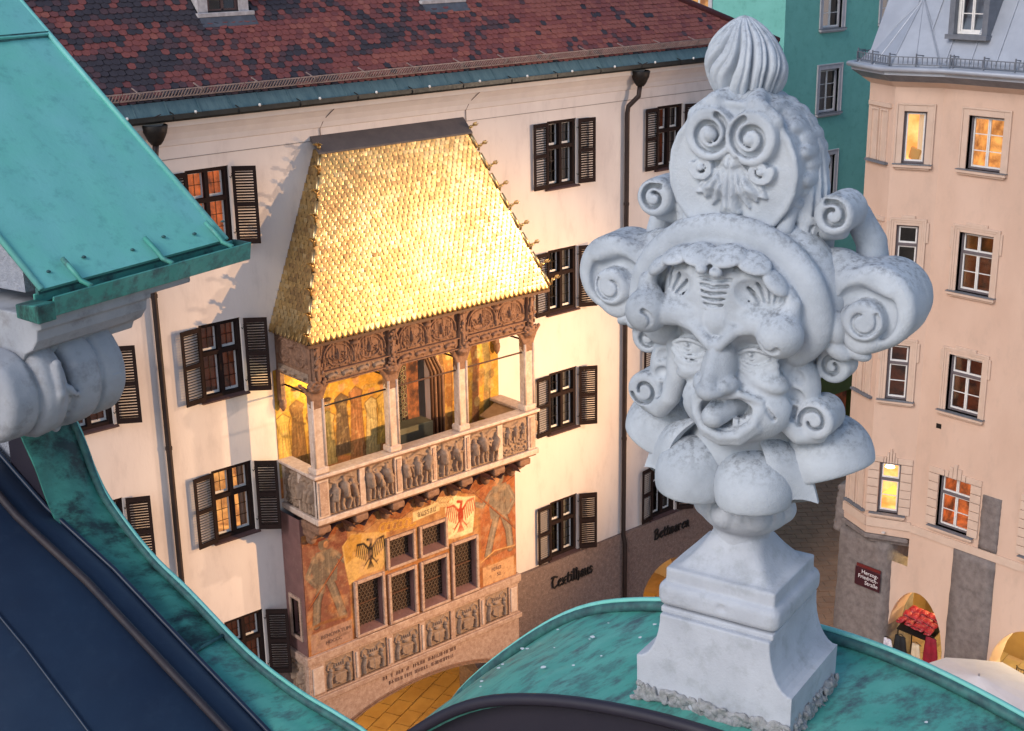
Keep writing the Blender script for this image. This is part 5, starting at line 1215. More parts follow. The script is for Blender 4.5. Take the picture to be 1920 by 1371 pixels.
    band('balcony_base', 9.20, 9.34, .07, MARBLE_L, y=yb, x0=2.93, x1=9.72); band('balcony_fillet', 9.14, 9.20, .02, SANDST, y=yb, x0=2.93, x1=9.72)
    box('balcony_floor', 2.95, 9.70, yb+.03, -.0, 9.16, 9.28, mat('floor_stone', (.07, .05, .045), rough=.7), P)
    # parapet
    pp = [3.26, 4.29, 5.38, 6.44, 7.52, 8.59]; pwid = [.86, .86, .87, .89, .89, .87]
    for i, (x, w_) in enumerate(zip(pp, pwid)): panel('relief_panel', P, RELIEF, w_-.02, .90, 'figures', 40+i*(1 if i not in (2, 3) else 1)+(5 if i in (2,) else 0), (x+.01, yb+.03, 9.36), (1, 0, 0), (0, -1, 0))
    e2 = [2.93]+[e for x, w_ in zip(pp, pwid) for e in (x, x+w_)]+[9.72]
    for a, b in zip(e2[0::2], e2[1::2]):
        box('parapet_post', a, b, yb-.02, yb+.06, 9.34, 10.30, MARBLE_L, P, bevel=.012)
        if b-a > .18: box('post_fillet', a+.05, b-.05, yb-.045, yb-.018, 9.40, 10.24, MARBLE, P, bevel=.008)
    MB().box(2.95, 9.70, yb+.06, yb+.16, 9.28, 10.30).build('parapet_back', MARBLE, P)
    for X, sx in ((2.93, -1), (9.72, 1)):
        for k in range(2):
            o = (X-sx*.03, (-.12-.70*k) if sx < 0 else (-.70-.70*k-.02), 9.36); panel('relief_panel', P, RELIEF, .56, .90, 'figures', 60+k, o, (0, -1, 0) if sx < 0 else (0, 1, 0), (sx, 0, 0))
        for y0, y1 in ((-.12, -.0), (-.82, -.68), (yb, -1.36)): box('parapet_post', min(X, X-sx*.08), max(X, X-sx*.08), y0, y1, 9.34, 10.30, MARBLE_L, P, bevel=.01)
        box('parapet_back', min(X-sx*.08, X-sx*.16), max(X-sx*.08, X-sx*.16), yb+.06, 0, 9.28, 10.30, MARBLE, P)
    b = MB(); b.box(2.83, 9.82, yb-.10, yb+.30, 10.36, 10.44); b.box(2.83, 3.23, yb+.30, -.0, 10.36, 10.44); b.box(9.42, 9.82, yb+.30, -.0, 10.36, 10.44); b.build('handrail', MARBLE_L, P, bevel=.02, seg=2)
    b = MB(); b.box(2.89, 9.76, yb-.05, yb+.20, 10.30, 10.36); b.box(2.89, 3.1, yb+.20, -.0, 10.30, 10.36); b.box(9.55, 9.76, yb+.20, -.0, 10.30, 10.36); b.build('rail_moulding', SANDST, P, bevel=.01)
    # columns with flaring gothic capitals
    cols = [(3.10, yb+.12), (5.21, yb+.12), (7.34, yb+.12), (9.54, yb+.12)]
    for i, (x, y) in enumerate(cols):
        w_ = .13 if i in (1, 2) else .15
        o = box('column', x-w_, x+w_, y-.12, y+.12, 10.44, 12.2, MARBLE_L, P, bevel=.035)
        for s in (-1, 1): MB().tube([(x+s*(w_-.01), y-.12, 10.62), (x+s*(w_-.01), y-.12, 12.25)], .035, 8).build('shaft', MARBLE_L, o, smooth=True)
        box('plinth', x-w_-.05, x+w_+.05, y-.16, y+.16, 10.44, 10.60, MARBLE_L, o, bevel=.03)
        q = Sculpt((x-.48, y-.34, 12.0), (x+.48, y+.34, 12.92), .02)
        q.B((x, y, 12.25), (w_, .13, .22), rnd=.05, k=.04)
        for s in (-1, 1):
            q.T([(x+s*.08, y-.06, 12.05, .05), (x+s*.14, y-.07, 12.3, .055), (x+s*.26, y-.06, 12.52, .055), (x+s*.40, y-.05, 12.66, .045)], k=.03)
        q.E((x, y-.08, 12.55), (.20, .18, .15), k=.04)
        rr = random.Random(i)
        for k in range(22): a = rr.uniform(0, pi); q.E((x+.26*cos(a)*rr.uniform(.6, 1), y-.08-.16*sin(a), 12.62+rr.uniform(-.10, .12)), (.05, .045, .04), k=.012)
        co = link('capital', q.mesh('capital', SANDST, off, rough=.006), o)
    for x in (3.02, 9.62):       # wall responds
        box('respond', x-.08, x+.08, -.16, -.0, 11.9, 12.7, SANDST, P, bevel=.03); MB().lathe([(.02, 0), (.07, .08), (.09, .2), (.08, .3)], (x, -.12, 11.65), 10).build('pendant', SANDST, P, smooth=True)
    # tie rods
    for a, b in zip(cols[:-1], cols[1:]): MB().tube([(a[0], a[1], 12.02), (b[0], b[1], 12.02)], .022, 6).build('tie_rod', IRON if a[0] < 4 else WOODD, P)
    for x, y in cols: MB().tube([(x, y, 12.30), (x, -.02, 12.30)], .024, 6).build('tie_rod', IRON, P)
    # ---------------- frieze
    fy = yb-.02
    box('frieze_core', 2.98, 9.72, fy+.03, fy+.22, 12.62, 13.66, SANDST, P); box('frieze_core', 2.98, 3.18, fy+.22, -.0, 12.62, 13.66, SANDST, P); box('frieze_core', 9.50, 9.72, fy+.22, -.0, 12.62, 13.66, SANDST, P)
    fx = [(3.24, 5.08), (5.34, 7.20), (7.46, 9.40)]
    for i, (a, b) in enumerate(fx):
        panel('tracery_panel', P, SANDST, b-a, .70, 'tracery', 70+i, (a, fy+.03, 12.90), (1, 0, 0), (0, -1, 0)); panel('beast_band', P, RELIEF if i == 0 else SANDST, b-a-.1, .20, 'beasts', 80+i, (a+.05, fy-.0, 12.66), (1, 0, 0), (0, -1, 0))
        for z, t in ((12.60, .03), (12.87, .025)): box('frieze_moulding', a-.04, b+.04, fy-.06, fy+.05, z, z+t, SANDST, P, bevel=.008)
        box('band_ground', a, b, fy+.0, fy+.05, 12.63, 12.87, SANDST, P)
    for x in (3.11, 5.21, 7.33, 9.55):
        m = MB(); m.box(x-.10, x+.10, fy-.06, fy+.06, 12.62, 13.62); m.box(x-.045, x+.045, fy-.11, fy-.06, 12.7, 13.5); o = m.build('frieze_post', SANDST, P, bevel=.015)
        rr = random.Random(int(x*10)); q = Sculpt((x-.16, fy-.20, 12.6), (x+.16, fy, 13.66), .02)
        for k in range(26): q.E((x+rr.uniform(-.11, .11), fy-.07-rr.uniform(0, .05), rr.uniform(12.66, 13.6)), (rr.uniform(.02, .045), .03, rr.uniform(.025, .07)), k=.012)
        link('crocket_carving', q.mesh('crocket_carving', SANDST, off, rough=.004), o)
    panel('tracery_panel', P, SANDST, 1.30, .70, 'tracery', 77, (2.985, -.10, 12.90), (0, -1, 0), (-1, 0, 0)); panel('beast_band', P, RELIEF, 1.26, .22, 'beasts', 78, (2.96, -.12, 12.64), (0, -1, 0), (-1, 0, 0))
    panel('tracery_panel', P, SANDST, 1.30, .70, 'tracery', 79, (9.715, -1.40, 12.90), (0, 1, 0), (1, 0, 0))
    box('ceiling', 3.0, 9.70, fy+.1, -.0, 12.72, 12.80, mat('loggia_ceiling', (.16, .10, .06), rough=.9), P)
    # ---------------- loggia back wall, door, chest
    p, X0, Z0 = paint_loggia(); me = p.mesh('loggia_fresco', PAINT, np.array((X0, -.012, Z0))-np.array(off), (1, 0, 0), (0, 0, 1), (0, -1, 0), colour=True)
    bm = bmesh.new(); bm.from_mesh(me)
    bmesh.ops.delete(bm, geom=[f for f in bm.faces if 6.10 < f.calc_center_median().x+off.x < 7.45 and f.calc_center_median().z+off.z < 12.05], context='FACES'); bm.to_mesh(me); bm.free(); addme('loggia_fresco', me)
    for k in range(4): MB().tube([(7.47+.09*k, -.04-.035*k, 9.3), (7.47+.09*k, -.04-.035*k, 11.6), (7.30+.05*k, -.05-.03*k, 12.0+.06*k), (6.9, -.05-.03*k, 12.2+.08*k)], .045, 8).build('door_jamb', SANDST if k % 2 else WOODD, P, smooth=True)
    dl = box('door_leaf', 6.14, 6.80, .10, .14, 9.30, 12.05, WOODD, P); L = MB(); zz = 10.5
    while zz < 11.95:
        xx = 6.2+(0.07 if int((zz-10.5)/.12+.5) % 2 else 0)
        while xx < 6.78: L.lathe([(.058, 0), (.058, .012), (.046, .012), (.046, 0)], (xx, 0, zz), 8); xx += .14
        zz += .12
    L.v = [(v[0], .085-(v[2]-(round((v[2]-10.5)/.12)*.12+10.5))*.6, v[2]) if False else (v[0], .092-(v[2] % .12 > .006)*.0, v[2]) for v in L.v]
    L = MB(); zz = 10.5; k = 0
    while zz < 11.95:
        xx = 6.21+(.07 if k % 2 else 0)
        while xx < 6.76: L.tube([(xx+.055*cos(a), .085, zz+.055*sin(a)) for a in np.linspace(0, 2*pi, 11)], .010, 5, cap=False); xx += .14
        zz += .122; k += 1
    L.build('bullseye_came', mat('olive_came', (.28, .24, .13), rough=.5), dl)
    box('inner_panel', 6.85, 7.45, .5, .54, 9.3, 12.05, ROOM_OR, P); box('inner_room', 5.9, 7.6, 1.2, 1.24, 9.2, 12.2, ROOM_YE, P)
    box('chest', 5.95, 7.05, -.62, -.12, 9.28, 10.55, mat('olive_chest', (.12, .115, .075), (.09, .085, .055), scale=4, rough=.7), P, bevel=.02)
    MB().prism([(8.95, 10.05), (9.62, 10.35), (9.62, 10.39), (8.95, 10.09)], -.95, -.15).bar((9.3, -.55, 9.28), (9.3, -.55, 10.2), .04, .04).build('lectern', mat('pale_wood', (.45, .30, .18), (.36, .23, .13), scale=6, rough=.6), P)
    # ---------------- gilded roof
    ER = dict(xl=2.86, xr=10.10, y=-1.66, z=13.64); TL, TR, TY, TZ = 4.38, 8.66, -.24, 17.66
    core = MB(); a, b, c_, d = (ER['xl'], ER['y'], ER['z']), (ER['xr'], ER['y'], ER['z']), (TR, TY, TZ), (TL, TY, TZ); e, f, g, h = (ER['xl'], -.0, ER['z']), (ER['xr'], -.0, ER['z']), (TR, -.0, TZ), (TL, -.0, TZ)
    core.quad(a, b, c_, d); core.quad(e, a, d, h); core.quad(b, f, g, c_); core.quad(d, c_, g, h); core.quad(a, e, f, b)
    roof = core.build('roof', mat('roof_under', (.09, .055, .025), rough=.7), P)
    MB().box(ER['xl']-.02, ER['xr']+.02, ER['y']-.01, ER['y']+.12, ER['z']-.09, ER['z']-.02).build('eaves_board', WOODD, roof)
    MB().add([(TL-.10, -.0, TZ+.30), (TR+.12, -.0, TZ+.30), (TR+.08, TY-.16, TZ-.03), (TL-.14, TY-.16, TZ-.03), (TL-.10, -.0, TZ+.2), (TR+.12, -.0, TZ+.2), (TR+.08, TY-.16, TZ-.07), (TL-.14, TY-.16, TZ-.07)], [(0, 1, 2, 3), (4, 7, 6, 5), (0, 4, 5, 1), (1, 5, 6, 2), (2, 6, 7, 3), (3, 7, 4, 0)]).build('lead_cap', LEAD, roof)
    tw, ex_ = .150, .098; g = np.random.default_rng(8)
    tv = [(-tw/2+.003, .15), (tw/2-.003, .15), (tw/2-.003, .02)]+[((tw/2-.003)*cos(a), .02-.075*sin(a)) for a in (radians(35), radians(68), radians(90), radians(112), radians(145))]+[(-tw/2+.003, .02)]
    n = len(tv)
    TV = [(x, y, .0) for x, y in tv]+[(0, .03, .006)]+[(x, y, -.008) for x, y in tv]
    TF = [(i, (i+1) % n, n) for i in range(n)]+[(i, n+1+i, n+1+(i+1) % n, (i+1) % n) for i in range(2, n-1)]
    tm = []
    for G in GOLD:
        t = MB(); t.add(TV, TF); me = t.mesh('gilded_shingle', G); me.polygons.foreach_set('use_smooth', [i < n for i in range(len(me.polygons))]); tm.append(me)
    tiles = []
    def face(o, ux, uy, wl, wr, L, nrm, vis):
        """o eave midpoint frame: ux along the eave, uy up the slope; wl/wr give row ends at v"""
        nr = int(L/ex_); R0 = Matrix((ux, uy, nrm)).transposed()
        for j in range(nr):
            u = .02+j*ex_; v = u/L; x0, x1 = wl(v), wr(v); k = max(1, int((x1-x0)/tw)); st = (x1-x0)/k
            for i in range(k+(0 if j % 2 else 1)):
                x = x0+(i+(.5 if j % 2 else 0))*st; x = min(max(x, x0+.03), x1-.03)
                pos = o+ux*x+uy*u+nrm*(.022)
                rot = R0 @ Matrix.Rotation(radians(5.0)+g.normal(0, .015), 3, 'X') @ Matrix.Rotation(g.normal(0, .017), 3, 'Y') @ Matrix.Rotation(g.normal(0, .025), 3, 'Z')
                tiles.append((pos, rot, vis))
    up = Vector((0, TY-ER['y'], TZ-ER['z'])); L = up.length; up.normalize(); ux = Vector((1, 0, 0)); nr = ux.cross(up)
    face(Vector((0, ER['y'], ER['z'])), ux, up, lambda v: ER['xl']+(TL-ER['xl'])*v+.05, lambda v: ER['xr']+(TR-ER['xr'])*v-.03, L, nr, True)
    ul = Vector((TL-ER['xl'], 0, TZ-ER['z'])); Ll = ul.length; ul.normalize(); uxl = Vector((0, -1, 0)); nl = uxl.cross(ul)
    face(Vector((ER['xl'], 0, ER['z'])), uxl, ul, lambda v: .03, lambda v: -(ER['y']+(TY-ER['y'])*v)-.05, Ll, nl, True)
    ur = Vector((TR-ER['xr'], 0, TZ-ER['z'])); ur.normalize(); uxr = Vector((0, 1, 0)); face(Vector((ER['xr'], 0, ER['z'])), uxr, ur, lambda v: ER['y']+(TY-ER['y'])*v+.04, lambda v: -.03, Ll, uxr.cross(ur), False)
    dist = np.array([(t[0]-CAMLOC).length+(0 if t[2] else 50) for t in tiles]); single = set(np.argsort(dist)[:295].tolist())
    rest = [MB() for _ in GOLD]; pn = vnoise(np.array([tuple(t[0]) for t in tiles]), 1.1, 3, 3)
    for i, (pos, rot, vis) in enumerate(tiles):
        q = pn[i]*1.6+g.normal(0, .22); kl = 3 if q < -.30 else 1 if q < -.02 else 0 if q < .22 else 2
        if i in single: link('gilded_shingle', tm[kl], roof, pos-off, rot.to_euler())
        else: rest[kl].add([pos+rot@Vector(v) for v in TV], TF)
    am = MB()
    for i, b in enumerate(rest): am.cm = i; am.add(b.v, b.f)
    am2 = am; me = bpy.data.meshes.new('gilded_shingles'); me.from_pydata([(v[0]-off.x, v[1]-off.y, v[2]-off.z) for v in am2.v], [], am2.f)
    for G in GOLD: me.materials.append(G)
    me.polygons.foreach_set('material_index', am2.mi); me.polygons.foreach_set('use_smooth', [len(f) == 3 for f in am2.f]); o = link('gilded_shingles', me, roof); o['kind'] = 'stuff'
    # hips with crockets
    cr = MB(); cr.tube([(0, 0, 0), (0, -.02, .10), (.0, -.10, .17), (0, -.19, .17), (0, -.235, .22)], [.03, .026, .022, .018, .008], 6)
    for k in range(6):
        a = radians(-75+30*k); cr.tube([(0, -.10, .16), (.07*sin(a), -.14+.02*cos(a), .19+.03*cos(a)), (.12*sin(a), -.20, .20+.05*cos(a))], [.02, .017, .006], 5)
    cr.lathe([(.02, -.02), (.05, .0), (.05, .03), (.02, .05)], (0, -.05, .12), 8)
    me_c = cr.mesh('crocket', GOLD[0], smooth=True)
    for (p0, p1, az) in (((ER['xl'], ER['y'], ER['z']), (TL, TY, TZ), radians(-45)), ((ER['xr'], ER['y'], ER['z']), (TR, TY, TZ), radians(52))):
        p0, p1 = Vector(p0), Vector(p1); nn = 8
        hipdir = (p1-p0).normalized(); outv = Vector((sin(az), -cos(az), .35)).normalized()
        ridge = MB()
        for k in range(nn):
            s0, s1 = p0+(p1-p0)*(k/nn+.015), p0+(p1-p0)*((k+1)/nn-.02); ridge.tube([s0+outv*.05, s0*.5+s1*.5+outv*.055, s1+outv*.05], [.060, .05, .046], 8)
        ridge.build('hip_ridge', GOLD[2], roof, smooth=True)
        for k in range(nn):
            c = p0+(p1-p0)*((k+.98)/nn if k < nn-1 else .985)+outv*.05
            link('crocket', me_c, roof, c-off, (0, 0, az))
        link('crocket', me_c, roof, p0+outv*.06+Vector((0, 0, .08))-off, (0, 0, az))
build_oriel()
# lamps inside the loggia and in the arcade (warm lanterns under the ceilings)
def lantern(name, loc, label, e, col, size=.09, group=None):
    t = thing(name, label, 'lantern', base=loc, group=group)
    MB().lathe([(.03, -.16), (.09, -.12), (.10, .02), (.06, .10), (.02, .14)], loc, 10).build('globe', mat('lamp_glow', (1, .8, .5), emit=(1, .72, .34), estr=6), t, smooth=True)
    MB().tube([loc, (loc[0], loc[1], loc[2]+.3)], .012, 6).build('stem', IRON, t)
    l = point('lantern_light', (loc[0], loc[1], loc[2]-.25), e, col, size)
lantern('hanging_lantern', (3.75, -.62, 12.42), 'small glowing lantern under the oriel balcony ceiling beside the corner column', 46, (1, .76, .36))
lantern('hanging_lantern', (8.1, -.60, 12.42), 'small glowing lantern under the oriel balcony ceiling beside the doorway', 26, (1, .70, .30))
for x, lab in ((7.2, 'glowing arcade lantern hanging behind the arch below the oriel'), (16.6, 'glowing arcade lantern behind the arch below the Bettwaren lettering')):
    lantern('arcade_lantern', (x, 2.6, 3.9), lab, 190, (1, .58, .16))
# ------------------------------------------------------------------ square, lane and paving
PAVE = mat('paving_stone', (.40, .22, .13), (.30, .16, .095), scale=1.7, rough=.75, bump=.2, bscale=20, c3=(.24, .18, .14), s3=3.5, a3=.5)
JOINT = mat('paving_joint', (.46, .34, .25), (.36, .26, .19), scale=3, rough=.9)
ARCFLOOR = mat('arcade_slab', (.46, .33, .16), (.38, .26, .12), scale=1.8, rough=.6, bump=.1, bscale=20)
g_ = MB(); g_.quad((-700, -700, 0), (700, -700, 0), (700, 700, 0), (-700, 700, 0)); ground = structure(g_.build('ground', JOINT))
def slabs(parent, x0, x1, y0, y1, w_, d_, rot, m, name, maxn, seed, z=.004, cx=None):
    r = random.Random(seed); c, s = cos(rot), sin(rot); me = []
    for k in range(4):
        b = MB(); a = w_/2-.014; e = d_/2-.014; b.box(-a, a, -e, e, 0, .03); me.append(b.mesh(name, m))
    L = []; R_ = max(x1-x0, y1-y0)*.75; mx, my = (x0+x1)/2, (y0+y1)/2; j = 0; v = -R_
    while v < R_:
        u = -R_+(w_/2 if j % 2 else 0)
        while u < R_:
            x, y = mx+u*c-v*s, my+u*s+v*c
            if x0 < x < x1 and y0 < y < y1: L.append((x, y))
            u += w_
        v += d_; j += 1
    L.sort(key=lambda p: (p[0]-CAMLOC.x)**2+(p[1]-CAMLOC.y)**2); rest = MB()
    for i, (x, y) in enumerate(L):
        h = z+r.uniform(-.004, .006)
        if i < maxn: link(name, r.choice(me), parent, (x, y, h), (r.uniform(-.006, .006), r.uniform(-.006, .006), rot))
        else:
            a = w_/2-.014; e = d_/2-.014; rest.obox((x, y, h+.015), (a*c, a*s, 0), (-e*s, e*c, 0), (0, 0, .015))
    if rest.v: o = rest.build(name+'s', m, parent); o['kind'] = 'stuff'
sq = MB(); sq.quad((20.8, -4.6, .004), (36, -4.6, .004), (36, 8, .004), (20.8, 8, .004)); lane = structure(sq.build('lane_pavement', JOINT)); slabs(lane, 21, 35, -4.0, 7.8, .62, .40, radians(-38), PAVE, 'paving_slab', 295, 3, .006)
af = MB(); af.quad((2.5, -1, .004), (12, -1, .004), (12, 6, .004), (2.5, 6, .004)); arc = structure(af.build('arcade_pavement', JOINT)); slabs(arc, 3, 12, -.8, 4.4, .80, .55, radians(24), ARCFLOOR, 'floor_slab', 200, 4, .006); slabs(arc, 14.6, 19, 0, 4.4, .80, .55, radians(24), ARCFLOOR, 'floor_slab', 60, 5, .006)

# ------------------------------------------------------------------ generic windows on any wall
def win(parent, o, u, n_, w_, h_, fm, sash=(2, 3), room=None, sur=None, sursty='plain', rev=.16, sill=None, transom=None, depth=.5):
    """o = middle of the sill on the wall face, u along the wall, n_ outward"""
    o, u, n_ = Vector(o), Vector(u).normalized(), Vector(n_).normalized(); Z = Vector((0, 0, 1))
    def bx(m, a, b, c, d, y0, y1): return m.obox(o+u*(a+b)/2+Z*(c+d)/2+n_*(y0+y1)/2, u*(b-a)/2, n_*(y1-y0)/2, Z*(d-c)/2)
    f = MB(); t = .055
    for q in ((-w_/2, -w_/2+t, 0, h_), (w_/2-t, w_/2, 0, h_), (-w_/2+t, w_/2-t, h_-t, h_), (-w_/2+t, w_/2-t, 0, t)): bx(f, *q, -rev-.05, -rev+.02)
    if transom: bx(f, -w_/2+t, w_/2-t, h_*transom-.04, h_*transom+.04, -rev-.05, -rev+.03)
    wo = f.build('window', fm, parent)
    zs = [(t, h_*transom-.04), (h_*transom+.04, h_-t)] if transom else [(t, h_-t)]
    s = MB(); nx = sash[0]; wi = w_-2*t
    for (a, b), nz in zip(zs, (sash[1], 1) if transom else (sash[1],)):
        for i in range(nx):
            x0, x1 = -wi/2+wi*i/nx, -wi/2+wi*(i+1)/nx
            for q in ((x0+.004, x0+.042, a, b), (x1-.042, x1-.004, a, b), (x0+.042, x1-.042, a, a+.045), (x0+.042, x1-.042, b-.04, b)): bx(s, *q, -rev-.06, -rev-.01)
            for k in range(1, nz): z = a+(b-a)*k/nz; bx(s, x0+.042, x1-.042, z-.012, z+.012, -rev-.05, -rev-.02)
            p = MB(); c = [(x0+.03, a+.03), (x1-.03, a+.03), (x1-.03, b-.03), (x0+.03, b-.03)]; p.quad(*[o+u*cx+Z*cz+n_*(-rev-.035) for cx, cz in c]).build('pane', GLASS, wo)
    s.build('sash', WHITEFR, wo)
    # reveal
    rv = MB()
    for q in ((-w_/2-.012, -w_/2, 0, h_), (w_/2, w_/2+.012, 0, h_), (-w_/2, w_/2, h_, h_+.012), (-w_/2, w_/2, -.012, 0)): bx(rv, *q, -rev-.08, -.001)
    rv.build('reveal', sur or fm, wo)
    rm = MB(); c = lambda x, y, z: o+u*x+Z*z+n_*y; a, b, d = w_/2+.15, h_+.12, -rev-depth
    rm.quad(c(-a, d, -.12), c(a, d, -.12), c(a, d, b), c(-a, d, b))
    for sx in (-1, 1): rm.quad(c(sx*a, d, -.12), c(sx*a, -rev-.06, -.12), c(sx*a, -rev-.06, b), c(sx*a, d, b))
    rm.quad(c(-a, d, -.12), c(a, d, -.12), c(a, -rev-.06, -.12), c(-a, -rev-.06, -.12)); rm.quad(c(-a, d, b), c(a, d, b), c(a, -rev-.06, b), c(-a, -rev-.06, b)); rm.build('room', room or ROOMDARK, wo)
    if sur:
        m = MB(); q = .17
        if sursty == 'plain':
            for r_ in ((-w_/2-q, -w_/2-.0, 0, h_+q), (w_/2, w_/2+q, 0, h_+q), (-w_/2, w_/2, h_, h_+q)): bx(m, *r_, 0, .035)
            for r_ in ((-w_/2-q-.05, -w_/2-q, 0, h_+q+.05), (w_/2+q, w_/2+q+.05, 0, h_+q+.05), (-w_/2-q, w_/2+q, h_+q, h_+q+.05)): bx(m, *r_, 0, .06)
        elif sursty == 'eared':
            for k in range(3):
                e = q*.5+.06*k; d = .05-.012*k
                bx(m, -w_/2-e, -w_/2-e+.06 if k else -w_/2, 0 if not k else .0, h_+e-.0, 0, .03+.014*k); bx(m, w_/2+e-.06 if k else w_/2, w_/2+e, 0, h_+e, 0, .03+.014*k)
                bx(m, -w_/2-e+.06 if k else -w_/2, w_/2+e-.06 if k else w_/2, h_+e-.06 if k else h_, h_+e, 0, .03+.014*k)
            bx(m, -w_*.32, w_*.32, h_+q*.5+.121, h_+q*.5+.20, 0, .062); bx(m, -w_/2-q*.5-.19, -w_/2-q*.5-.122, h_*.72, h_+.10, 0, .05); bx(m, w_/2+q*.5+.122, w_/2+q*.5+.19, h_*.72, h_+.10, 0, .05)
        elif sursty == 'rusticated':
            nb = 6
            for sx in (-1, 1):
                for k in range(nb): bx(m, sx*(w_/2+.17)-.165, sx*(w_/2+.17)+.165, h_*k/nb+.012, h_*(k+1)/nb-.012, 0, .05)
            for k in range(5):
                a0, a1 = -.33*w_+k*.132*w_*1.0, -.33*w_+(k+1)*.132*w_*1.0; tt = [.20, .34, .46, .34, .20][k]; bx(m, a0+.008, a1-.008, h_+.01, h_+tt, 0, .06 if k == 2 else .05)
            for sx in (-1, 1): bx(m, sx*(w_/2+.17)-.165 if sx < 0 else .34*w_, -.34*w_ if sx < 0 else w_/2+.335, h_+.01, h_+.19, 0, .048)
        m.build('surround', sur, wo, bevel=.006)
    if sill:
        m = MB(); bx(m, -w_/2-.22, w_/2+.22, -.10, -.02, 0, .14); bx(m, -w_/2-.16, w_/2+.16, -.16, -.10, 0, .08); m.build('sill', sur or fm, wo, bevel=.008)
        m = MB(); bx(m, -w_/2-.23, w_/2+.23, -.018, .0, -.0, .16); m.build('sill_cover', sill, wo)
    return wo, (lambda x, y, z: o+u*x+Z*z+n_*y)

# ------------------------------------------------------------------ teal house at the end of the lane
TEAL = mat('teal_plaster', (.19, .50, .44), (.165, .455, .395), scale=1.2, rough=.9, bump=.12, bscale=30, c3=(.08, .27, .22), s3=3, a3=.4)
GREYST = mat('grey_surround', (.52, .49, .51), (.45, .42, .44), scale=4, rough=.85)
OLIVE = mat('olive_shopfront', (.10, .135, .03), (.08, .11, .025), scale=2, rough=.6)
ZINC = mat('zinc_sheet', (.40, .43, .49), (.33, .355, .41), scale=1.5, rough=.42, metal=.15, bump=.04, bscale=6, c3=(.36, .39, .45), s3=3, a3=.5)
ZINCD = mat('zinc_dark', (.20, .215, .25), (.15, .165, .195), scale=4, rough=.5, metal=.3)
def build_teal():
    t = thing('teal_house', 'tall teal green plaster house with grey stone window surrounds', 'house', base=(36, 12, 0))
    X0, Y0, H = 31.4, 8.0, 24.0; ws = [(34.42, 14.92, 1.25, 1.75), (34.45, 11.38, 1.25, 1.75), (34.40, 18.30, 1.25, 1.75), (34.45, 7.9, 1.25, 1.75), (38.4, 18.3, 1.25, 1.75), (38.4, 14.92, 1.25, 1.75), (38.4, 11.38, 1.25, 1.75), (42.0, 18.3, 1.25, 1.75), (42.0, 14.92, 1.25, 1.75)]
    m = MB(); wall_cols(m, X0, 48, 3.9, H, [(x-w/2, x+w/2, z, z+h) for x, z, w, h in ws], Y0, Y0+.25, ID3)
    m.quad((48, Y0, 0), (48, 24, 0), (48, 24, H), (48, Y0, H)); m.quad((X0, 24, 0), (48, 24, 0), (48, 24, H), (X0, 24, H)); m.quad((X0, Y0, H), (48, Y0, H), (48, 24, H), (X0, 24, H))
    lw = [(12.6, 19.0, 1.3, 1.8), (12.6, 22.0, 1.3, 1.6), (17.5, 19.0, 1.3, 1.8)]
    wall_cols(m, Y0, 24, 3.9, H, [(y-w/2, y+w/2, z, z+h) for y, z, w, h in lw], X0, X0+.25, lambda a, b, c: (b, a, c)); m.build('wall', TEAL, t)
    for i, (x, z, w, h) in enumerate(ws): win(t, (x, Y0, z), (1, 0, 0), (0, -1, 0), w, h, GREYST, (2, 3), room=mat('blind_grey', (.34, .36, .40), (.28, .30, .34), scale=2, rough=.9) if i in (0, 2) else ROOMDARK, sur=GREYST, sursty='plain', rev=.12, sill=ZINCD)
    for y, z, w, h in lw: win(t, (X0, y, z), (0, -1, 0), (-1, 0, 0), w, h, GREYST, (2, 3), room=ROOM_YE, sur=GREYST, sursty='plain', rev=.12, sill=ZINCD)
    m = MB(); wall_cols(m, X0, 48, 0, 3.895, [(35.6, 37.2, 0, 2.3)], Y0-.06, Y0+.3, ID3); m.quad((X0, Y0-.06, 0), (X0, 24, 0), (X0, 24, 3.9), (X0, Y0-.06, 3.9)); m.build('shopfront', OLIVE, t)
    box('shop_door', 35.6, 37.2, Y0+.2, Y0+.25, 0, 2.3, ROOM_RD, t); box('shop_step', 35.2, 37.6, Y0-.6, Y0-.07, 0, .12, mat('dark_step', (.03, .02, .02), rough=.8), t)
build_teal()

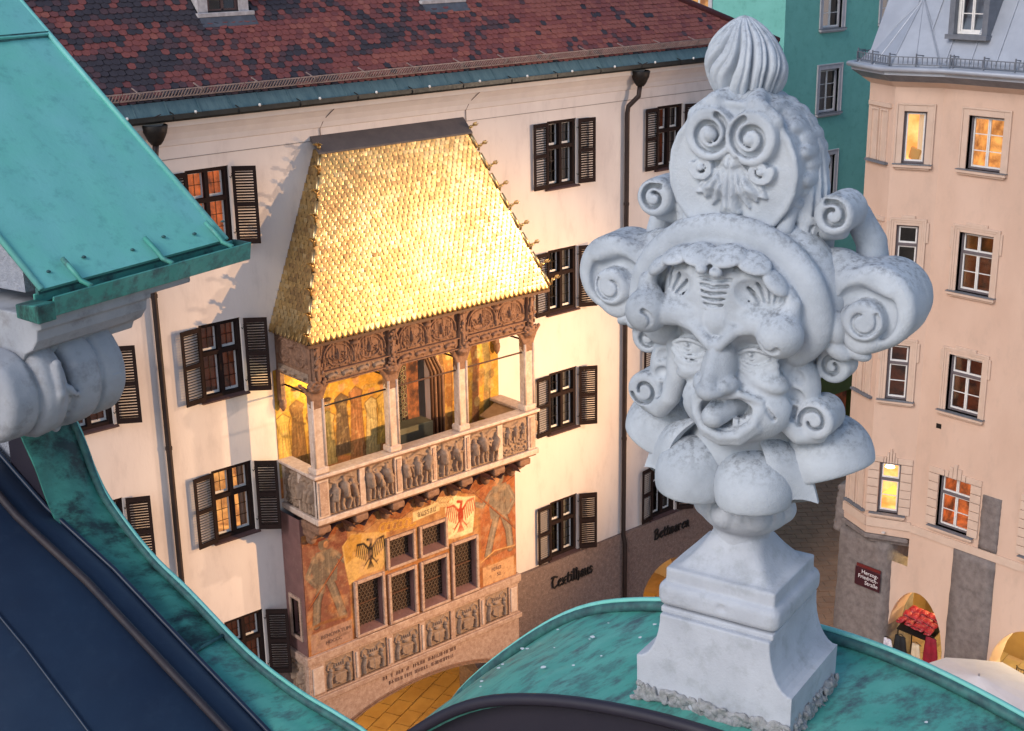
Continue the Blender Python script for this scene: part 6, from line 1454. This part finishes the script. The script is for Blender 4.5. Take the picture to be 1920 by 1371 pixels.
# ------------------------------------------------------------------ peach corner house with bay
PEACH = mat('peach_plaster', (.66, .475, .375), (.60, .42, .325), scale=.8, rough=.9, bump=.14, bscale=24, c3=(.47, .34, .27), s3=1.9, a3=.40, stretch=(1, 1, .5))
PEACHT = mat('peach_trim', (.64, .48, .385), (.58, .43, .34), scale=3, rough=.85)
GREYFR = mat('grey_frame', (.15, .125, .135), (.12, .10, .11), scale=6, rough=.6)
BRECCIA = mat('breccia_pier', (.23, .195, .185), (.15, .125, .12), scale=5, rough=.95, bump=.6, bscale=14, c3=(.24, .21, .195), s3=11, a3=.7)
PX = 21.0
BAY = [(21.0, -5.76), (20.45, -4.58), (20.92, -3.42), (22.0, -3.25)]
def build_peach():
    t = thing('corner_house', 'peach plaster corner house with polygonal bay, stone arcade and grey metal roof', 'house', base=(26, -10, 0)); H = 18.35
    rows = [(15.95, 1.45), (12.52, 1.68), (8.98, 1.68), (5.35, 1.62)]; cols = [-7.12, -10.05, -13.0, -16.0, -19.0]; W = 1.04
    holes = [(y-W/2, y+W/2, z, z+h) for y in cols for z, h in rows]
    m = MB(); wall_cols(m, -30, BAY[0][1], 3.7, H, holes, PX, PX+.3, lambda a, b, c: (b, a, c))
    def arch(c, hw, sp, ri): return (c-hw, c+hw, 0.0, lambda x: sp+ri*max(0, 1-abs((x-c)/hw)**2.0)**.62)
    wall_cols(m, -30, -3.9, 0, 3.7, [arch(-6.18, .98, 1.35, 1.6), arch(-9.95, 1.30, 1.5, 1.6), arch(-13.6, 1.3, 1.5, 1.6), arch(-17.4, 1.3, 1.5, 1.6)], PX, PX+.75, lambda a, b, c: (b, a, c))
    # bay shell and lane side
    U = []
    for (x0, y0), (x1, y1) in zip(BAY[:-1], BAY[1:]):
        d = Vector((x1-x0, y1-y0, 0)); L = d.length; d.normalize(); nn = Vector((-d.y, d.x, 0)); nn = nn if nn.dot(Vector((-1, .3, 0))) > 0 else -nn; U.append((Vector((x0, y0, 0)), d, nn, L))
    o, d, nn, L = U[0]; c = L*.54; bw = .62
    wall_cols(m, 0, L, 4.62, H, [(c-bw/2, c+bw/2, z, z+h) for z, h in rows], 0, .3, lambda a, b, z: tuple(o+d*a-nn*b+Vector((0, 0, z))))
    o1, d1, n1, L1 = U[1]; wall_cols(m, 0, L1, 4.62, H, [], 0, .3, lambda a, b, z: tuple(o1+d1*a-n1*b+Vector((0, 0, z))))
    m.quad((*BAY[2], 4.62), (45, -3.4, 4.62), (45, -3.4, H), (*BAY[2], H)); m.quad((PX, -30, 0), (45, -30, 0), (45, -30, H), (PX, -30, H))
    m.quad(*[(x, y, 4.62) for x, y in BAY]); m.build('wall', PEACH, t)
    box('lane_wall', 22.2, 45, -4.2, -3.9, 0, 4.62, BRECCIA, t)
    lit = {(0, 0): ROOM_YE, (0, 1): ROOM_RD, (0, 2): ROOM_RD, (0, 3): ROOM_OR}
    for i, y in enumerate(cols):
        for j, (z, h) in enumerate(rows):
            wo, f = win(t, (PX, y, z), (0, -1, 0), (-1, 0, 0), W, h, GREYFR, (2, 3 if j == 0 else 2), room=lit.get((i, j), (ROOM_RD, ROOM_YE, ROOMDARK, ROOM_OR)[(i*3+j) % 4]), sur=PEACHT, sursty=('plain', 'eared', 'eared', 'rusticated')[j], rev=.15, sill=ZINCD, transom=None if j == 0 else .66, depth=1.1)
    for j, (z, h) in enumerate(rows):
        p = o+d*c+Vector((0, 0, z)); wo, f = win(t, p, -d, nn, bw, h, GREYFR, (1, 1 if j == 0 else 2), room=(ROOM_WH, ROOMDARK, ROOM_RD, ROOM_WH)[j], sur=PEACHT, sursty=('plain', 'eared', 'eared', 'rusticated')[j], rev=.10, sill=ZINCD, transom=None if j == 0 else .66, depth=.9)
        if j == 0:
            cu = MB(); vs = []
            for k in range(12): x = .30-.022*k; y = -.30+.02*(k % 2); vs += [f(x, y, .02), f(x, y, h-.05)]
            cu.add(vs, [(2*k, 2*k+2, 2*k+3, 2*k+1) for k in range(11)]).build('curtain', mat('cream_curtain', (.8, .62, .42), rough=.9, emit=(.8, .5, .25), estr=.35), wo)
            q = MB(); q.obox(f(.0, -.35, .22), Vector((.0, .16, .05)), Vector((.05, 0, 0)), Vector((0, -.04, .17))); q.build('cushion', mat('ochre_cushion', (.55, .30, .08), rough=.9, emit=(.55, .28, .08), estr=.3), wo, bevel=.03)
        if j == 3:
            MB().obox(f(.05, -.6, .45), Vector((.0, .22, .0)), Vector((.3, 0, .05)), Vector((0, 0, .03))).build('table', mat('yellow_table', (.9, .6, .15), emit=(.9, .55, .12), estr=.8), wo)
            s_ = MB(); s_.lathe([(.03, .10), (.10, .07), (.15, -.02), (.02, -.03)], tuple(f(-.08, -.45, h-.28)), 12); s_.build('lamp_shade', mat('lamp_shade', (1, .9, .7), emit=(1, .85, .55), estr=5), wo, smooth=True)
        # blind twin panels on the turned face
        for k in range(2):
            a, b = .22+k*.46, .60+k*.46
            mm = MB()
            for (x0, x1, z0, z1, yy) in ((a, a+.05, z, z+h, .05), (b-.05, b, z, z+h, .05), (a+.05, b-.05, z+h-.05, z+h, .05), (a+.05, b-.05, z, z+h-.05, .012)): mm.obox(o1+d1*(x0+x1)/2+n1*yy/2+Vector((0, 0, (z0+z1)/2)), d1*(x1-x0)/2, n1*yy/2, Vector((0, 0, (z1-z0)/2)))
            mm.build('blind_panel', PEACHT, t)
        mm = MB(); mm.obox(o1+d1*.64+n1*.06+Vector((0, 0, z-.05)), d1*.52, n1*.06, Vector((0, 0, .03))); mm.build('ledge', ZINCD, t)
        mm = MB(); mm.obox(o1+d1*.64+n1*.03+Vector((0, 0, z+h+.12)), d1*.55, n1*.03, Vector((0, 0, .06))); mm.build('panel_head', PEACHT, t)
    # sill course at the first floor
    for (oo, dd, n2, LL) in U[:2]: MB().obox(oo+dd*LL/2+n2*.03+Vector((0, 0, 5.02)), dd*LL/2, n2*.03, Vector((0, 0, .14))).build('course', PEACHT, t)
    box('course', PX-.05, PX, -30, BAY[0][1], 4.86, 5.10, PEACHT, t)
    # corbel stone under the bay, corner pier, buttress
    m = MB(); q1 = [(x-.06 if i < 3 else x, y+(.06 if i > 1 else 0)) for i, (x, y) in enumerate(BAY)]; m.prism(q1, 4.46, 4.60, 'xy'); m.prism([(x+.16 if i < 3 else x, y-(.10 if i > 1 else 0)) for i, (x, y) in enumerate(BAY)], 4.28, 4.46, 'xy'); m.build('bay_corbel', BRECCIA, t, bevel=.02)
    r = random.Random(6)
    def rough(name, poly, z0, z1, amp, batter=0.0, top=None):
        m = MB(); n = len(poly); K = 16; cx = sum(p[0] for p in poly)/n; cy = sum(p[1] for p in poly)/n; P = []
        for (x0, y0), (x1, y1) in zip(poly, poly[1:]+poly[:1]):
            for i in range(4): P.append((x0+(x1-x0)*i/4, y0+(y1-y0)*i/4))
        n = len(P); vs = []
        for k in range(K+1):
            z = z0+(z1-z0)*k/K; s = 1+batter*(1-k/K)
            for x, y in P: vs.append((cx+(x-cx)*s+r.uniform(-amp, amp), cy+(y-cy)*s+r.uniform(-amp, amp), z+(r.uniform(-amp, amp) if 0 < k < K else 0)))
        fs = [(k*n+i, k*n+(i+1) % n, (k+1)*n+(i+1) % n, (k+1)*n+i) for k in range(K) for i in range(n)]+[tuple(range(n-1, -1, -1)), tuple(K*n+i for i in range(n))]
        return m.add(vs, fs).build(name, BRECCIA, t, smooth=True)
    rough('corner_pier', [(20.75, -5.20), (20.75, -3.45), (21.2, -3.15), (22.3, -3.15), (22.3, -5.20)], 0, 4.30, .02, .05)
    rough('pier_stub', [(20.98, -3.46), (20.98, -3.12), (21.5, -3.05), (21.5, -3.46)], 4.1, 5.6, .03, .35)
    rough('buttress', [(20.955, -8.62), (20.955, -7.28), (21.1, -7.28), (21.1, -8.62)], 0, 4.84, .012, .03); rough('buttress', [(20.955, -8.62), (20.955, -8.04), (21.1, -8.04), (21.1, -8.62)], 5.12, 6.78, .012, .0)
    rough('buttress', [(20.72, -12.4), (20.72, -11.4), (21.1, -11.4), (21.1, -12.4)], 0, 5.2, .012, .06)
    # arcade interior
    arc_m = mat('arcade_ochre', (.40, .27, .12), (.32, .20, .09), scale=1.4, rough=.9)
    m = MB(); m.quad((24.6, -30, 0), (24.6, -4.3, 0), (24.6, -4.3, 3.8), (24.6, -30, 3.8)); m.quad((PX+.75, -30, 3.6), (24.6, -30, 3.6), (24.6, -4.3, 3.6), (PX+.75, -4.3, 3.6)); m.quad((PX+.75, -4.3, 0), (24.6, -4.3, 0), (24.6, -4.3, 3.8), (PX+.75, -4.3, 3.8)); m.build('arcade_wall', arc_m, t)
    box('vent', 20.985, 21.0, -6.52, -6.36, 8.36, 8.50, IRON, t); MB().lathe([(.06, 0), (.06, .03)], (20.6, -5.1, 4.72), 10).build('lamp_knob', mat('white_knob', (.7, .68, .66)), t)
    # cornice, gutter, snow fence, metal roof with turret
    E = [(PX-.55, -30), (PX-.55, BAY[0][1]-.35), (BAY[1][0]-.55, BAY[1][1]+.02), (BAY[2][0]-.28, BAY[2][1]+.48), (26, -2.95)]
    I = [(PX, -30), BAY[0], BAY[1], BAY[2], (26, -3.4)]
    def ring(pa, za, pb, zb, name, m_):
        m = MB()
        for i in range(len(pa)-1): m.quad((*pa[i], za), (*pa[i+1], za), (*pb[i+1], zb), (*pb[i], zb))
        return m.build(name, m_, t)
    E1 = [(a+(c_-a)*.45, b+(d_-b)*.45) for (a, b), (c_, d_) in zip(I, E)]
    ring(I, 18.05, E1, 18.22, 'cornice', PEACHT); ring(E1, 18.22, E, 18.42, 'eaves_soffit', ZINCD); ring(E, 18.42, E, 18.56, 'eaves_fascia', ZINC)
    off_e = [(x-.07, y+.05) for x, y in E]; MB().tube([(x, y, 18.58) for x, y in off_e], .075, 8).build('gutter', ZINC, t, smooth=True)
    # main roof: steep slope above the facade, seams, dormer
    pr = radians(62); yo = -5.9
    def R(y, u, h=0): return (PX-.35+u*cos(pr)-h*sin(pr), y, 18.55+u*sin(pr)+h*cos(pr))
    m = MB(); m.quad((*E[0], 18.54), (*E[1], 18.54), R(E[1][1]+.4, .2), R(-30, .2)); m.quad(R(-30, .2), R(-3.4, .2), R(-3.4, 7), R(-30, 7)); m.quad(R(-3.4, .2), (30, -3.2, 18.6), (30, -3.2, 25), R(-3.4, 7))
    roof = m.build('roof', ZINC, t)
    for k in range(34): y = -4.4-.74*k; MB().bar(R(y, .25, .02), R(y, 6.9, .02), .03, .045, (0, 1, 0)).build('standing_seam', ZINC, roof)
    ap = (21.55, -4.55, 20.35); m = MB(); base = [(E[1][0]+.3, E[1][1]+.15), (E[1][0]+.12, E[1][1]+.25), (E[2][0]+.18, E[2][1]-.02), (E[3][0]+.12, E[3][1]-.12), (23.0, -3.1), (23, -6)]
    for a, b in zip(base[:-1], base[1:]): m.add([(*a, 18.56), (*b, 18.56), ap], [(0, 1, 2)])
    for (a, b), (c_, d_) in zip(zip(E[1:4], E[2:5]), zip(base[1:4], base[2:5])): m.quad((*a, 18.55), (*b, 18.55), (*d_, 18.57), (*c_, 18.57))
    m.build('turret_roof', ZINC, roof)
    for p in base: MB().tube([(p[0], p[1], 18.58), ap], .022, 6).build('turret_seam', ZINC, roof)
    for a, b in zip(base[1:4], base[2:5]): c_ = ((a[0]+b[0])/2, (a[1]+b[1])/2); MB().tube([(*c_, 18.58), tuple(ap)], .014, 5).build('turret_seam', ZINC, roof)
    sg = [(x+.16, y-.06) for x, y in E]
    for i in range(len(sg)-1):
        a, b = Vector((*sg[i], 18.70)), Vector((*sg[i+1], 18.70)); L_ = (b-a).length; m = MB(); m.bar(a, b, .025, .025); m.bar(a+Vector((0, 0, .20)), b+Vector((0, 0, .20)), .025, .025)
        k = int(min(L_, 12)/.13); sta = b if i == 0 else a; dr = (a-b).normalized() if i == 0 else (b-a).normalized()
        for j in range(k): p = sta+dr*(j*.13); m.bar(p, p+Vector((0, 0, .20)), .018, .018, (1, 0, 0))
        m.build('snow_fence', ZINCD, roof)
        for j in range(int(min(L_, 12)/.9)+1): p = sta+dr*(j*.9+.05); MB().bar(p-Vector((0, 0, .15)), p+Vector((.0, 0, .30)), .03, .03, (1, 0, 0)).bar(p+Vector((0, 0, .26)), p+Vector((.35, 0, .22)), .025, .025).build('fence_post', ZINCD, roof)
    yc, zc = -6.35, 19.62; m = MB()
    for q in ((yc-.58, yc-.42, zc-.12, zc+1.8), (yc+.42, yc+.58, zc-.12, zc+1.8)): m.box(PX-.05, PX+1.6, q[0], q[1], q[2], q[3])
    m.box(PX-.14, PX+1.2, yc-.62, yc+.62, zc-.24, zc-.12); m.build('dormer', ZINCD, roof)
    win(roof, (PX+.12, yc, zc-.1), (0, -1, 0), (-1, 0, 0), .80, 1.5, WHITEFR, (2, 3), room=ROOMDARK, rev=.05)
build_peach()
point('arcade_glow', (22.9, -6.3, 2.9), 90, (1, .72, .30), .12); point('arcade_glow', (22.9, -9.9, 2.9), 320, (1, .80, .40), .12)
for i, y in enumerate((-6.3, -9.9)):
    t = thing('arcade_pendant', ('round lit pendant lamp inside the arch behind the clothes stall', 'round lit pendant lamp inside the arch behind the cafe parasol')[i], 'lamp', base=(22.9, y, 3.1)); MB().lathe([(.02, -.12), (.10, -.08), (.13, 0), (.10, .08), (.02, .12)], (22.9, y, 3.2), 12).build('globe', MATS['lamp_glow'], t, smooth=True); MB().tube([(22.9, y, 3.3), (22.9, y, 3.6)], .012, 6).build('cord', IRON, t)
pf = MB(); pf.quad((16, -12.5, .004), (24.6, -12.5, .004), (24.6, -4.7, .004), (16, -4.7, .004)); sq2 = structure(pf.build('arcade_floor', JOINT)); slabs(sq2, 19, 24.5, -12, -4.9, .80, .50, radians(12), mat('pale_slab', (.42, .33, .20), (.34, .26, .16), scale=2, rough=.6, bump=.1, bscale=20), 'floor_slab', 120, 9, .006)

# ------------------------------------------------------------------ street sign on the corner pier
def street_sign():
    o = Vector((20.66, -4.62, 2.98)); d = Vector((.05, 1, 0)).normalized(); d = Vector((0, 1, 0)); n = Vector((-1, 0, 0))
    t = thing('street_sign', 'dark maroon street sign with white lettering on the rough corner pier', 'sign', base=o)
    enm = mat('maroon_enamel', (.045, .010, .018), rough=.35, spec=.6); wht = mat('sign_white', (.75, .72, .72), rough=.5)
    w_, h_ = .92, .62; R = Matrix.Rotation(radians(-90), 3, 'Z')
    box('plate', o.x-.03, o.x, o.y-w_/2, o.y+w_/2, o.z-h_/2, o.z+h_/2, enm, t, bevel=.01); box('strip', o.x-.03, o.x, o.y-w_/2, o.y+w_/2-.05, o.z+h_/2+.02, o.z+h_/2+.12, mat('red_strip', (.14, .02, .02), rough=.4), t)
    for i, line in enumerate(('Herzog-', 'Friedrich-', 'Straße')):
        cu = bpy.data.curves.new('letters', 'FONT'); cu.body = line; cu.size = .185; cu.extrude = .003; cu.align_x = 'RIGHT'
        tmp = bpy.data.objects.new('letters', cu); COL.objects.link(tmp); me = bpy.data.meshes.new_from_object(tmp.evaluated_get(bpy.context.evaluated_depsgraph_get())); bpy.data.objects.remove(tmp); me.materials.clear(); me.materials.append(wht)
        link('letters', me, t, Vector((-.036, -w_/2+.06, .14-.17*i)), (pi/2, 0, -pi/2))
street_sign()

# ------------------------------------------------------------------ clothes stall in the arch
def stall():
    t = thing('bag_rack', 'red patterned bags heaped on a slanted rack in the lit arch', 'rack', base=(21.6, -6.1, 0)); red = mat('red_print', (.45, .015, .03), (.30, .01, .02), scale=10, rough=.5, c3=(.7, .55, .45), s3=24, a3=.5); r = random.Random(3)
    for i in range(5):
        for j in range(3):
            c = Vector((21.18+.26*j+r.uniform(-.03, .03), -6.58+.24*i+r.uniform(-.03, .03), 1.74+.10*j+r.uniform(-.02, .04))); R = Matrix.Rotation(r.uniform(-.3, .3), 3, 'Z') @ Matrix.Rotation(r.uniform(-.55, -.15), 3, 'Y') @ Matrix.Rotation(r.uniform(-.25, .25), 3, 'X')
            bg_ = MB(); N = 6; vs = []
            for k in range(2):
                for u in range(N+1):
                    for v in range(N+1):
                        a_, b_ = u/N*2-1, v/N*2-1; h = .075*(1-a_**4)*(1-b_**4)+.008*sin(5*a_+i)*cos(4*b_+j); vs.append(c+R@Vector((.17*a_*(1-.12*b_*b_), .135*b_*(1-.12*a_*a_), h if k == 0 else -h)))
            n0 = (N+1)**2; fs = [(q0, q0+1, q0+N+2, q0+N+1) for u in range(N) for v in range(N) for q0 in (u*(N+1)+v,)]; fs += [tuple(n0+w_ for w_ in reversed(f)) for f in fs]
            bag = bg_.add(vs, fs).build('bag', red, t, smooth=True)
            MB().tube([c+R@Vector((-.12, -.10, .03)), c+R@Vector((-.16, 0, .09)), c+R@Vector((-.12, .10, .03))], .010, 5).build('strap', IRON, bag)
    m = MB()
    for x, y in ((21.1, -6.65), (21.1, -5.55), (21.9, -6.65), (21.9, -5.55)): m.bar((x, y, 0), (x, y, 1.5 if x < 21.5 else 1.8), .03, .03, (1, 0, 0))
    m.obox((21.5, -6.1, 1.62), (.42, 0, .16), (0, .6, 0), (-.006, 0, .015)); m.build('frame', IRON, t)
    def garment(y, x, z0, z1, wd, m, name, lab):
        g = thing(name, lab, 'garment', base=(x, y, z1), group=None); b = MB(); vs = []; N = 10
        for k in range(5):
            z = z1+(z0-z1)*k/4; w_ = wd*(.5+.5*min(1, .35+k*.3))
            for i in range(N+1): a = i/N; vs.append((x+.05*sin(a*12+k)*(.3+k*.2), y-w_/2+w_*a, z))
        b.add(vs, [(k*(N+1)+i, k*(N+1)+i+1, (k+1)*(N+1)+i+1, (k+1)*(N+1)+i) for k in range(4) for i in range(N)]); o = b.build('cloth', m, g, smooth=True); md = o.modifiers.new('thick', 'SOLIDIFY'); md.thickness = .02
        MB().tube([(x, y-.18, z1-.02), (x, y, z1+.06), (x, y+.18, z1-.02)], .012, 6).build('hanger', IRON, g)
    garment(-6.75, 21.05, .45, 1.65, .50, mat('dark_red_cloth', (.30, .01, .03), (.20, .008, .02), scale=5, rough=.8), 'hanging_garment', 'dark red garment hanging beside the bag rack in the arch'); garment(-6.30, 20.96, .35, 1.30, .34, mat('cream_cloth', (.65, .52, .36), (.5, .38, .26), scale=5, rough=.8), 'hanging_garment', 'cream striped garment hanging below the red bags'); garment(-5.75, 20.95, .3, 1.35, .5, mat('black_cloth', (.012, .012, .014), rough=.8), 'hanging_garment', 'black garment hanging at the edge of the bag rack'); garment(-5.35, 20.85, .5, 1.15, .42, mat('white_print', (.75, .73, .74), (.45, .40, .50), scale=11, rough=.8), 'hanging_garment', 'white printed garment hanging beside the corner pier')
stall()

# ------------------------------------------------------------------ cafe parasols, chair
def parasol(cx, cy, z, half, rot, label):
    t = thing('cafe_parasol', label, 'parasol', base=(cx, cy, 0), group='white cafe parasols'); cl = mat('white_canvas', (.72, .69, .70), (.66, .63, .64), scale=2, rough=.85, bump=.05, bscale=12)
    N = 8; m = MB(); rim = []; ap = (cx, cy, z+.55)
    for k in range(N):
        a = rot+2*pi*k/N; rr = half*(1.0 if k % 2 == 0 else .96); rim.append((cx+rr*cos(a), cy+rr*sin(a), z))
    sag = [((p[0]+q[0])/2*.97+cx*.03, (p[1]+q[1])/2*.97+cy*.03, z+.05) for p, q in zip(rim, rim[1:]+rim[:1])]
    vs = [ap]+rim+sag; fs = []
    for k in range(N): fs += [(0, 1+k, 1+N+k), (0, 1+N+k, 1+(k+1) % N)]
    n0 = len(vs); vs += [(p[0], p[1], p[2]-.16) for p in rim]+[(p[0], p[1], p[2]-.15) for p in sag]
    for k in range(N): fs += [(1+k, n0+k, n0+N+k, 1+N+k), (1+N+k, n0+N+k, n0+(k+1) % N, 1+(k+1) % N)]
    m.add(vs, fs).build('canopy', cl, t)
    MB().tube([(cx, cy, 0), (cx, cy, z+.6)], .03, 8).build('pole', mat('alu_pole', (.4, .4, .42), rough=.4, metal=.8), t)
    for p in rim: MB().tube([(cx, cy, z+.50), (p[0], p[1], p[2]-.02)], .012, 5).build('rib', MATS['alu_pole'], t)
    MB().lathe([(.30, 0), (.30, .06), (.06, .10)], (cx, cy, 0.01), 12).build('base', IRON, t)
parasol(18.15, -10.0, 2.35, 2.05, radians(12), 'white canvas cafe parasol standing before the breccia buttress'); parasol(15.9, -13.1, 2.3, 2.0, radians(5), 'white canvas cafe parasol standing further out in the square')
def chair(x, y, rz):
    t = thing('wicker_chair', 'dark round-backed wicker cafe chair on the lit paving', 'chair', base=(x, y, .035)); wk = mat('dark_wicker', (.05, .035, .025), (.03, .02, .015), scale=30, rough=.7, bump=.4, bscale=60); c, s = cos(rz), sin(rz)
    def L(a, b, h): return (x+a*c-b*s, y+a*s+b*c, .035+h)
    MB().prism([L(.24*cos(a), .24*sin(a), 0)[:2] for a in np.linspace(0, 2*pi, 17)[:-1]], .46, .50, 'xy').build('seat', wk, t)
    for a in (-.8, .8, 2.2, 4.0): MB().tube([L(.2*cos(a), .2*sin(a), .44), L(.25*cos(a), .25*sin(a), 0)], .014, 6).build('leg', wk, t)
    m = MB(); m.tube([L(.25*cos(a), .25*sin(a), .90-.0) for a in np.linspace(.9, 5.4, 14)], .02, 6)
    for a in np.linspace(.9, 5.4, 14): m.tube([L(.24*cos(a), .24*sin(a), .48), L(.25*cos(a), .25*sin(a), .90)], .010, 5)
    m.build('backrest', wk, t)
chair(22.75, -8.95, 1.2)
# floodlights on the facade opposite
for (fx, fy, fz), lab in (((19.7, -20.6, 11.5), 'black floodlight clamped midway up the peach facade'), ((20.2, -15.1, 19.9), 'black floodlight bracketed at the peach eaves')):
    t = thing('floodlight', lab, 'floodlight', base=(fx+.25, fy-.15, fz)); o = MB(); o.box(fx+.06, fx+.32, fy-.40, fy-.12, fz-.14, fz+.14); o.build('housing', IRON, t, bevel=.02); MB().bar((fx+.3, fy-.26, fz), (PX+.1, fy-.26, fz-.1), .05, .05).build('bracket', IRON, t)
# paving of the open square beyond the near gable
sp = MB(); sp.quad((-4, -16, .004), (20.75, -16, .004), (20.75, -1.05, .004), (-4, -1.05, .004)); square = structure(sp.build('square_pavement', JOINT)); slabs(square, -3.9, 20.4, -15.8, -1.15, .90, .55, radians(0), PAVE, 'paving_slab', 0, 21, .006)
